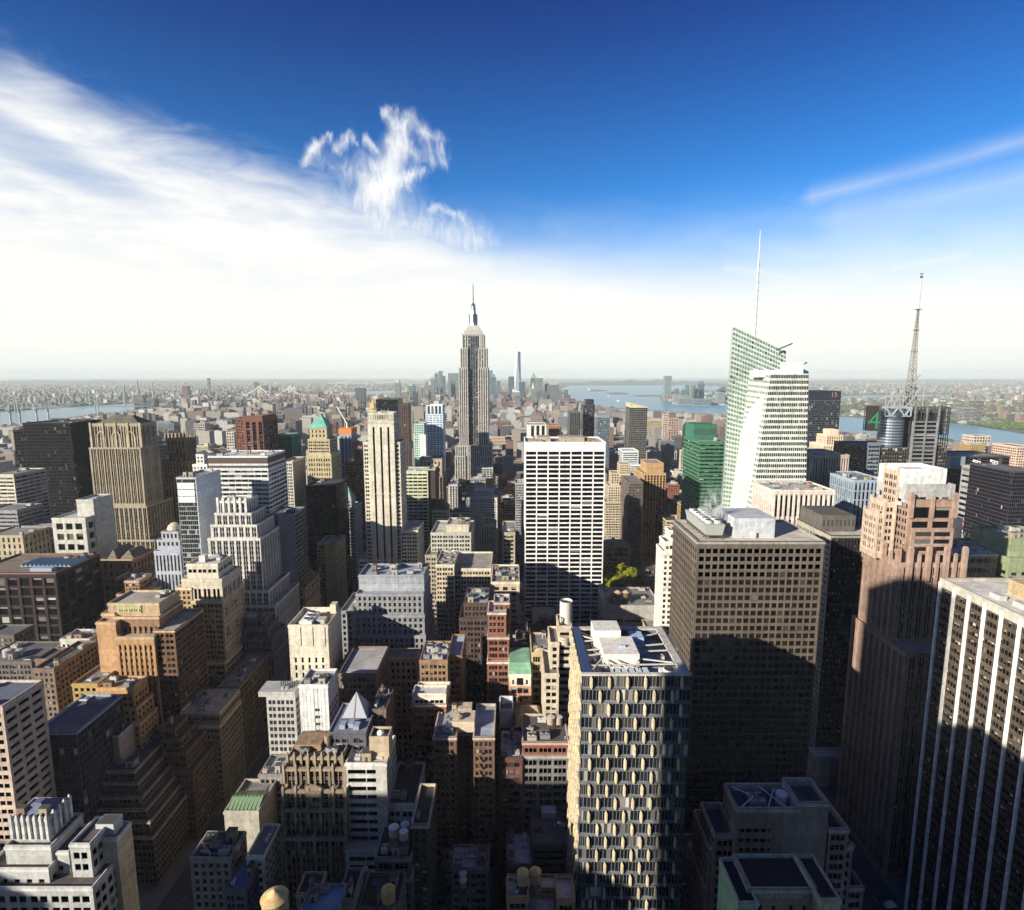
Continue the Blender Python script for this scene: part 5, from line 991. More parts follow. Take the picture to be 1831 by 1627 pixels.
for (x_, y_, x2, y2) in ((2, 1, 8, 6), (2, 11, 8, 6), (11, 1, 17, 10), (17, 1, 12, 11)): mb = MB(); mb.bar((a0 + x_, b0 + y_, z - .6), (a0 + x2, b0 + y2, z - .6), .16); mb.build('roof_beam', [plain('white_beam', (.74, .70, .64), .5)], r)
r, ws = bld('office_building', 'pale green cornered block with worn painted lettering at the bottom edge', 'building', 'the green cornered block',
    [(1338, 1462, 1588, 146, 12, ST(14, 9, [(.12, .18), (.34, .40), (.62, .68), (.84, .90)], .45, .2, .4, 0, 1, 2.5), (.30, .22, .14)), (1321, 1356, 1612, 142, 15, 'blank'), (1467, 1504, 1606, 142, 15, 'blank', (.56, .50, .30))], col=(.27, .46, .30), roof=(.03, .03, .03), kit=0, trim=(.5, .47, .36))
(a0, a1, b0, b1, z) = ws[0]; text('FLINT & HORNER', 1.75, ((a0 + a1) / 2 - .4, b0 - .12, z - 3.2), r, plain('faded_lettering', (.66, .58, .46), .8), sx=.92, ext=.01)
# ================================================================== west part of the picture: left of the avenue
bld('office_tower', 'pinkish slab of long horizontal black windows cut by the left edge', 'building', 'the pinkish slab at the left edge',
    [(-160, 4, 1262, 224, 21, sty('bandw', bay=2.9, fl=4.1, wins=[(.1, .9)]))], col=(.46, .36, .29), gl='black', roof=(.13, .15, .19), kit=4, parts=100,
    sides=ST(7, 4.1, [(.08, .84)], .3, .42, .5, 0, .6, 2.2), trim=(.5, .42, .36))
bld('office_building', 'dark glass block behind the pinkish slab with a blue rimmed roof', 'building', 'the dark glass block',
    [(60, 136, 1308, 248, 32, sty('curtain', bay=2.2, fl=3.8))], col=(.06, .065, .08), gl='dark', roof=(.12, .13, .17), kit=2, trim=(.3, .35, .45))
# terraced block with ribbed box
def terr(y0, y1, n): return [y0 + (y1 - y0) * i / (n - 1) for i in range(n)]
B12 = ST(2.0, 3.6, [(.2, .9)], .18, .58, .45, 0, .3, 1.0)
r, ws = bld('office_building', 'dark terraced office block stepping down to the avenue with a ribbed box on top', 'building', 'the dark terraced block',
    [(150, 240, 1378, 264, 30, B12), (148, 247, 1399, 261, 36, B12), (147, 254, 1424, 258, 41, B12), (146, 262, 1446, 255.5, 45, B12), (145, 268, 1468, 253, 48, B12), (144, 274, 1496, 250, 52, B12)], col=(.155, .115, .088), gl='black', roof=(.12, .11, .11), kit=2, trim=(.42, .34, .27), parts=100)
(a0, a1, b0, b1, z) = ws[0]; p, q = at(146, 1319, 270), at(212, 1319, 270); hh = p.z; mb = MB(); mb.box(p.x, q.x, 270, 283, z - 1.2, hh).box(q.x - 9, q.x, 283.01, 292, z - 1.2, hh)
n = 34
for i in range(n): x = p.x + (q.x - p.x) * (i + .3) / n; mb.box(x, x + (q.x - p.x) / n * .4, 269.75, 270, z, hh - .6)
mb.build('ribbed_box', [wall((.36, .29, .25))], r); mb = MB(); mb.box(p.x + .5, q.x - .5, 270.5, 282.5, hh, hh + .03)
for i in range(4): mb.box(p.x + (q.x - p.x) * i / 4 + .1, p.x + (q.x - p.x) * i / 4 + .6, 270, 283, hh + .03, hh + 1, 1)
mb.box(p.x, q.x, 270, 270.5, hh, hh + 1, 1).box(p.x, q.x, 282.5, 283, hh, hh + 1, 1).box(q.x - .5, q.x, 270.5, 282.5, hh, hh + 1, 1); mb.build('roof', [plain('tar', (.06, .06, .06), .9), wall((.50, .42, .36))], r)
# white deco near corner
r, ws = bld('office_building', 'white stone deco block with finned crown and black slot windows at the bottom corner', 'building', 'the white deco block',
    [(20, 84, 1462, 203, 11, ST(4.2, 9, [(.3, .66)], .15, .68, .7, 0, .5, 1.5)), (8, 90, 1512, 200, 17, ST(5.5, 12, [(.36, .62)], .1, .42, .6, 0, .8, 5)), (84, 122, 1522, 201, 14, ST(5, 5, [(.3, .7)], .3, .45, .5, 0, .8, 5)), (124, 160, 1508, 199.5, 14, sty('pair', bay=6, fl=5, top=3)), (-30, 86, 1552, 197, 18, ST(4.6, 6, [(.25, .7)], .2, .4, .5, 0, .6, 2.5)), (-30, 165, 1586, 194, 22, sty('pair', bay=8, fl=5, top=3))],
    col=(.40, .40, .39), gl='black', roof=(.10, .085, .08), kit=3, parts=70, trim=(.56, .56, .54))
(a0, a1, b0, b1, z) = ws[0]
for i in range(7):
    x = a0 + (a1 - a0) * i / 6; mb = MB(); mb.box(x - .5, x + .5, b0 - .8, b0 + .2, z - 9, z + .5).hip(x - .5, x + .5, b0 - .8, b0 + .2, z + .5, z + 1.5, .2, .2); mb.build('finial', [wall((.58, .58, .57))], r)
for i in range(4):
    y = b0 + (b1 - b0) * (i + 1) / 4; mb = MB(); mb.box(a1 - .2, a1 + .8, y - .5, y + .5, z - 9, z + .5).hip(a1 - .2, a1 + .8, y - .5, y + .5, z + .5, z + 1.5, .2, .2); mb.build('finial', [wall((.58, .58, .57))], r)
mb = MB(); mb.hip(a0 + 1, a1 - 1, b0 + 1, b1 - 1, z - 1, z + 3.2, .25, .3); mb.build('slate_roof', [roofing((.13, .15, .24))], r)
(c0, c1, d0, d1, zz) = ws[5]
r, ws = bld('elevator_tower', 'tall blank cream shaft with an open top, in front of the dark terraced block', 'tower', 'the blank cream shaft',
    [(157, 208, 1499, 206, 9, 'blank')], col=(.52, .46, .33), roof=(.22, .2, .14), kit=0, para=3, trim=(.62, .62, .58))
(a0, a1, b0, b1, z) = ws[0]; mb = MB(); mb.box(a0 + 2, a1 - 2.2, b0 + 2, b1 - 1.5, z - 3, z + 4.5).box(a0 + 2.2, a1 - 2.4, b0 + 2.2, b1 - 1.7, z + 4.5, z + 4.55, 1).box(a0 + 1.9, a1 - 2.1, b0 + 1.9, b1 - 1.4, z + 1.4, z + 1.8, 2); mb.build('tank_box', [plain('pale_glazed_panel', (.48, .52, .50), .35), plain('tar', (.06, .06, .06), .9), STEEL()], r)
for i in range(6): mb = MB(); mb.box(a1, a1 + .12, b0 + .4, b1 - .4, z - 6 - 5.2 * i, z - 5.7 - 5.2 * i); mb.build('joint_band', [wall((.4, .38, .33))], r)

# tan tower, orange tower, corner cream block
r, ws = bld('hotel', 'golden tan stepped tower with cream ornate crown', 'building', 'the golden tan tower',
    [(333, 389, 1008, 358, 20, sty('pair', bay=6, fl=4, top=3), (.58, .52, .42)), (324, 396, 1035, 355, 26, ST(6.2, 14, [(.14, .42), (.56, .84)], .3, .5, .6, 0, .8, 4), (.55, .48, .37)), (341, 397, 1074, 353.5, 30, 'pair'), (314, 342, 1050, 354.5, 26, 'punch'), (316, 402, 1184, 350, 38, sty('triple', bay=6))],
    col=(.40, .28, .155), roof=(.55, .53, .5), trim=(.60, .54, .43), parts=100, kit=3)
(a0, a1, b0, b1, z) = ws[0]; mb = MB(); mb.box(a0 + 5, a0 + 9, b0 + 6, b0 + 10, z - 1, z + 3.5); mb.build('bulkhead', [wall((.6, .56, .48))], r)
r, ws = bld('office_tower', 'orange brick deco tower with a blank flank and a painted frieze near its top', 'building', 'the orange brick tower',
    [(192, 284, 1078, 312, 20, ST(60, 20, [(.2, .21)], .1, .01, .01, 0, 1, 11), (.42, .30, .19)), (203, 284, 1102, 309, 24, sty('pier', bay=3.2, fl=3.8, sp=.6, top=6), (.25, .15, .085)), (181, 204, 1096, 311, 20, 'blank'), (206, 275, 1138, 303, 28, ST(3.0, 3.8, [(.24, .72)], .2, .56, .6, .35, .8, 5)), (275.1, 312, 1126, 305, 30, sty('pair', bay=5), (.14, .075, .045)), (171, 206, 1112, 305, 26, 'blank', (.45, .27, .14)), (168, 312, 1300, 298, 34, 'pair')],
    col=(.40, .235, .115), roof=(.4, .36, .3), trim=(.50, .38, .25), gl='dark', parts=100, kit=2)
(a0, a1, b0, b1, z) = ws[0]; p, q = at(209, 1082, 311.8), at(253, 1094, 311.8); mb = MB(); mb.box(p.x, q.x, 311.6, 311.99, q.z - .6, p.z + .2).box(p.x + .5, q.x - .5, 311.5, 311.6, q.z, p.z - .4, 1)
for i in range(9): x = p.x + 1.2 + (q.x - p.x - 2.4) * i / 8; mb.frustum(x, 311.45, q.z + .6, q.z + 1.9, .55, .2, 8, 2 if i % 2 else 3)
mb.build('painted_frieze', [wall((.48, .36, .22)), wall((.36, .42, .20)), wall((.5, .2, .1)), wall((.6, .55, .3))], r)
bld('apartment_building', 'yellow tan brick block with square windows, against the left side of the orange tower', 'building', 'the yellow tan block', [(128, 174, 1222, 291, 22, 'punch')], col=(.40, .27, .11), parts=60, kit=3)
bld('apartment_building', 'bright orange brick block with stepped side and open roof, before the orange tower', 'building', 'the bright orange block',
    [(172, 238, 1229, 284, 12, sty('punch', bay=2.9, fl=3.4, top=5)), (165, 244, 1264, 283, 14, 'punch'), (160, 250, 1292, 282, 15, 'punch')], col=(.46, .265, .115), roof=(.36, .27, .2), kit=4, parts=90, trim=(.5, .33, .18))
bld('office_building', 'small white building with a round vent house, before the dark maroon block', 'building', 'the small white building',
    [(107, 160, 1142, 336, 14, sty('punch', top=3)), (95, 168, 1160, 332, 24, ST(4.4, 5.4, [(.3, .66)], .2, .5, .4, 0, 1, 6))], col=(.50, .49, .43), roof=(.3, .3, .29), parts=40, kit=5)
bld('office_building', 'dark maroon terraced block stepping beside the orange tower', 'building', 'the maroon terraces',
    [(286, 313, 1302, 287, 12, 'pair'), (288, 322, 1322, 284, 16, 'pair'), (290, 333, 1345, 281.5, 20, 'pair'), (284, 345, 1378, 279, 24, 'pair')], col=(.19, .115, .07), gl='dark', roof=(.08, .06, .05), kit=1, parts=60)
r, ws = bld('office_building', 'cream block with rounded corner cornice and flat sunlit roof, by the avenue', 'building', 'the cream rounded corner block',
    [(322, 393, 1272, 304, 24, sty('triple', bay=5.4, fl=3.6, top=3)), (321.5, 393.5, 1297, 303, 26, sty('loft', bay=5.2, fl=3.6))], col=(.38, .29, .19), roof=(.62, .52, .36), trim=(.60, .54, .42), parts=100, kit=5, gl='dark')
bld('office_building', 'long brown building with an arcaded side along the avenue, behind the cream rounded corner block', 'building', 'the long brown arcaded building', [(388, 426, 1228, 330, 44, sty('loft', bay=6))], col=(.22, .15, .09), roof=(.3, .28, .27), kit=5, gl='dark', parts=0)
# dark maroon block
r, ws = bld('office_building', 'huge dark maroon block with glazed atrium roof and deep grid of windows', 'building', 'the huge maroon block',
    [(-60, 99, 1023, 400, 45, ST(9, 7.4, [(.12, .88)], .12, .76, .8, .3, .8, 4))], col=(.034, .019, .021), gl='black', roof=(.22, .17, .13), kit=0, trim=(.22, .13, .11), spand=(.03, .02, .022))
(a0, a1, b0, b1, z) = ws[0]; mb = MB()
p0_ = (a0 + a1) / 2 - 4
for i in range(12): mb.hip(p0_ + 3.2 * i, p0_ + 3.2 * i + 3.2, b0 + 12, b0 + 30, z - .2, z + 1.8, .05, 1)
mb.build('atrium_roof', [plain('atrium_glass', (.22, .32, .38), .15)], r)
mb = MB(); mb.box(a1 - 22, a1 - 6, b0 + 4, b0 + 9, z - 1, z + 1.6); mb.build('rooftop_unit', [plain('blue_grey_metal', (.3, .34, .42), .5)], r)
units(r, a1 - 26, a1 - 3, b0 + 26, b1 - 3, z - 1.2, 6, 77)
bld('club_building', 'reddish classical building with pitched roofs and tall arched windows, behind the maroon block', 'building', 'the reddish classical building',
    [(179, 236, 1000, 470, 30, ST(5, 6.5, [(.3, .7)], .15, .7, .6, 0, 1, 3)), (205, 268, 1034, 452, 26, 'pair')], col=(.33, .19, .12), roof=(.28, .22, .16), trim=(.5, .38, .26), kit=3)
(a0, a1, b0, b1, z) = NICKS[-1][2][0]; mb = MB(); mb.hip(a0 + 4, a1 - 14, b0 + 2, b1 - 2, z - 1, z + 7, .05, .8); mb.hip(a1 - 13.5, a1 - 1, b0 + 4, b1 - 4, z - 1, z + 5.5, .1, .7); mb.build('pitched_roof', [roofing((.16, .14, .12))], NICKS[-1][0])
bld('office_building', 'narrow brown block with a pale cap and terraces below the reddish classical building', 'building', 'the narrow brown block with pale cap', [(222, 248, 1038, 425, 16, 'pair'), (208, 262, 1062, 420, 30, 'triple')], col=(.27, .16, .10), roof=(.5, .42, .34), kit=3, trim=(.5, .4, .3))

# towers of the second rank
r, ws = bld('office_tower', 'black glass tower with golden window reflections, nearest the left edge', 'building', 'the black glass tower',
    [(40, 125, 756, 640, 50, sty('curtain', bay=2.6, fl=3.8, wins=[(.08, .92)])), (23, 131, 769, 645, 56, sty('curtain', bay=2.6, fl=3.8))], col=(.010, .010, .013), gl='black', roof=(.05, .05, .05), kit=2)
r, ws = bld('skyscraper', 'tan gothic topped skyscraper with a hipped dark roof and pointed arch windows', 'building', 'the tan gothic skyscraper',
    [(161, 250, 757, 562, 26, ST(8.0, 4.0, [(.08, .24), (.34, .62), (.74, .92)], .2, .6, .6, .5, 1.5, 3)), (159, 251, 800, 560, 30, ST(6.2, 3.7, [(.10, .36), (.48, .66), (.72, .9)], .18, .6, .7, .6, 1.2, 1)), (160, 262, 905, 556, 44, 'pierw'), (165, 276, 965, 552, 52, 'pierw')], col=(.33, .275, .20), gl='dark', roof=(.2, .19, .15), kit=0, spand=(.07, .058, .045))
(a0, a1, b0, b1, z) = ws[0]; mb = MB(); mb.hip(a0 + 4, a1 - 2, b0 + 2, b1 - 2, z - .5, z + 7, .45, .2); mb.build('hipped_roof', [roofing((.12, .115, .085))], r)
for i in range(3):
    xc_ = a0 + (a1 - a0) * (.2 + .3 * i); mb = MB()
    for k in range(8): t_, u_ = math.pi * k / 8, math.pi * (k + 1) / 8; mb.quads([[(xc_ + 4.4 * math.cos(t_), b0 - .5, z - 14 + 6.5 * math.sin(t_)), (xc_ + 3.4 * math.cos(t_), b0 - .5, z - 14 + 5.3 * math.sin(t_)), (xc_ + 3.4 * math.cos(u_), b0 - .5, z - 14 + 5.3 * math.sin(u_)), (xc_ + 4.4 * math.cos(u_), b0 - .5, z - 14 + 6.5 * math.sin(u_))]])
    mb.box(xc_ - 4.4, xc_ - 3.4, b0 - .5, b0 - .01, z - 24, z - 14).box(xc_ + 3.4, xc_ + 4.4, b0 - .5, b0 - .01, z - 24, z - 14); mb.build('arch', [wall((.44, .37, .26))], r)
for i in range(5): x = a0 + (a1 - a0) * i / 4; mb = MB(); mb.box(x - .9, x + .9, b0 - .9, b0 + .3, z - 150, z + .8); mb.build('buttress', [wall((.40, .32, .21))], r)
bld('office_tower', 'black glass slab wedged right of the tan gothic skyscraper', 'building', 'the black slab', [(262, 301, 795, 640, 40, sty('curtain', bay=2.4))], col=(.02, .018, .02), gl='black', roof=(.06, .06, .06))
r, ws = bld('skyscraper', 'dark brown gothic tower with a spiky crown, right of the black slab', 'building', 'the spiky brown tower', [(298, 330, 785, 604, 20, sty('pier', bay=3.4, sp=.8, rec=.9)), (290, 336, 825, 600, 36, sty('pier', bay=3.4, sp=.8, rec=.9))], col=(.20, .145, .085), gl='black', kit=0, noroof=True)
(a0, a1, b0, b1, z) = ws[0]
for i in range(6):
    x = a0 + (a1 - a0) * i / 5; mb = MB(); mb.box(x - .8, x + .8, b0 - .7, b0 + .7, z - 12, z + 3).hip(x - .8, x + .8, b0 - .7, b0 + .7, z + 3, z + 9, .05, .05); mb.build('spike', [wall((.24, .18, .11))], r)
    mb = MB(); mb.box(x - .8, x + .8, b1 - .7, b1 + .7, z - 12, z + 3).hip(x - .8, x + .8, b1 - .7, b1 + .7, z + 3, z + 8, .05, .05); mb.build('spike', [wall((.24, .18, .11))], r)
r, ws = bld('office_tower', 'glassy pale blue slab with three bright white panels at the top of its front', 'building', 'the pale blue slab with white panels',
    [(315, 349, 853, 420, 36, sty('curtain', bay=1.5, fl=3.6, wins=[(.04, .96)]))], col=(.30, .33, .33), gl='dark', roof=(.25, .24, .22), kit=3, sides=ST(8, 10, [(.7, .8)], .3, .16, .3, 0, 8, 4), trim=(.5, .54, .56))
(a0, a1, b0, b1, z) = ws[0]; mb = MB(); mb.box(a1 - .01, a1 + .35, b0, b1, 0, z); mb.build('side_wall', [wall((.60, .66, .70), var=.12, streak=.2)], r)  # sky reflection is put into this side's blue-white colour
for i in range(3): p, q = at(318.5, 864 + 12.0 * i, 419.7), at(349, 874.5 + 12.0 * i, 419.7); mb = MB(); mb.box(a0 + .6, a1 - 1.2, 419.75, 419.99, q.z, p.z); mb.build('blind_panel', [plain('white_blind', (.78, .77, .74), .5)], r)
r, ws = bld('office_tower', 'white and dark banded office slab with a dark machine floor, behind the white stepped tower', 'building', 'the banded office slab',
    [(372, 478, 815, 480, 38, ST(5.5, 3.95, [(.02, .98)], .36, .56, .4, 0, .4, 11)), (371, 479, 838, 479, 40, ST(5.5, 3.95, [(.02, .98)], .36, .56, .4, 0, .4, 1))], col=(.58, .59, .58), gl='dark', roof=(.55, .54, .5), kit=6, para=1)
(a0, a1, b0, b1, z) = ws[0]; mb = MB(); mb.box(a0 - .2, a1 + .2, b0 - .2, b1, z - 6.6, z - 1.6).box(a0 - .2, a1 + .2, b0 - .2, b1, z - 10.4, z - 8.4); mb.build('machine_floor', [plain('dark_brown_louvre', (.07, .045, .03), .7)], r)
r, ws = bld('office_tower', 'white grey art deco tower with ribbed stepping shoulders and scalloped crown', 'building', 'the white stepped tower',
    [(389, 439, 895, 404, 20, sty('pier', bay=3.6, fl=3.8, sp=.6, rec=.8)), (383, 449, 917, 402, 24, sty('pierw', bay=4.4, sp=.6, rec=.8)), (376, 459, 938, 400, 30, sty('pierw', bay=4.4, sp=.6, rec=.8)), (371, 465, 962, 398.5, 34, sty('pierw', bay=4.4, sp=.6, rec=.8)), (398, 480, 1055, 396, 40, 'pierw'), (412, 492, 1082, 392, 46, 'pierw')], col=(.52, .50, .46), gl='dark', kit=4, roof=(.4, .38, .35), spand=(.26, .25, .25))
(a0, a1, b0, b1, z) = ws[0]
for i in range(6): x = a0 + (a1 - a0) * i / 5; mb = MB(); mb.box(x - .8, x + .8, b0 - .6, b0 + .6, z - 10, z + 2.2); mb.build('fin', [wall((.56, .54, .50))], r)
bld('office_building', 'dark grey stepped block with thin vertical window strips, in front of the white stepped tower', 'building', 'the dark grey stepped block',
    [(417, 474, 1104, 378, 14, sty('strip', bay=2.0, fl=3.6, wins=[(.3, .9)], sp=.3, rec=.4)), (416.5, 480, 1121, 376, 18, sty('strip', bay=2.0, fl=3.6, wins=[(.3, .9)], sp=.3, rec=.4)), (416, 486, 1141, 374, 24, sty('strip', bay=2.0, fl=3.6, wins=[(.3, .9)], sp=.3, rec=.4)), (415.5, 490, 1168, 372, 30, sty('strip', bay=2.0, fl=3.6, wins=[(.3, .9)], sp=.3, rec=.4))], col=(.14, .14, .16), gl='black', roof=(.22, .24, .30), kit=2, spand=(.05, .05, .06))
r, ws = bld('club_building', 'palazzo with a brown hipped roof, dormers and arcaded cream front', 'building', 'the palazzo with brown roof', [(470, 546, 1050, 446, 34, ST(6, 7, [(.25, .75)], .15, .7, .8, 0, 1, 2)), (469, 547, 1088, 445, 36, 'triple')], col=(.40, .31, .19), roof=(.14, .09, .06), kit=0)
(a0, a1, b0, b1, z) = ws[0]; mb = MB(); mb.hip(a0 - .6, a1 + .6, b0 - .6, b1, z, z + 9, .6, .4); mb.build('hipped_roof', [roofing((.13, .08, .05))], r)
for i in range(6): x = a0 + (a1 - a0) * (i + .7) / 6.6; mb = MB(); mb.box(x - .8, x + .8, b0 + 2.6, b0 + 6, z + 2, z + 3.6).box(x - .5, x + .5, b0 + 2.55, b0 + 2.6, z + 2.3, z + 3.3, 1); mb.build('dormer', [wall((.3, .22, .14)), glass('dark')], r)
mb = MB(); mb.box((a0 + a1) / 2 - 6, (a0 + a1) / 2 + 5, b0 + 12, b0 + 22, z + 6, z + 15); mb.build('penthouse', [wall((.24, .06, .06))], r)
bld('office_building', 'building wrapped in golden scaffold netting with an exposed window strip', 'building', 'the scaffolded golden building', [(566, 580.5, 972, 530, 30, 'pair'), (580.6, 599, 974, 527, 34, 'blank', (.52, .41, .20))], col=(.36, .27, .17), kit=2, sides=sty('punch', bay=2.4, fl=2.4))
(a0, a1, b0, b1, z) = NICKS[-1][2][1]; mb = MB()
for i in range(40): mb.box(a0, a1, b0 - .5, b0 - .02, z - 2.1 * i, z + .16 - 2.1 * i)
for i in range(7): x = a0 + (a1 - a0) * i / 6; mb.box(x - .08, x + .08, b0 - .6, b0 - .5, z - 84, z + .5)
mb.build('scaffold', [plain('scaffold_plank', (.42, .31, .14), .8)], NICKS[-1][0])
bld('office_building', 'blank grey concrete slab with one column of slits and a dark glass side', 'building', 'the blank grey slab',
    [(480, 526, 918, 440, 24, ST(22, 4, [(.17, .25)], .4, .14, .3, 0, 1, 6))], col=(.25, .25, .27), gl='black', roof=(.12, .13, .15), kit=2, sides='curtain')
mb = MB(); (a0, a1, b0, b1, z) = NICKS[-1][2][0]; facade(mb, (a0 - .1, b0 - .2, z - 12), (1, 0, 0), (0, -1, 0), 7, 11.5, STY['curtain']); mb.build('dark_corner', [wall((.12, .12, .13)), wall((.1, .1, .1)), glass('black')], NICKS[-1][0])
bld('office_tower', 'black box tower with faint louvre rows, below the green pyramid topped tower', 'building', 'the black box tower', [(547, 601, 868, 560, 40, sty('curtain', bay=2.4))], col=(.018, .017, .02), gl='black', roof=(.06, .06, .06), kit=2)
r, ws = bld('office_building', 'grey stone tower with a small pale green pyramid roof, right of the black box tower', 'building', 'the small green pyramid tower', [(609, 628, 892, 624, 16, 'pair'), (604, 634, 907, 620, 30, 'pair')], col=(.36, .36, .38), kit=0)
(a0, a1, b0, b1, z) = ws[0]; mb = MB(); mb.hip(a0, a1, b0, b1, z, z + 13, .1, .1); mb.build('pyramid_roof', [roofing((.28, .46, .40))], r)
r, ws = bld('skyscraper', 'cream classical tower with a green copper pyramid roof', 'building', 'the green copper pyramid tower', [(553, 584, 765, 648, 22, ST(4.4, 5, [(.3, .7)], .2, .6, .7, 0, 1.5, 1.5)), (550, 589, 785, 645, 30, sty('pair', bay=5)), (548, 592, 812, 641, 36, ST(9, 5.5, [(.12, .28), (.42, .60), (.74, .9)], .2, .6, .6, 0, 1.2, 4))], col=(.44, .36, .22), kit=0, gl='black')
(a0, a1, b0, b1, z) = ws[0]; mb = MB(); mb.hip(a0 - .8, a1 + .8, b0 - .8, b1 + .8, z, z + 14, .12, .12); mb.build('pyramid_roof', [roofing((.18, .46, .34))], r)
bld('office_tower', 'dark red brown tower with chamfered white windowed corners, by the far left rooftops', 'building', 'the red brown tower', [(433, 469, 743, 706, 40, sty('strip', bay=8, fl=4, top=8)), (420, 470, 747, 712, 44, sty('punch', bay=3, fl=3.6))], col=(.17, .075, .055), gl='black', spand=(.03, .02, .02), roof=(.3, .25, .22))
bld('office_tower', 'small emerald striped tower right of the red brown tower', 'building', 'the emerald striped tower', [(491, 521, 778, 760, 34, sty('strip', bay=3, fl=4))], col=(.13, .28, .19), gl='black', roof=(.3, .3, .28))
bld('hotel', 'white hotel slab with dark blue grey side below the emerald tower', 'building', 'the white hotel slab', [(502, 523, 825, 640, 40, 'pair')], col=(.50, .47, .42), sides='punch')
bld('office_building', 'blocky brown brick loft right of the green copper pyramid tower', 'building', 'the brown brick loft', [(632, 646, 803, 700, 20, 'punch'), (616, 650, 825, 690, 50, 'pair')], col=(.23, .13, .09))
bld('office_tower', 'small white deco tower left of the banded office slab', 'building', 'the small white deco tower', [(350, 364, 812, 560, 20, 'punch'), (344, 370, 830, 556, 30, 'punch')], col=(.60, .58, .53), kit=1)
r, ws = bld('office_tower', 'grey striped tower under construction with orange netting and a crane, beyond the copper pyramid', 'building', 'the tower with orange netting', [(606, 628, 776, 820, 30, sty('strip', bay=5, fl=4))], col=(.34, .35, .38), gl='blue')
(a0, a1, b0, b1, z) = ws[0]; mb = MB(); mb.box(a0 - .5, a1 + .5, b0 - .5, b1, z, z + 8); mb.build('orange_netting', [plain('orange_net', (.62, .20, .05), .8)], r); mb = MB(); mb.box(a1 + 1, a1 + 9, b0 + 4, b1, 60, z - 14); mb.build('red_netting', [plain('red_net', (.55, .10, .12), .8)], r)
ro = thing('tower_crane', 'thin white luffing crane on the tower with orange netting', 'crane', ((a0 + a1) / 2, b0 + 10, z + 8)); mb = MB(); p = Vector(((a0 + a1) / 2, b0 + 10, z + 8)); mb.box(p.x - .8, p.x + .8, p.y - .8, p.y + .8, p.z, p.z + 8); mb.build('mast', [plain('white_paint', (.8, .8, .8), .5)], ro); mb = MB(); q = at(602, 727, b0 + 10); mb.bar(p + Vector((0, 0, 7)), q, .5); mb.build('jib', [plain('white_paint', (.8, .8, .8), .5)], ro); mb = MB(); mb.box(p.x + .8, p.x + 5, p.y - 1, p.y + 1, p.z + 5, p.z + 7); mb.build('counterweight', [plain('dark_steel', (.07, .06, .05), .6)], ro)
# between the copper pyramid and the limestone skyscraper
bld('office_building', 'yellow green banded office block right of the cream tower with black stripes', 'building', 'the yellow green banded block', [(719, 765, 842, 640, 30, sty('bandw', bay=5.5, fl=4, wins=[(.05, .95)])), (765.1, 778, 838, 642, 32, 'blank', (.06, .04, .035))], col=(.50, .52, .34), gl='black', roof=(.6, .58, .5), kit=4)
bld('office_building', 'dark brown tower with an arcaded cream crown, right of the yellow green block', 'building', 'the brown tower with arcaded crown', [(749, 790, 820, 735, 26, ST(4.2, 8, [(.3, .72)], .1, .7, .6, 0, 1.5, 2.5), (.40, .32, .23)), (762, 792, 850, 728, 34, sty('strip', bay=5, fl=3.6))], col=(.20, .155, .13), gl='black', spand=(.05, .04, .04))
bld('apartment_tower', 'light blue white banded tower with a dark slotted crown, left of the limestone skyscraper', 'building', 'the blue white banded tower', [(762, 791, 724, 900, 30, ST(6, 14, [(.2, .8)], .05, .9, .6, 0, 1, 1)), (761, 792, 741, 899, 32, ST(5, 3.5, [(.14, .86)], .45, .42, .2, 0, .4, 1))], col=(.56, .62, .70), gl='blue', roof=(.4, .4, .4))
bld('apartment_tower', 'mint green slim tower left of the blue white banded tower', 'building', 'the mint slim tower', [(740, 758, 757, 860, 30, 'punch'), (750, 761, 777, 856, 20, 'blank', (.66, .68, .62))], col=(.40, .55, .46))
bld('apartment_tower', 'dark brown slab tower behind the cream tower with black stripes', 'building', 'the dark brown slab', [(717, 729, 722, 930, 30, 'punch')], col=(.10, .06, .055), gl='black')
bld('office_tower', 'wide black tower peeping behind the top of the cream striped tower', 'building', 'the wide black tower', [(672, 711, 714, 1000, 50, 'curtain')], col=(.03, .03, .04), gl='black')
r, ws = bld('skyscraper', 'white tower with a golden pyramid spire behind the cream striped tower', 'building', 'the golden spire tower', [(658, 671, 742, 1150, 26, 'punch')], col=(.52, .48, .40), kit=0)
(a0, a1, b0, b1, z) = ws[0]; mb = MB(); mb.hip(a0 + 1, a1 - 1, b0, b1, z, at(664, 709, 1150).z, .04, .04); mb.build('gold_spire', [plain('gold_leaf', (.66, .46, .12), .35, .3)], r)
bld('office_building', 'dark brown pitched top loft before the brown tower with arcaded crown', 'building', 'the brown pitched loft', [(772, 800, 912, 600, 26, sty('triple', bay=5))], col=(.40, .33, .24), kit=0)
(a0, a1, b0, b1, z) = NICKS[-1][2][0]; mb = MB(); mb.hip(a0, a1, b0, b1, z, z + 9, .2, .2); mb.build('pyramid_roof', [roofing((.10, .05, .05))], NICKS[-1][0])
bld('office_building', 'small grey white tower with dark slots at the foot of the limestone skyscraper', 'building', 'the small grey white tower', [(802, 818, 866, 860, 24, sty('strip', bay=4))], col=(.46, .45, .44), gl='black')
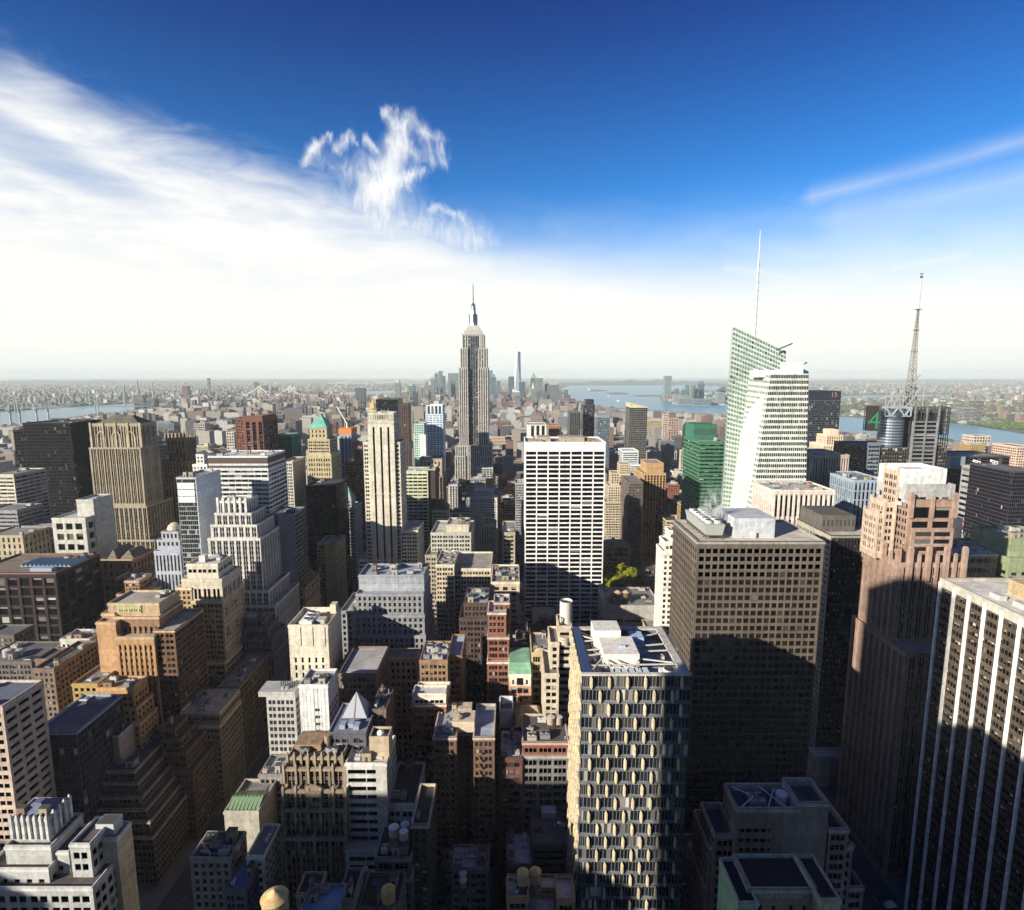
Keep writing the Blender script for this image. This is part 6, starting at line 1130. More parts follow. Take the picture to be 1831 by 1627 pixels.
# left edge, middle distance
bld('apartment_building', 'cream balconied slab with bands at the left edge, before the black glass tower', 'building', 'the cream balconied slab', [(-30, 24, 848, 560, 40, sty('bandw', bay=7))], col=(.55, .50, .40), gl='dark', kit=2)
bld('office_building', 'light concrete block with a square penthouse and big square windows, before the tan gothic skyscraper', 'building', 'the light concrete block', [(136, 166, 893, 480, 24, 'blank'), (92, 152, 926, 470, 36, ST(7.5, 9, [(.15, .85)], .2, .6, .9, 0, 2, 3))], col=(.48, .46, .40), gl='black', kit=1, roof=(.4, .43, .45))
bld('club_building', 'beige arched classical block with grey roof at the left edge', 'building', 'the beige arched block', [(-30, 40, 957, 500, 40, ST(5, 6, [(.3, .7)], .15, .7, .5, 0, 1, 1.5))], col=(.40, .34, .23), roof=(.26, .24, .22), kit=3)
bld('apartment_building', 'grey blue courtyard block with a long roof behind the maroon block', 'building', 'the grey blue courtyard block', [(38, 95, 940, 530, 40, ST(4.2, 5, [(.3, .7)], .2, .6, .4, 0, 1, 2))], col=(.27, .26, .27), roof=(.22, .22, .25), kit=3)
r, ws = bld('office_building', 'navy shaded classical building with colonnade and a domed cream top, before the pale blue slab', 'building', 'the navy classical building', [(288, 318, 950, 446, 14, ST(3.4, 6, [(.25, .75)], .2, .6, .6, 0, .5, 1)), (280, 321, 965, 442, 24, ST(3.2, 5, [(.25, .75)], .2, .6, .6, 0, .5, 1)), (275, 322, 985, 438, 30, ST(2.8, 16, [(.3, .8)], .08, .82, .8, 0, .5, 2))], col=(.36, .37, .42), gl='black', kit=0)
(a0, a1, b0, b1, z) = ws[0]; mb = MB(); mb.frustum((a0 + a1) / 2, b0 + 7, z, z + 3.5, 5.5, 4.4, 14, 0).frustum((a0 + a1) / 2, b0 + 7, z + 3.5, z + 5.5, 4.4, 1.6, 14, 0, 0); mb.build('dome', [wall((.52, .45, .34))], r)
bld('office_building', 'grey mid rise with ribbon bands at the far left edge below the cream slab', 'building', 'the grey ribbon mid rise', [(-30, 30, 912, 530, 30, 'band')], col=(.28, .28, .29), kit=2)
r, ws = bld('studio_building', 'grey white building with a green glazed studio roof and a yellow bulkhead', 'building', 'the green glazed roof building', [(400, 462, 1450, 222, 20, ST(40, 14, [(.3, .42)], .3, .25, .3, 0, 1, 9))], col=(.36, .33, .28), roof=(.2, .2, .2), kit=0)
(a0, a1, b0, b1, z) = ws[0]; mb = MB(); mb.hip(a0 + .6, a1 - .6, b0 + .6, b1 - 7, z - .8, z + 1.6, 1, .1)
for i in range(9): x = a0 + .8 + (a1 - a0 - 1.6) * i / 8; mb.bar((x, b0 + .6, z - .6), (x, (b0 + b1 - 6.4) / 2, z + 1.75), .12, 1); mb.bar((x, b1 - 7, z - .6), (x, (b0 + b1 - 6.4) / 2, z + 1.75), .12, 1)
mb.build('glazed_roof', [plain('green_glass', (.16, .30, .17), .25), plain('bronze_bar', (.4, .34, .2), .6)], r); p, q = at(445, 1418, 238), at(480, 1418, 238); mb = MB(); mb.box(p.x, q.x, 236, 241, z - 1, p.z).box(q.x, q.x + 3, 233, 239, z - 1, p.z + 2); mb.build('bulkhead', [wall((.48, .38, .13))], r)
r, ws = bld('town_building', 'cream fronted townhouse block with square windows and roof pipes in the lower left shade', 'building', 'the cream fronted townhouse', [(339, 412, 1533, 196, 13, sty('punch', bay=3, fl=3.4))], col=(.30, .27, .22), roof=(.12, .12, .12), parts=50, kit=6)
bld('apartment_building', 'pale rippled white narrow block beside the cream fronted townhouse', 'building', 'the pale rippled block', [(440, 472, 1530, 198, 16, 'punch')], col=(.62, .60, .52), roof=(.2, .2, .2), kit=2)  # pale colour stands in for a white reflection on the curved front
bld('loft_building', 'low dark roofed block beneath the white tiled slab', 'building', 'the low dark roofed block', [(484, 534, 1302, 262, 18, 'pair')], col=(.10, .08, .06), roof=(.13, .13, .09), kit=3)
bld('loft_building', 'low brick block with pale flat roof left of the brown gothic building', 'building', 'the low block with pale roof', [(462, 504, 1384, 240, 14, 'pair')], col=(.24, .21, .19), roof=(.30, .31, .34), kit=3)
bld('loft_building', 'low block with a blue slate roof at the bottom by the pale rippled block', 'building', 'the blue slate roof block', [(400, 440, 1590, 188, 16, 'pair')], col=(.16, .15, .16), roof=(.16, .2, .32), kit=2)
# ================================================================== water tanks (each a thing of its own)
def tank(xp, yp, D, wpx, hpx, label, cap=(.36, .26, .14), body=(.34, .23, .12), cone=.35, legs=2.5):
    """xp, yp: photo position of the roof's tip"""
    p = at(xp, yp, D); r = wpx / 2 / FPX * D / ray(xp, yp)[1]; h = hpx; ch = r * 2 * cone; zb = p.z - ch - h
    t = thing('water_tank', label, 'water tank', (p.x, D, zb - legs), 'rooftop water tanks')
    mb = MB(); mb.frustum(p.x, D, zb, zb + h, r * 1.0, r * .97, 28, 0, 0)
    mb.build('tank', [plank_mat(body)], t)
    mb = MB()
    for k in range(6): mb.frustum(p.x, D, zb + h * (k + .5) / 6, zb + h * (k + .5) / 6 + .07, r * 1.015, r * 1.015, 28, 0)
    mb.build('hoop', [plain('iron_hoop', (.10, .08, .06), .6)], t)
    mb = MB(); mb.frustum(p.x, D, zb + h, zb + h + ch, r * 1.07, .05, 28, 0); mb.build('conical_roof', [wall(cap, var=.3, streak=.2)], t)
    for a in range(4): mb = MB(); mb.bar((p.x + r * .7 * math.cos(a * 1.571 + .78), D + r * .7 * math.sin(a * 1.571 + .78), zb - legs), (p.x + r * .7 * math.cos(a * 1.571 + .78), D + r * .7 * math.sin(a * 1.571 + .78), zb), .14); mb.build('leg', [plain('dark_steel', (.07, .06, .05), .6)], t)
    mb = MB(); mb.box(p.x - r, p.x + r, D - r, D + r, zb - legs - 3, zb - legs, 0); mb.build('platform', [wall((.18, .15, .12))], t)
    return t
def plank_mat(c):
    key = ('plank', c)
    if key in MATS: return MATS[key]
    m, t, b = new_mat('cedar_planks'); o = t.node('ShaderNodeTexCoord').outputs['Object']
    s_ = t.node('ShaderNodeSeparateXYZ'); t.put(s_.inputs[0], o); a = t.math('MULTIPLY', t.math('ARCTAN2', s_.outputs[0], s_.outputs[1]), 9.0)
    k = t.math('ADD', .55, t.math('ADD', t.math('MULTIPLY', t.noise(t.xyz(t.math('FLOOR', a), 0.0, t.math('MULTIPLY', s_.outputs[2], .05)), 1.7, 2), .6), t.math('MULTIPLY', t.noise(o, 1.4, 4), .4)))
    sc = t.node('ShaderNodeVectorMath', operation='SCALE'); sc.inputs[0].default_value = c; t.put(sc.inputs['Scale'], k); t.put(b.inputs['Base Color'], sc.outputs[0]); b.inputs['Roughness'].default_value = .85
    MATS[key] = m; return m
YL = (.56, .40, .19)
tank(490, 1591, 128, 45, 4.2, 'large tan wooden water tank with wide cone roof at the bottom edge, nearest of all', YL, (.50, .35, .17), .33)
tank(694, 1582, 168, 24, 3.6, 'yellow wooden water tank standing alone over the slatted roof', (.58, .38, .12), (.56, .36, .11), .40)
tank(935, 1553, 176, 20, 3.8, 'tan water tank, left one of a pair over the orange brown roof', YL, (.50, .36, .2), .36)
tank(957.5, 1551, 178, 20, 3.6, 'tan water tank, right one of a pair over the orange brown roof', YL, (.44, .31, .17), .38)
WC, WB = (.62, .62, .64), (.40, .31, .25)
tank(704, 1477, 196, 17.5, 3.2, 'white capped round tank, largest of three on the black roof', WC, WB, .10)
tank(722, 1485, 193, 15, 2.8, 'white capped round tank in front of its twin on the black roof', WC, (.40, .33, .24), .10)
tank(725, 1472, 199, 15, 2.8, 'white capped round tank, rearmost of three on the black roof', WC, WB, .10)
tank(821, 1275, 243, 15, 3.4, 'weathered grey wooden tank on the roof of the U-shaped building', (.33, .29, .22), (.30, .24, .16), .25)
tank(985, 1281, 252, 14, 3.2, 'metal clad tank beside its twin on the red and grey loft', (.60, .56, .5), (.42, .33, .24), .06)
tank(999, 1281, 253, 13, 3.2, 'metal clad tank nearest the checkered facade tower on the red and grey loft', (.60, .56, .5), (.44, .35, .26), .06)
tank(638, 1201, 288, 12, 2.8, 'pale wooden tank on the grey roofed loft behind the pyramid', (.5, .42, .3), (.42, .34, .24), .3)
tank(928, 1125, 332, 13, 3.4, 'dark brown wooden tank on the plain dark red building', (.20, .14, .1), (.14, .09, .07), .4)
tank(953, 1138, 330, 9.5, 2.6, 'cream round tank beside the brown hall with arched dormer', (.62, .56, .46), (.52, .44, .33), .1)
tank(1105, 1055, 446, 13, 4.0, 'brown tank with tan cone, left of two on the low grey ribbed block', (.50, .34, .18), (.10, .07, .055), .3)
tank(1119.5, 1055, 447, 13, 4.0, 'brown tank with tan cone, right of two on the low grey ribbed block', (.50, .34, .18), (.10, .07, .055), .3)
tank(13, 1160, 330, 15, 4.0, 'silver round tank at the left edge, outermost of a pair', (.5, .52, .54), (.36, .38, .40), .12)
tank(31, 1160, 332, 15, 4.0, 'silver round tank near the left edge, inner one of a pair', (.5, .52, .54), (.36, .38, .40), .12)
tank(422, 1514, 200, 13, 3.0, 'tan tank beside the pale rippled block', (.46, .34, .22), (.42, .3, .2), .3)
tank(652, 1553, 186, 13, 3.0, 'dull brown tank sunk in shade left of the three white capped tanks', (.30, .24, .19), (.22, .17, .13), .15)
tank(828, 1561, 203, 13, 2.6, 'blue white round vent tank by the sunken dark grey loft, upper of two', (.55, .58, .66), (.3, .3, .34), .05)
tank(828, 1573, 200, 13, 2.6, 'blue white round vent tank by the sunken dark grey loft, lower of two', (.55, .58, .66), (.3, .3, .34), .05)
bld('office_building', 'dark building with silver tanks on its roof at the left edge, before the maroon block', 'building', 'the dark building with silver tanks', [(-40, 56, 1182, 322, 26, 'pair'), (-30, 24, 1135, 352, 16, 'punch')], col=(.14, .12, .11), roof=(.13, .13, .14), kit=4)
bld('office_building', 'brown building with a plain dark side between the silver tanks and the yellow tan block', 'building', 'the plain brown sided building', [(58, 96, 1195, 300, 34, 'punch'), (62, 100, 1178, 312, 14, 'blank')], col=(.20, .145, .11), roof=(.1, .1, .1), kit=3)

# ================================================================== ground, streets, water
m, t, b = new_mat('ground_material'); o = t.node('ShaderNodeTexCoord').outputs['Object']
n1, n2, n3 = t.noise(o, .004, 6, .7), t.noise(o, .05, 5, .7), t.noise(o, .0012, 4, .6)
city = t.mix(t.step(n2, .3, .7), (.045, .045, .047, 1), (.10, .095, .09, 1)); land = t.mix(t.step(n1, .42, .60), (.20, .185, .155, 1), (.055, .085, .035, 1)); land = t.mix(t.math('MULTIPLY', t.step(n3, .5, .62), .6), land, (.06, .09, .04, 1))
sx_ = t.node('ShaderNodeSeparateXYZ'); t.put(sx_.inputs[0], o); t.put(b.inputs['Base Color'], t.mix(t.step(sx_.outputs[1], 1500, 3200), city, land)); b.inputs['Roughness'].default_value = .95
FAR = 60000.0
mb = MB(); mb.quads([[(-FAR, -2000, 0), (FAR, -2000, 0), (FAR, FAR, 0), (-FAR, FAR, 0)]]); struct(mb.build('ground', [m]))
m, t, b = new_mat('pavement_material'); o = t.node('ShaderNodeTexCoord').outputs['Object']
br = t.node('ShaderNodeTexBrick'); t.put(br.inputs[0], o); br.inputs['Scale'].default_value = .35; br.inputs[1].default_value = (.19, .18, .17, 1); br.inputs[2].default_value = (.15, .145, .14, 1); br.inputs[3].default_value = (.08, .08, .08, 1); br.inputs['Mortar Size'].default_value = .02
t.put(b.inputs['Base Color'], br.outputs[0]); b.inputs['Roughness'].default_value = .9; PAVE = m
AVES = [(-1330, -1300), (-1050, -1020), (-760, -735), (-585, -565), (-440, -412), (-300, -282), (-168, -135), (150, 186), (440, 470), (720, 750), (1000, 1030), (1280, 1310)]
STREET0, PITCHY, SW = 118.0, 80.5, 17.0       # cross streets
xs = [-1600] + [v for a in AVES for v in a] + [1600]; mb = MB(); blocks = []
for k in range(-2, 24):
    y0 = STREET0 + PITCHY * k + SW; y1 = STREET0 + PITCHY * (k + 1)
    for i in range(0, len(xs), 2): mb.box(xs[i], xs[i + 1], y0, y1, -.02, .15); blocks.append((xs[i], xs[i + 1], y0, y1))
struct(mb.build('pavement', [PAVE]))
mk = MB()
for a0, a1 in AVES[4:9]:
    for f in (.3, .5, .7):
        for q in range(260): mk.box(a0 + (a1 - a0) * f - .08, a0 + (a1 - a0) * f + .08, 60 + q * 7, 63 + q * 7, .004, .006)
    for k in range(0, 12):
        yy = STREET0 + PITCHY * k
        for q in range(14): x = a0 + 2 + (a1 - a0 - 4) * q / 13; mk.box(x - .35, x + .35, yy - 5, yy - 1.5, .004, .006)
struct(mk.build('road_markings', [plain('road_paint', (.6, .6, .57), .8)]))

def poly_obj(name, pts, z, mat, kind='structure'):
    vs = [ground(x, y, z) for x, y in pts]; me = bpy.data.meshes.new(name); me.from_pydata([tuple(v) for v in vs], [], [list(range(len(vs)))]); me.update()
    if me.polygons[0].normal.z < 0: me.flip_normals()
    me.materials.append(mat); o = bpy.data.objects.new(name, me); C.objects.link(o); o['kind'] = kind; return o
m, t, b = new_mat('water_material'); o = t.node('ShaderNodeTexCoord').outputs['Object']
b.inputs['Base Color'].default_value = (.12, .28, .33, 1); b.inputs['Roughness'].default_value = .28; b.inputs['Specular IOR Level'].default_value = .5
bp = t.node('ShaderNodeBump'); bp.inputs['Strength'].default_value = .5; bp.inputs['Distance'].default_value = 2.0; t.put(bp.inputs['Height'], t.noise(t.mapping(o, (1, .4, 1)), .03, 5, .6)); t.put(b.inputs['Normal'], bp.outputs[0]); WATER = m
WP = [[(-300, 742), (0, 737), (60, 733), (130, 728), (240, 722), (340, 720.5), (352, 723), (290, 727), (235, 735), (150, 743), (90, 752), (0, 763), (-300, 790)],
      [(1003, 695), (1022, 688), (1120, 686), (1230, 689), (1330, 693), (1290, 697), (1200, 700), (1180, 712), (1190, 717), (1240, 718), (1300, 722), (1400, 735), (1500, 745), (1600, 751), (1720, 758), (1831, 776), (2100, 815), (2100, 850), (1831, 804), (1740, 793), (1640, 785), (1500, 773), (1400, 759), (1300, 742), (1250, 741), (1160, 733), (1100, 730), (1060, 724), (1030, 717), (1012, 710)],
      [(560, 706), (640, 700), (720, 697.5), (860, 695), (860, 699), (720, 703), (640, 705.5)], [(1505, 708), (1640, 705), (1705, 705.5), (1705, 708), (1640, 709), (1505, 711)]]
for q in WP: poly_obj('river', q, .5, WATER)
SAND = plain('shore_land', (.16, .17, .10), .95)
ISL = [[(1050, 697.5), (1062, 696.5), (1085, 697.6), (1088, 699), (1070, 700), (1052, 699.5)], [(1080, 702.5), (1105, 701.5), (1125, 703), (1124, 705.2), (1095, 705.2)], [(1128, 707), (1150, 706.5), (1200, 706), (1200, 709), (1140, 709)]]
for q in ISL: poly_obj('island', q, 1.2, SAND)
def inpoly(x, y, pts):
    c = False; j = len(pts) - 1
    for i in range(len(pts)):
        (xi, yi), (xj, yj) = pts[i], pts[j]
        if (yi > y) != (yj > y) and x < (xj - xi) * (y - yi) / (yj - yi) + xi: c = not c
        j = i
    return c
def wet(X, Y):
    p = proj((X, Y, 0))
    return p is not None and any(inpoly(p[0], p[1], q) for q in WP)
# hills along the horizon
hm = MB()
for (xa, xb, D, zt_) in ((1000, 1290, 17500, 150), (-200, 420, 21000, 110), (300, 720, 26000, 90), (1400, 2000, 24000, 120)):
    n = 60; p, q = at(xa, 690, D).x, at(xb, 690, D).x
    hts = [max(0, math.sin(math.pi * i / n)) ** .6 * zt_ * (.7 + .3 * math.sin(i * .9) * math.sin(i * .37 + 1)) for i in range(n + 1)]
    for i in range(n):
        x0, x1 = p + (q - p) * i / n, p + (q - p) * (i + 1) / n
        hm.quads([[(x0, D - 2600, 0), (x1, D - 2600, 0), (x1, D, hts[i + 1]), (x0, D, hts[i])], [(x0, D, hts[i]), (x1, D, hts[i + 1]), (x1, D + 2600, 0), (x0, D + 2600, 0)]])
m2, t, b = new_mat('hill_material'); o = t.node('ShaderNodeTexCoord').outputs['Object']; t.put(b.inputs['Base Color'], t.mix(t.step(t.noise(o, .004, 5, .7), .4, .62), (.05, .075, .04, 1), (.17, .16, .13, 1))); b.inputs['Roughness'].default_value = .95
struct(hm.build('hills', [m2]))

# ================================================================== buildings that fill the streets between
RECT = []
for root, nick, ws in NICKS:
    for (x0, x1, y0, y1, z) in ws:
        a, b = proj((x0, y0, z)), proj((x1, y0, z))
        if a and b: RECT.append((min(a[0], b[0]), max(a[0], b[0]), min(a[1], b[1]), y0))
def hidden(p, Y): return any(x0 < p[0] < x1 and p[1] > yt and Y > D for x0, x1, yt, D in RECT)
PAL = [('tan', (.40, .31, .20)), ('cream', (.52, .46, .35)), ('grey', (.32, .32, .32)), ('brown', (.20, .13, .09)), ('red brick', (.25, .10, .07)), ('charcoal', (.10, .10, .11)), ('pale grey', (.48, .48, .46)), ('sandy', (.45, .36, .25)), ('white', (.64, .62, .57)), ('rust', (.32, .17, .10)), ('slate', (.22, .24, .27)), ('ochre', (.42, .30, .14))]
ROOFS = [('black', (.05, .05, .05)), ('grey', (.28, .28, .28)), ('pale', (.55, .53, .48)), ('silver', (.42, .45, .48)), ('brown', (.2, .16, .12))]
def clear(xa, xb, ya, h):
    """keep the shore low so the water stays in sight"""
    for _ in range(8):
        ps = [proj(((xa + xb) / 2, ya, h * f)) for f in (1, .75, .5, .3)]
        if ps[0] is None or not any(inpoly(p[0], p[1], q) for q in WP for p in ps): return h
        h *= .7
    return max(h, 5)
fr = random.Random(21); lots = []
k = -1
while True:
    k += 1; y0 = STREET0 + PITCHY * k + SW + 1.2
    if y0 > 6400: break
    for row in range(2):
        ya = y0 + row * 31; xlim = ya * .98 + 60; x = -xlim if ya < 3400 else max(-xlim, -(ya - 3400) * .2 - 2600)
        xe = xlim if ya < 1500 else min(xlim, 1750)
        while x < xe:
            w_ = fr.uniform(16, 40) if ya < 1500 else fr.uniform(16, 44) if fr.random() < .9 else fr.uniform(60, 110); xa, xb = x, x + w_ - .6; x += w_ + (0 if fr.random() < .8 else fr.uniform(2, 9))
            if any(not (xb < a - 2 or xa > b_ + 2) for a, b_ in AVES): continue
            dd = fr.uniform(24, 29.5)
            if any(not (xb < f[0] - .5 or xa > f[1] + .5 or ya + dd < f[2] - .5 or ya > f[3] + .5) for f in FOOT): continue
            if (50 < xb and xa < 150 and 478 < ya < 735) or (-72 < xb and xa < 150 and 570 < ya < 735): continue          # the park
            if wet((xa + xb) / 2, ya) or wet(xa, ya - 30): continue
            q = fr.random()
            if ya < 300: h = fr.uniform(14, 38)
            elif ya < 520: h = fr.uniform(18, 52)
            elif ya < 650 and -75 < x < 150: h = fr.uniform(12, 26)
            elif ya < 1000: h = fr.uniform(24, 70) if q < .85 else fr.uniform(70, 105)
            elif ya < 1700: h = fr.uniform(20, 55) if q < .88 else fr.uniform(60, 100)
            else: h = fr.uniform(14, 40) if q < .82 else fr.uniform(45, 95)
            lots.append((xa, xb, ya, ya + dd, clear(xa, xb, ya, h)))
def score(l):
    xa, xb, ya, yb, h = l; ps = [proj((xa, ya, h)), proj(((xa + xb) / 2, ya, h)), proj((xb, ya, h))]
    if any(p is None for p in ps): return 0
    ok = [p for p in ps if -4 < p[0] < 1835 and p[1] < 1627 and not hidden(p, ya)]
    if not ok: return 0
    g = proj(((xa + xb) / 2, ya, max(0, h - 18))); return (ps[2][0] - ps[0][0]) * (g[1] - ps[1][1]) * len(ok) / 3
sc_ = sorted(((score(l), i) for i, l in enumerate(lots)), reverse=True)
N_IND = 150
chosen = [i for s, i in sc_[:N_IND] if s > 0]; cset = set(chosen)
used_labels = {}
SIDE = lambda dxp, dY: ('behind' if dY > 60 and abs(dxp) < 40 else 'before' if dY < -25 and abs(dxp) < 40 else 'right of' if dxp > 0 else 'left of')
npos = []
for root, nick, ws in NICKS:
    x0, x1, y0, y1, z = ws[0]; p = proj(((x0 + x1) / 2, y0, z))
    if p and -20 < p[0] < 1850: npos.append((p, nick, y0))
for i in chosen:
    xa, xb, ya, yb, h = lots[i]; (cn, c), (rn, rc) = fr.choice(PAL), fr.choice(ROOFS)
    pp = proj(((xa + xb) / 2, ya, h)); near = sorted(npos, key=lambda t: (t[0][0] - pp[0]) ** 2 + (t[0][1] - pp[1]) ** 2)
    form = fr.choice(['plain', 'stepped', 'penthouse', 'plain'])
    size = 'tall' if h > 66 else 'low' if h < 30 else 'wide' if xb - xa > 33 else 'slim' if xb - xa < 22 else 'mid-rise'
    extra = {'plain': 'flat roofed ', 'stepped': 'stepped ', 'penthouse': ''}[form]
    lab = None
    for (np_, nick, ny) in near[:6]:
        cand = f"{size} {cn} {extra}building, {rn} roof{' with roof shed' if form == 'penthouse' else ''}, {SIDE(pp[0] - np_[0], ya - ny)} {nick}"
        if len(cand.split()) <= 16 and cand not in used_labels: lab = cand; break
    lab = lab or f"{size} {cn} {extra}building among the mid-town rooftops"
    used_labels[lab] = 1
    root = thing('city_building', lab, 'building', ((xa + xb) / 2, (ya + yb) / 2, 0), 'ordinary city buildings filling the blocks')
    S = fr.choice(['punch', 'pair', 'triple', 'loft', 'pierw', 'bandw' if cn in ('white', 'grey', 'slate', 'charcoal') else 'pair']); lod = 1 if ya > 450 else 0
    mb, rb = MB(), MB(); z = h; z0 = 0
    shell(mb, xa, xb, ya, yb, 0, z, STY[S], lod, None, None, 1.1, rb)
    wm, sm = wall(c), wall(tuple(v * .6 for v in c)); mb.build('walls', [wm, sm, glass('dark')], root); rb.build('roof', [roofing(rc), wm], root)
    if form == 'stepped':
        mb, rb = MB(), MB(); ins = (xb - xa) * .16; shell(mb, xa + ins, xb - ins, ya + 4, yb - 3, z - 1.2, z + fr.uniform(7, 15), STY[S], lod, None, None, 1, rb); mb.build('setback', [wm, sm, glass('dark')], root); rb.build('roof', [roofing(rc), wm], root)
    else:
        mb = MB(); u_, v_ = fr.uniform(.15, .5), fr.uniform(.3, .6); mb.box(xa + (xb - xa) * u_, xa + (xb - xa) * (u_ + .3), ya + (yb - ya) * v_, ya + (yb - ya) * (v_ + .3), z - 1.1, z + fr.uniform(2, 4.5)); mb.build('penthouse', [wm if fr.random() < .5 else wall((.4, .36, .3))], root)
        if ya < 900: units(root, xa + 1, xb - 1, ya + 1, yb - 1, z - 1.1, 2 if ya > 450 else 4, i)

# everything smaller and farther: one mass of roofs
def mass_material(name, ramp, win=True):
    m, t, b = new_mat(name); a = t.node('ShaderNodeAttribute', attribute_name='rnd').outputs['Fac']; rp = t.node('ShaderNodeValToRGB'); t.put(rp.inputs[0], a); cr = rp.color_ramp; cr.interpolation = 'CONSTANT'
    while len(cr.elements) < len(ramp): cr.elements.new(.5)
    for e, (i, c) in zip(cr.elements, enumerate(ramp)): e.position = i / len(ramp); e.color = (*c, 1)
    col = rp.outputs[0]
    if win:
        o = t.node('ShaderNodeTexCoord').outputs['Object']; s = t.node('ShaderNodeSeparateXYZ'); t.put(s.inputs[0], o)
        fx = t.math('FRACT', t.math('DIVIDE', t.math('ADD', s.outputs[0], s.outputs[1]), 4.2)); fz = t.math('FRACT', t.math('DIVIDE', s.outputs[2], 3.7))
        wd = t.math('MULTIPLY', t.math('MULTIPLY', t.math('GREATER_THAN', fx, .35), t.math('LESS_THAN', fx, .8)), t.math('MULTIPLY', t.math('GREATER_THAN', fz, .3), t.math('LESS_THAN', fz, .8)))
        col = t.mix(t.math('MULTIPLY', wd, .85), col, (.03, .03, .035, 1))
    t.put(b.inputs['Base Color'], col); b.inputs['Roughness'].default_value = .85; return m
WR = [(.30, .26, .21), (.40, .37, .31), (.24, .23, .23), (.14, .11, .10), (.21, .12, .09), (.08, .08, .09), (.44, .43, .41), (.33, .28, .22), (.56, .55, .51), (.17, .18, .20), (.26, .19, .15), (.12, .10, .09)]
RR = [(.50, .49, .46), (.30, .30, .29), (.55, .53, .48), (.08, .08, .08), (.40, .42, .44), (.22, .17, .14), (.62, .60, .56), (.14, .13, .13), (.33, .22, .16), (.45, .4, .33)]
mass = MB(); mass_n = 0
def mbox(xa, xb, ya, yb, h, pent=True, z0=0):
    global mass_n
    mass.box(xa, xb, ya, yb, z0, z0 + h, 0, 1); v = fr.random(); mass.r[-2][:] = v; mass.r[-1][:] = fr.random(); mass_n += 1
    if pent and fr.random() < .75:
        u_, w_ = fr.uniform(.1, .6), fr.uniform(.15, .35); mass.box(xa + (xb - xa) * u_, xa + (xb - xa) * (u_ + w_), ya + (yb - ya) * .3, ya + (yb - ya) * .75, z0 + h, z0 + h + fr.uniform(2, 5), 0, 1); mass.r[-2][:] = v
        if fr.random() < .35: mass.frustum(xa + (xb - xa) * .85, ya + (yb - ya) * .3, z0 + h, z0 + h + 6, 2, 1.8, 6, 0, 1); mass.r[-2][:] = .25
for i, l in enumerate(lots):
    if i in cset: continue
    xa, xb, ya, yb, h = l
    if ya < 420 and sc_ and score(l) == 0 and ya < 140: continue
    mbox(*l)
def sample(n, x0, x1, y0, y1, f):
    c = 0; tries = 0
    while c < n and tries < n * 4:
        tries += 1; x, y = fr.uniform(x0, x1), y0 + (y1 - y0) * fr.random() ** 1.0; p = ground(x, y)
        if any(inpoly(x, y, q) for q in WP) or any(inpoly(x, y + 1.2, q) for q in WP): continue
        if f(p, x, y): c += 1
def low_(p, x, y):
    s = p.y / 1000; w_, d_ = fr.uniform(9, 34) * (1 + .04 * s), fr.uniform(9, 28) * (1 + .05 * s); h = fr.uniform(6, 17) if fr.random() < .9 else fr.uniform(26, 62)
    mbox(p.x - w_ / 2, p.x + w_ / 2, p.y, p.y + d_, clear(p.x - 1, p.x + 1, p.y, h), p.y < 5000); return True
def mid_(p, x, y):
    if p.y < 3500: return False
    w_, d_ = fr.uniform(22, 60), fr.uniform(18, 40); mbox(p.x - w_ / 2, p.x + w_ / 2, p.y, p.y + d_, clear(p.x - 1, p.x + 1, p.y, fr.uniform(14, 34) if fr.random() < .8 else fr.uniform(40, 75))); return True
sample(9000, -40, 1870, 684, 718, low_); sample(2600, -40, 500, 700, 745, low_); sample(900, 300, 1030, 704, 735, mid_); sample(800, 1300, 1870, 700, 760, low_)
struct(mass.build('distant_city_blocks', [mass_material('mass_wall', WR), mass_material('mass_roof', RR, False)]), 'stuff')
# distant tree masses
tm = MB(); tr_ = random.Random(4)
def blob(p, r_, h):
    a = tr_.uniform(0, 6); n = 6
    for (z0, z1, ra, rb2) in ((0, .45, .85, 1.0), (.45, .8, 1.0, .7), (.8, 1.0, .7, .12)):
        tm.frustum(p.x, p.y, h * z0, h * z1, r_ * ra * tr_.uniform(.85, 1.1), r_ * rb2 * tr_.uniform(.8, 1.15), n, 0, None, a)
def tree_(p, x, y): blob(p, tr_.uniform(6, 13) * (1 + p.y / 16000), tr_.uniform(9, 17)); return True
sample(2600, -40, 1870, 686, 728, tree_); sample(520, 1690, 1870, 728, 768, tree_); sample(260, 1480, 1760, 722, 744, tree_); sample(160, 480, 760, 712, 740, tree_); sample(160, 370, 480, 742, 762, tree_); sample(120, 590, 650, 714, 730, tree_); sample(500, -40, 1300, 728, 800, tree_); sample(300, -40, 600, 695, 715, tree_); sample(200, 60, 330, 712, 728, tree_); sample(120, 1640, 1870, 772, 830, tree_)
m3, t, b = new_mat('distant_foliage'); a = t.node('ShaderNodeAttribute', attribute_name='rnd').outputs['Fac']; t.put(b.inputs['Base Color'], t.mix(a, (.035, .06, .018, 1), (.11, .16, .045, 1))); b.inputs['Roughness'].default_value = .95
struct(tm.build('distant_trees', [m3]), 'stuff')

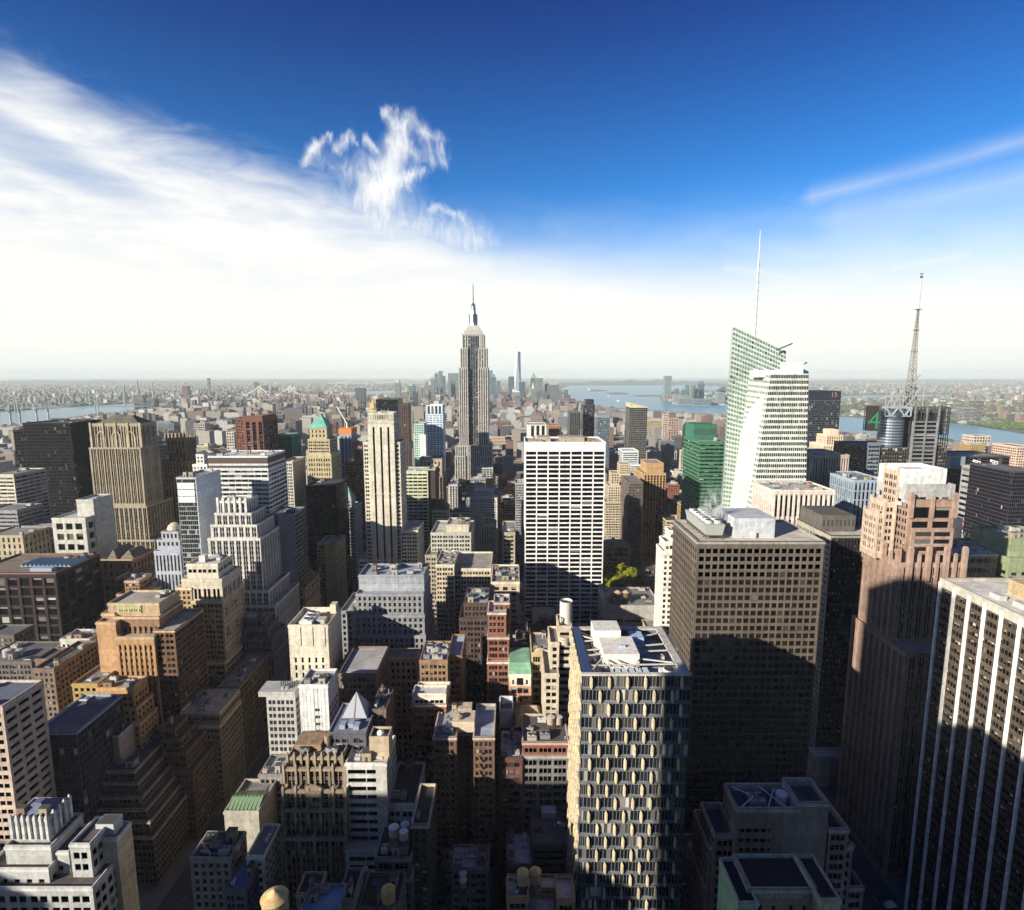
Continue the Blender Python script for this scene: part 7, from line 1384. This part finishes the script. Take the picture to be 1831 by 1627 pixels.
# ================================================================== far landmarks
def far(name, label, xl, xr, yt, D, col, dd=None, S='curtain', gl='blue', crown=None, group=None, cat='building'):
    a, b = at(xl, yt, D), at(xr, yt, D); dd = dd or (b.x - a.x) * .9
    root = thing(name, label, cat, ((a.x + b.x) / 2, D + dd / 2, 0), group); mb, rb = MB(), MB()
    St = dict(STY[S]) if isinstance(S, str) else S; St = dict(St, bay=St['bay'] * 2.2, fl=St['fl'] * 2.2)
    shell(mb, a.x, b.x, D, D + dd, 0, a.z, St, 1, None, None, 1, rb); wm = wall(col); mb.build('tower', [wm, wall(tuple(v * .6 for v in col)), glass(gl)], root); rb.build('roof', [roofing((.3, .3, .3)), wm], root)
    x0, x1, z = a.x, b.x, a.z
    if crown == 'pyramid': mb = MB(); mb.hip(x0, x1, D, D + dd, z, z + (x1 - x0) * .9, .05, .05); mb.build('pyramid_roof', [roofing((.2, .36, .30))], root)
    elif crown == 'spire': mb = MB(); mb.hip(x0 + (x1 - x0) * .2, x1 - (x1 - x0) * .2, D, D + dd, z, z + (x1 - x0) * 1.6, .03, .03); mb.build('spire', [wm], root)
    elif crown == 'dome': mb = MB(); mb.frustum((x0 + x1) / 2, D + dd / 2, z, z + 12, (x1 - x0) * .45, (x1 - x0) * .35, 12, 0).frustum((x0 + x1) / 2, D + dd / 2, z + 12, z + 20, (x1 - x0) * .35, 1, 12, 0); mb.build('dome', [wall((.2, .36, .30))], root)
    elif crown == 'step': mb = MB(); mb.box(x0 + (x1 - x0) * .2, x1 - (x1 - x0) * .2, D + 2, D + dd - 2, z - 1, z + (x1 - x0) * .45); mb.build('setback', [wm], root)
    elif crown == 'slant': mb = MB(); mb.quads([[(x0, D, z), (x1, D, z), (x1, D, z + 3), (x0, D, z + 24)], [(x0, D, z + 24), (x1, D, z + 3), (x1, D + dd, z + 3), (x0, D + dd, z + 24)], [(x0, D + dd, z), (x0, D, z), (x0, D, z + 24), (x0, D + dd, z + 24)]]); mb.build('crown', [wm], root)
    return root
DT = 'far downtown towers near the harbour'
FT = [(745, 754, 694, 4700, (.5, .48, .42), 'pale slab tower', None), (755, 759, 692, 4800, (.5, .44, .34), 'slim cream spire tower', 'spire'), (705, 715, 684, 4500, (.52, .50, .45), 'twin ribbed pale tower', 'step'), (730, 742, 690, 5000, (.22, .34, .30), 'green domed tower', 'dome'),
      (768, 776, 677, 5300, (.46, .43, .40), 'square pink grey slab', 'step'), (777, 783, 668, 5400, (.34, .36, .38), 'slender grey tower with stepped cap', 'step'), (784, 791, 663, 5200, (.30, .38, .42), 'tallest rippled steel tower', None), (791.5, 796, 672, 5500, (.2, .24, .28), 'dark tower tucked by the rippled one', None),
      (760, 765, 683, 5300, (.5, .5, .46), 'white gothic tower', 'pyramid'), (766, 772, 688, 5100, (.48, .44, .36), 'cream stone tower', 'spire'), (800, 806, 684, 5000, (.42, .42, .40), 'grey flank of the slab pair', None), (805, 814, 681, 5050, (.16, .19, .24), 'dark slate slab', None), (801, 820, 667, 5900, (.34, .44, .42), 'broad pale green tower', None),
      (874, 881, 662, 5700, (.30, .42, .45), 'thin glassy tower beside the limestone skyscraper', None), (876, 887, 674, 5400, (.18, .26, .30), 'blue grey stepped tower beside the limestone skyscraper', 'step'), (888, 895, 681, 5600, (.26, .34, .38), 'small hazy blue tower', None), (909, 920, 673, 5100, (.10, .18, .22), 'dark teal slab left of the spired glass tower', None),
      (928, 939, 683, 5000, (.08, .11, .15), 'dark rounded tower at the foot of the spired glass tower', None), (896, 908, 700, 4600, (.32, .19, .16), 'brick red ziggurat', 'step'), (916, 930, 701, 4400, (.60, .62, .56), 'white sloping roofed block', 'slant'), (923, 931, 708, 4200, (.16, .2, .22), 'dark small slab before the white block', None),
      (949, 960, 676, 5000, (.14, .18, .24), 'dark pyramid topped office tower', 'pyramid'), (957, 971, 676, 4950, (.44, .46, .30), 'yellow green office tower', None), (949, 957, 695, 4700, (.46, .50, .38), 'pale green slab', 'spire'), (960, 969, 700, 4600, (.2, .17, .17), 'dark brown slab', None), (969, 978, 700, 4550, (.28, .24, .24), 'grey brown slab', None),
      (974, 983, 689, 5100, (.15, .2, .24), 'dark dome shouldered tower', 'dome'), (980, 1000, 688, 4800, (.34, .33, .32), 'wide grey tower with sloping shoulders', 'step'), (1000, 1005, 698, 4800, (.2, .26, .3), 'small dark block by the water', None), (1008, 1016, 697, 4700, (.28, .19, .16), 'brick apartment tower at the shore', None), (1012, 1020, 706, 4600, (.2, .12, .11), 'dark brick block at the shore', None),
      (635, 651, 694, 4300, (.13, .10, .10), 'dark brown windowless monolith', None), (738, 746, 700, 3000, (.05, .05, .06), 'black slab', None), (723, 729, 700, 3500, (.5, .42, .25), 'gold topped tower', 'spire')]
for xl, xr, yt, D, c, nm, cr in FT: far('downtown_tower', nm + (' in the far downtown cluster' if len(nm.split()) < 7 else ' far downtown'), xl, xr, yt, D, c, None, 'curtain', 'blue', cr, DT)
JT = [(1207, 1214, 695, 5600, (.16, .25, .32), 'small blue tower with pointed cap', 'pyramid'), (1220, 1226, 696, 5500, (.2, .28, .34), 'slate tower with pointed cap', 'pyramid'), (1226.5, 1235, 688, 5600, (.12, .36, .26), 'green glass tower', None), (1234, 1239, 688, 5400, (.52, .56, .46), 'thin pale tower', None), (1238, 1244, 689, 5500, (.10, .16, .24), 'dark blue tower', None), (1244, 1250, 695, 5450, (.09, .12, .22), 'navy tower', None), (1250, 1260, 686, 5600, (.13, .16, .25), 'wide indigo tower', 'step'),
      (1283, 1289, 695, 5200, (.3, .38, .38), 'grey green tower', None), (1289, 1298, 692, 5250, (.16, .24, .30), 'steel blue tower', None), (1283, 1297, 702, 4950, (.5, .54, .5), 'pale waterfront block', None), (1205, 1216, 706, 5200, (.60, .58, .5), 'white waterfront apartment', None), (1217, 1234, 708, 5150, (.56, .54, .46), 'cream waterfront row', None), (1214, 1240, 713, 4950, (.34, .32, .36), 'grey pier shed', None), (1243, 1272, 714, 4850, (.22, .34, .34), 'long green glass terminal', None), (1266, 1274, 705, 5250, (.16, .22, .28), 'dark gabled block', 'pyramid'), (1270, 1282, 711, 5000, (.58, .56, .48), 'cream waterfront block', None)]
for xl, xr, yt, D, c, nm, cr in JT: far('waterfront_tower', nm + ' on the far shore across the river', xl, xr, yt, D, c, None, 'curtain', 'blue', cr, 'towers on the far river bank')
far('waterfront_tower', 'tallest lone pale tower on the far river bank', 1189, 1201.5, 672, 6000, (.44, .52, .52), None, 'curtain', 'blue', None, 'towers on the far river bank')
for (xl, xr, yt, D, c, nm) in [(1742, 1772, 779, 1450, (.50, .42, .33), 'cream apartment slab with a dark side by the river at the right'), (1530, 1548, 790, 1300, (.42, .33, .25), 'tan apartment block between the striped tower and the river'), (1440, 1446, 735, 1900, (.4, .36, .3), 'thin tan block by the slate tower'), (1740, 1760, 716, 3300, (.45, .38, .34), 'pale red slab on the far bluff'), (1725, 1748, 730, 3100, (.50, .48, .46), 'white apartment block on the far bluff'), (1700, 1722, 735, 3150, (.46, .44, .44), 'grey white block on the far bluff nearest the lattice mast'), (1320, 1345, 735, 2100, (.4, .3, .24), 'brick block behind the crystal tower'), (1186, 1196, 740, 1900, (.46, .38, .3), 'slim beige block right of the dark slanted tower'), (1196, 1214, 748, 1700, (.40, .28, .22), 'rosy apartment block right of the dark slanted tower'), (1226, 1246, 752, 1750, (.44, .36, .30), 'tan apartment slab above the green glass block'), (370, 374, 676, 5200, (.5, .5, .5), 'thin far tower over the eastern flats'), (454, 460, 683, 6300, (.3, .3, .32), 'grey tower over the bridges'), (466, 476, 690, 6500, (.26, .28, .3), 'wide dark tower beyond the bridges'), (485, 494, 692, 6400, (.24, .3, .3), 'teal block beyond the bridges'), (325, 335, 690, 5000, (.46, .22, .24), 'pinkish tower over the eastern flats'), (238, 255, 706, 4000, (.3, .3, .33), 'dark housing slab by the east river'), (262, 276, 712, 3600, (.26, .26, .29), 'slate housing slab by the east river'), (295, 308, 716, 3500, (.36, .30, .27), 'brown housing slab by the east river'), (395, 412, 710, 3800, (.26, .27, .30), 'blue grey housing slab over the eastern flats'), (415, 432, 714, 3600, (.30, .29, .30), 'grey housing slab over the eastern flats'), (435, 446, 715, 3600, (.34, .32, .30), 'fawn housing slab below the bridges'), (484, 498, 715, 3500, (.28, .29, .32), 'dark housing slab below the bridges'), (530, 540, 722, 3000, (.34, .40, .44), 'blue banded slab below the bridges'), (346, 366, 757, 1900, (.36, .33, .3), 'grey slab behind the small white deco tower'), (404, 418, 772, 1500, (.44, .40, .34), 'beige slab left of the red brown tower'), (140, 158, 790, 1300, (.36, .34, .33), 'grey block behind the light concrete block'), (660, 705, 748, 1700, (.48, .48, .48), 'long white columned block behind the orange netting')]:
    far('apartment_block', nm, xl, xr, yt, D, c, None, 'punch' if D < 2500 else 'curtain', 'dark')
# spired glass tower
D = 5300; c0 = at(925.5, 700, D); hw = 6.6 / FPX * D; t1_ = thing('skyscraper', 'tallest tapering glass tower with a thin spire in the far downtown', 'building', (c0.x, D + 30, 0))
zt = at(925, 629, D).z; mb = MB(); B = [(c0.x - hw, D), (c0.x + hw, D), (c0.x + hw, D + 2 * hw), (c0.x - hw, D + 2 * hw)]; cc = (c0.x, D + hw); T_ = [(cc[0], D + hw * .0), (cc[0] + hw, D + hw), (cc[0], D + 2 * hw), (cc[0] - hw, D + hw)]; k_ = .62; T_ = [(cc[0] + (x - cc[0]) * 1.0 * k_ * 1.25, cc[1] + (y - cc[1]) * k_ * 1.25) for x, y in T_]
for i in range(4):
    b0_, b1_, ta, tb = B[i], B[(i + 1) % 4], T_[i], T_[(i + 1) % 4]; tp = T_[(i + 3) % 4]
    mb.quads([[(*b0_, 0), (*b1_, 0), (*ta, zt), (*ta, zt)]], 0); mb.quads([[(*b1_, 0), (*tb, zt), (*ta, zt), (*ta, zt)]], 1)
mb.quads([[(*q, zt) for q in T_]], 0); mb.build('tower', [plain('tower_glass_shaded', (.26, .34, .37), .2), plain('tower_glass_lit', (.55, .62, .62), .25)], t1_); mb = MB(); mb.frustum(cc[0], cc[1], zt, zt + 4, 12, 12, 12, 0, 0).frustum(cc[0], cc[1], zt + 4, at(925, 609, D).z, 2.6, .8, 6, 0, 0); mb.build('spire', [plain('pole_grey', (.5, .5, .5), .5)], t1_)  # lit and shaded facets are painted as two glass colours
# suspension bridges over the east river
def bridge(label, pts, D0, D1, zdeck, ztow, col, twr, thick=6.0, hang=True):
    (xa, xb) = pts; a = Vector((at(xa, 720, D0).x, D0, 0)); b = Vector((at(xb, 720, D1).x, D1, 0)); r = thing('suspension_bridge', label, 'bridge', ((a.x + b.x) / 2, (D0 + D1) / 2, 0)); m_ = plain('bridge_steel_' + str(col), col, .6)
    mb = MB(); mb.bar((a.x, a.y, zdeck), (b.x, b.y, zdeck), thick * .6); mb.build('deck', [m_], r); prev = None; pos = [a + (b - a) * f for f in twr]
    for p in pos:
        mb = MB(); s = ztow * .045 + 3
        for o_ in (-1, 1): mb.box(p.x + o_ * s * 1.2 - s * .3, p.x + o_ * s * 1.2 + s * .3, p.y - s * .4, p.y + s * .4, 0, ztow)
        for f in (.55, .78, .97): mb.box(p.x - s * 1.2, p.x + s * 1.2, p.y - s * .3, p.y + s * .3, ztow * f - s * .4, ztow * f)
        mb.build('bridge_tower', [m_], r)
    mb = MB(); ends = [(a, zdeck)] + [(p, ztow) for p in pos] + [(b, zdeck)]
    for (p, zp), (q, zq) in zip(ends, ends[1:]):
        n = 14; last = None
        for i in range(n + 1):
            f = i / n; sag = (4 * f * (1 - f)) * (ztow - zdeck) * (.9 if zp == zq else .25); v = p + (q - p) * f; z = zp + (zq - zp) * f - sag; cur = Vector((v.x, v.y, max(z, zdeck)))
            if last is not None: mb.bar(last, cur, 1.2 + D0 / 2600)
            if hang and i % 2: mb.bar(cur, (cur.x, cur.y, zdeck), .9)
            last = cur
    mb.build('cable', [m_], r); return r
bridge('grey green steel bridge over the east river at the left edge', (-150, 345), 3600, 4100, 40, 104, (.20, .27, .27), (.33, .62), 5)
bridge('pale suspension bridge with broad cables, left of two over the eastern flats', (425, 545), 5600, 5600, 60, 150, (.62, .60, .52), (.34, .79), 7)
bridge('stone towered tan suspension bridge, right of two over the eastern flats', (535, 640), 6200, 6400, 52, 135, (.55, .45, .34), (.14, .62), 7)
bridge('faint great suspension bridge at the harbour mouth', (590, 790), 14500, 14500, 70, 236, (.5, .52, .52), (.33, .665), 7)
for i, (x, y) in enumerate(((17, 733), (34, 733), (64, 731), (85, 731))):
    p = at(x, y, 2750 + 60 * i); s = thing('smokestack', 'pale power station chimney with a dark tip by the river, one of four', 'chimney', (p.x, p.y, 0), 'power station chimneys'); mb = MB(); mb.frustum(p.x, p.y, 0, p.z - 14, 5.2, 4.4, 12, 0); mb.build('shaft', [wall((.42, .40, .36))], s); mb = MB(); mb.frustum(p.x, p.y, p.z - 14, p.z, 4.4, 4.2, 12, 0, 0); mb.build('tip', [plain('soot', (.08, .09, .1), .9)], s)
for x, y0, D in ((245, 680, 5600), (272, 684, 5800), (221, 690, 5000)):
    p = at(x, y0, D); s = thing('smokestack', {245: 'tall slender dark chimney over the eastern flats', 272: 'shorter slender chimney next to the tall dark one', 221: 'pale stubby chimney beyond the steel bridge'}[x], 'chimney', (p.x, p.y, 0)); mb = MB(); mb.frustum(p.x, p.y, 0, p.z, 9, 6, 10, 0, 0); mb.build('shaft', [wall((.30, .32, .32))], s)
p = ground(1053, 698.2, 1.2); st = thing('statue', 'tiny pale green statue on a tall pedestal on its harbour island', 'statue', (p.x, p.y, 1.2)); mb = MB(); mb.hip(p.x - 20, p.x + 20, p.y - 20, p.y + 20, 1.2, 48, .5, .5); mb.build('pedestal', [wall((.5, .46, .38))], st); mb = MB(); mb.frustum(p.x, p.y, 48, 72, 7, 4.6, 10, 0).frustum(p.x, p.y, 72, 80, 4.6, 1.8, 10, 0).frustum(p.x, p.y, 80, 86, 2.6, 2.0, 8, 0, 0).bar((p.x + 3, p.y, 77), (p.x + 8, p.y, 94), 1.3); mb.build('figure', [wall((.22, .38, .32))], st)
def boat(x, y, L, label):
    p = ground(x, y, .8); b = thing('ferry', label, 'boat', (p.x, p.y, .8), 'boats on the river'); w_ = L * .22
    mb = MB(); mb.quads([[(p.x - L / 2, p.y - w_, 3), (p.x + L * .3, p.y - w_, 3), (p.x + L * .3, p.y + w_, 3), (p.x - L / 2, p.y + w_, 3)], [(p.x + L * .3, p.y - w_, 3), (p.x + L / 2, p.y, 3.6), (p.x + L / 2, p.y, 3.6), (p.x + L * .3, p.y + w_, 3)], [(p.x - L / 2, p.y - w_, .8), (p.x + L * .25, p.y - w_, .8), (p.x + L * .3, p.y - w_, 3), (p.x - L / 2, p.y - w_, 3)], [(p.x + L * .25, p.y - w_, .8), (p.x + L * .42, p.y, .8), (p.x + L / 2, p.y, 3.6), (p.x + L * .3, p.y - w_, 3)], [(p.x - L / 2, p.y + w_, .8), (p.x - L / 2, p.y - w_, .8), (p.x - L / 2, p.y - w_, 3), (p.x - L / 2, p.y + w_, 3)]]); mb.build('hull', [plain('white_hull', (.75, .75, .73), .4)], b)
    mb = MB(); mb.box(p.x - L * .38, p.x + L * .15, p.y - w_ * .7, p.y + w_ * .7, 3, 8).box(p.x - L * .2, p.x + L * .02, p.y - w_ * .5, p.y + w_ * .5, 8, 11); mb.build('cabin', [plain('white_hull', (.75, .75, .73), .4)], b)
    mb = MB(); mb.quads([[(p.x - L * 2.6, p.y - w_ * 1.8, .82), (p.x - L * .45, p.y - w_ * .7, .82), (p.x - L * .45, p.y + w_ * .7, .82), (p.x - L * 2.6, p.y + w_ * 1.8, .82)]]); k = mb.build('wake', [plain('wake_foam', (.66, .72, .72), .7)], b)
boat(1106, 717.5, 46, 'white ferry with a wake in mid harbour'); boat(1241, 723.5, 34, 'small white boat off the long green glass terminal'); boat(1088, 709, 30, 'small white boat between the islands and the far shore'); boat(1760, 783, 20, 'little white boat on the river at the right')

# ================================================================== park trees and street things
def tree(X, Y, h, rad, label, seed):
    r = np.random.default_rng(seed); rt = thing('plane_tree', label, 'tree', (X, Y, .15), 'park trees beside the avenue'); mb = MB(); mb.frustum(X, Y, .15, h * .5, .5, .28, 8, 0)
    for q in range(6): a = q * 1.05 + r.random(); mb.bar((X, Y, h * (.3 + .04 * q)), (X + rad * .6 * math.cos(a), Y + rad * .6 * math.sin(a), h * (.6 + .04 * q)), .14)
    mb.build('trunk', [wall((.12, .10, .07))], rt)
    nc = 26; ctr = r.normal(size=(nc, 3)); ctr /= np.linalg.norm(ctr, axis=1)[:, None]; ctr *= (r.random((nc, 1)) ** .45); ctr = ctr * [rad * .85, rad * .85, h * .30] + [X, Y, h * .68]; n = 3000
    k = r.integers(0, nc, n); off = r.normal(size=(n, 3)); off /= np.linalg.norm(off, axis=1)[:, None]; pos = ctr[k] + off * (r.random((n, 1)) ** .4) * rad * .30 * [1, 1, .8]
    a = r.normal(size=(n, 3)); a[:, 2] *= .55; a /= np.linalg.norm(a, axis=1)[:, None]; bv = np.cross(a, r.normal(size=(n, 3))); bv /= np.linalg.norm(bv, axis=1)[:, None]; s = r.uniform(.25, .55, (n, 1)); mb = MB(); mb.quads(np.stack([pos - a * s - bv * s * .6, pos + a * s - bv * s * .6, pos + a * s + bv * s * .6, pos - a * s + bv * s * .6], 1)); mb.build('crown', [LEAF], rt); return rt
m, t, b = new_mat('leaf_material'); a = t.node('ShaderNodeAttribute', attribute_name='rnd').outputs['Fac']; t.put(b.inputs['Base Color'], t.mix(a, (.17, .20, .015, 1), (.36, .36, .03, 1))); b.inputs['Roughness'].default_value = .7; b.inputs['Specular IOR Level'].default_value = .2; LEAF = m
for i, (x, y, D, s) in enumerate([(1086, 1006, 690, 8), (1100, 1008, 692, 7), (1112, 1008, 688, 7.5), (1130, 1015, 684, 8), (1088, 1020, 672, 7.5), (1106, 1021, 674, 8), (1120, 1022, 670, 8), (1139, 1024, 668, 8.5), (1092, 1036, 655, 8), (1110, 1034, 656, 7.5), (1127, 1033, 655, 8), (1146, 1036, 652, 6.5)]):
    p = at(x, y, D); tree(p.x, D, max(11, p.z), s, 'yellow green plane tree in the clump beside the avenue below the golden striped tower', i)
for i, (X_, Y_) in enumerate(((108, 646), (116, 640), (124, 648), (132, 641), (139, 650), (147, 644), (128, 658), (112, 656))): tree(X_, Y_, 14, 7.5, 'yellow green plane tree in the clump beside the avenue below the golden striped tower', 80 + i)
pr = random.Random(3)
for i in range(16): tree(pr.uniform(-55, 60), pr.uniform(640, 725), pr.uniform(11, 14), pr.uniform(6.5, 8.5), 'yellow green plane tree in the park behind the white gridded slab', 40 + i)
# vehicles
def car(X, Y, z, rz, col, label, van=False):
    r = thing('parked_car' if not van else 'delivery_van', label, 'car' if not van else 'van', (X, Y, z), 'vehicles on the avenue and parking deck'); c, s = math.cos(rz), math.sin(rz); Mx = lambda q: [[(X + c * p[0] - s * p[1], Y + s * p[0] + c * p[1], z + p[2]) for p in f] for f in q]
    L, W_, h1, h2 = (5.6, 2.1, 1.1, 2.4) if van else (4.6, 1.85, .85, 1.45)
    def prism(prof, w0, w1):
        a = [(x, -w0 if zz < h1 + .01 else -w1, zz) for x, zz in prof]; b_ = [(x, w0 if zz < h1 + .01 else w1, zz) for x, zz in prof]; n = len(prof); f = [[a[i], a[(i + 1) % n], b_[(i + 1) % n], b_[i]] for i in range(n)]; m_ = n // 2
        for i in range(1, n - 1): f += [[a[0], a[i], a[i + 1], a[i + 1]][::-1], [b_[0], b_[i], b_[i + 1], b_[i + 1]]]
        return f
    mb = MB(); mb.quads(Mx(prism([(-L / 2, .3), (-L / 2, h1 - .1), (-L / 2 + .1, h1), (L / 2 - 1.2 if not van else L / 2 - .4, h1), (L / 2, h1 - .25), (L / 2, .3)], W_ / 2, W_ / 2)), 0); mb.build('body', [plain('car_paint_' + str(col), col, .25)], r)
    f = [(-L / 2 + .35, h1), (-L / 2 + .9, h2), (L / 2 - 2.2, h2), (L / 2 - 1.25, h1)] if not van else [(-L / 2, h1), (-L / 2, h2), (L / 2 - 1.3, h2), (L / 2 - .5, h1)]
    mb = MB(); mb.quads(Mx(prism(f, W_ / 2 - .02, W_ / 2 - .22)), 0); mb.build('cabin', [glass('black') if not van else plain('car_paint_' + str(col), col, .25)], r)
    mb = MB(); mb.quads(Mx([[(f[1][0] + .1, -W_ / 2 + .26, h2 + .02), (f[2][0] - .1, -W_ / 2 + .26, h2 + .02), (f[2][0] - .1, W_ / 2 - .26, h2 + .02), (f[1][0] + .1, W_ / 2 - .26, h2 + .02)]])); mb.build('car_roof', [plain('car_paint_' + str(col), col, .25)], r)
    for wx in (-L * .3, L * .3):
        for wy in (-W_ / 2, W_ / 2):
            mb = MB(); aa = np.linspace(0, 2 * math.pi, 13); ring = lambda rad, yy: [(wx + rad * math.cos(q), yy, .33 + rad * math.sin(q)) for q in aa]; o_, i_ = ring(.33, wy + .1), ring(.33, wy - .1); mb.quads(Mx([[o_[q], o_[q + 1], i_[q + 1], i_[q]] for q in range(12)] + [[o_[q], o_[q + 1], (wx, wy + .1, .33), (wx, wy + .1, .33)] for q in range(12)] + [[i_[q + 1], i_[q], (wx, wy - .1, .33), (wx, wy - .1, .33)] for q in range(12)])); mb.build('wheel', [plain('tyre_rubber', (.02, .02, .02), .8)], r)
    return r
g = at(1006, 1494, 232); car((PARK[0] + PARK[1]) / 2 + 5.5, PARK[3] - 9, PARK[4], 0.0, (.75, .76, .78), 'white car parked on the open deck beside the checkered facade tower')
car((PARK[0] + PARK[1]) / 2 - 4, PARK[3] - 12, PARK[4], 0.0, (.06, .06, .07), 'black car parked on the open deck')
g = ground(981, 1546, .02); car(g.x, g.y, .02, R(90), (.7, .72, .75), 'white car driving alone down the dark street below the parking deck')
g = ground(1592, 1621, .02); car(g.x, g.y, .02, R(10), (.7, .72, .74), 'white van in the shaded avenue near the slab with white piers', True)
vr = random.Random(9)
for i in range(14):
    y = 215 + i * 11 + vr.uniform(-3, 3); x = vr.choice([-163, -158, -153, -147, -142]); c, n_ = vr.choice([((.6, .6, .62), 'silver'), ((.05, .05, .06), 'black'), ((.62, .40, .03), 'yellow'), ((.7, .7, .7), 'white')]); car(x, y, .02, R(90), c, f'{n_} car in the shaded avenue beside the dark terraced block')
for i in range(22):
    y = 560 + i * 13 + vr.uniform(-4, 4); x = vr.choice([155, 159.5, 164, 171, 176, 181]); c, n_ = vr.choice([((.6, .6, .62), 'silver'), ((.05, .05, .06), 'black'), ((.62, .40, .03), 'yellow'), ((.3, .05, .05), 'red'), ((.55, .56, .58), 'grey'), ((.7, .7, .7), 'white')]); car(x, y, .02, R(90), c, f'{n_} car in the traffic on the avenue by the park trees')

# ================================================================== towers added out of the frame to cast shade into view
def unseen_tower(x0, x1, y0, y1, z, label, c):
    root = thing('office_tower', label, 'building', ((x0 + x1) / 2, (y0 + y1) / 2, 0)); mb, rb = MB(), MB(); shell(mb, x0, x1, y0, y1, 0, z, sty('pair', bay=6, fl=4.5), 1, None, None, 1, rb); mb.build('tower', [wall(c), wall(tuple(v * .6 for v in c)), glass('dark')], root); rb.build('roof', [roofing((.3, .3, .3)), wall(c)], root)
unseen_tower(-60, 50, -48, -8, 246, 'limestone tower carrying the viewing deck', (.42, .38, .30))
unseen_tower(-149, -100, -48, -20, 246, 'unseen limestone tower added to shade the slab with white piers', (.42, .38, .30))
unseen_tower(-199, -160, -48, -20, 320, 'unseen tall grey slab added to shade the pink stepped tower', (.3, .3, .3))
unseen_tower(-282, -240, -48, -20, 202, 'unseen slim tower added to shade the checkered facade tower', (.2, .22, .24))
unseen_tower(-400, -290, -48, -20, 216, 'unseen wide bronze slab added to shade the low central roofs', (.2, .15, .1))
unseen_tower(-560, -480, -48, -20, 190, 'unseen stone block added to shade the foot of the dark terraced block', (.3, .26, .2))

# steam over the cooling towers
def steam(px, py, D, rx, rz, name, dens):
    p = at(px, py, D); mb = MB(); n = 10
    for i in range(n): t_, u_ = math.pi * i / n - math.pi / 2, math.pi * (i + 1) / n - math.pi / 2; mb.frustum(p.x, D, p.z + rz * math.sin(t_), p.z + rz * math.sin(u_), rx * math.cos(t_) + .01, rx * math.cos(u_) + .01, 16, 0)
    m = bpy.data.materials.new('steam_volume'); m.use_nodes = True; t = NT(m.node_tree); t.n.clear(); o = t.node('ShaderNodeOutputMaterial'); v = t.node('ShaderNodeVolumePrincipled'); v.inputs['Color'].default_value = (.95, .95, .93, 1)
    tc_ = t.node('ShaderNodeTexCoord').outputs['Object']; q = t.noise(t.mapping(tc_, (.16, .16, .10), (0, R(25), 0)), 1.0, 5, .65, 1.2); ln = t.node('ShaderNodeVectorMath', operation='LENGTH'); t.put(ln.inputs[0], t.mapping(tc_, (1 / rx, 1 / rx, 1 / rz)))
    t.put(v.inputs['Density'], t.math('MULTIPLY', t.math('MULTIPLY', t.step(q, .48, .72), t.step(ln.outputs['Value'], 1.0, .25)), dens)); t.l.new(v.outputs[0], o.inputs['Volume'])
    ob = mb.build(name, [m]); me = ob.data
    for vv in me.vertices: vv.co -= Vector((p.x, D, p.z))
    ob.location = (p.x, D, p.z); ob['kind'] = 'stuff'
steam(1274, 908, 283, 8, 14, 'steam', 1.2)
# ================================================================== haze: the air of the whole scene
HAZE = 3.8e-5
mb = MB(); mb.box(-45000, 45000, -1500, 45000, -1.0, 560, 0, None, True)
m = bpy.data.materials.new('haze_volume'); m.use_nodes = True; t = NT(m.node_tree); t.n.clear(); o = t.node('ShaderNodeOutputMaterial'); v = t.node('ShaderNodeVolumePrincipled')
v.inputs['Color'].default_value = (.90, .97, .95, 1); v.inputs['Density'].default_value = HAZE; v.inputs['Anisotropy'].default_value = 0.0; t.l.new(v.outputs[0], o.inputs['Volume'])
hz_ob = mb.build('haze', [m]); hz_ob['kind'] = 'stuff'
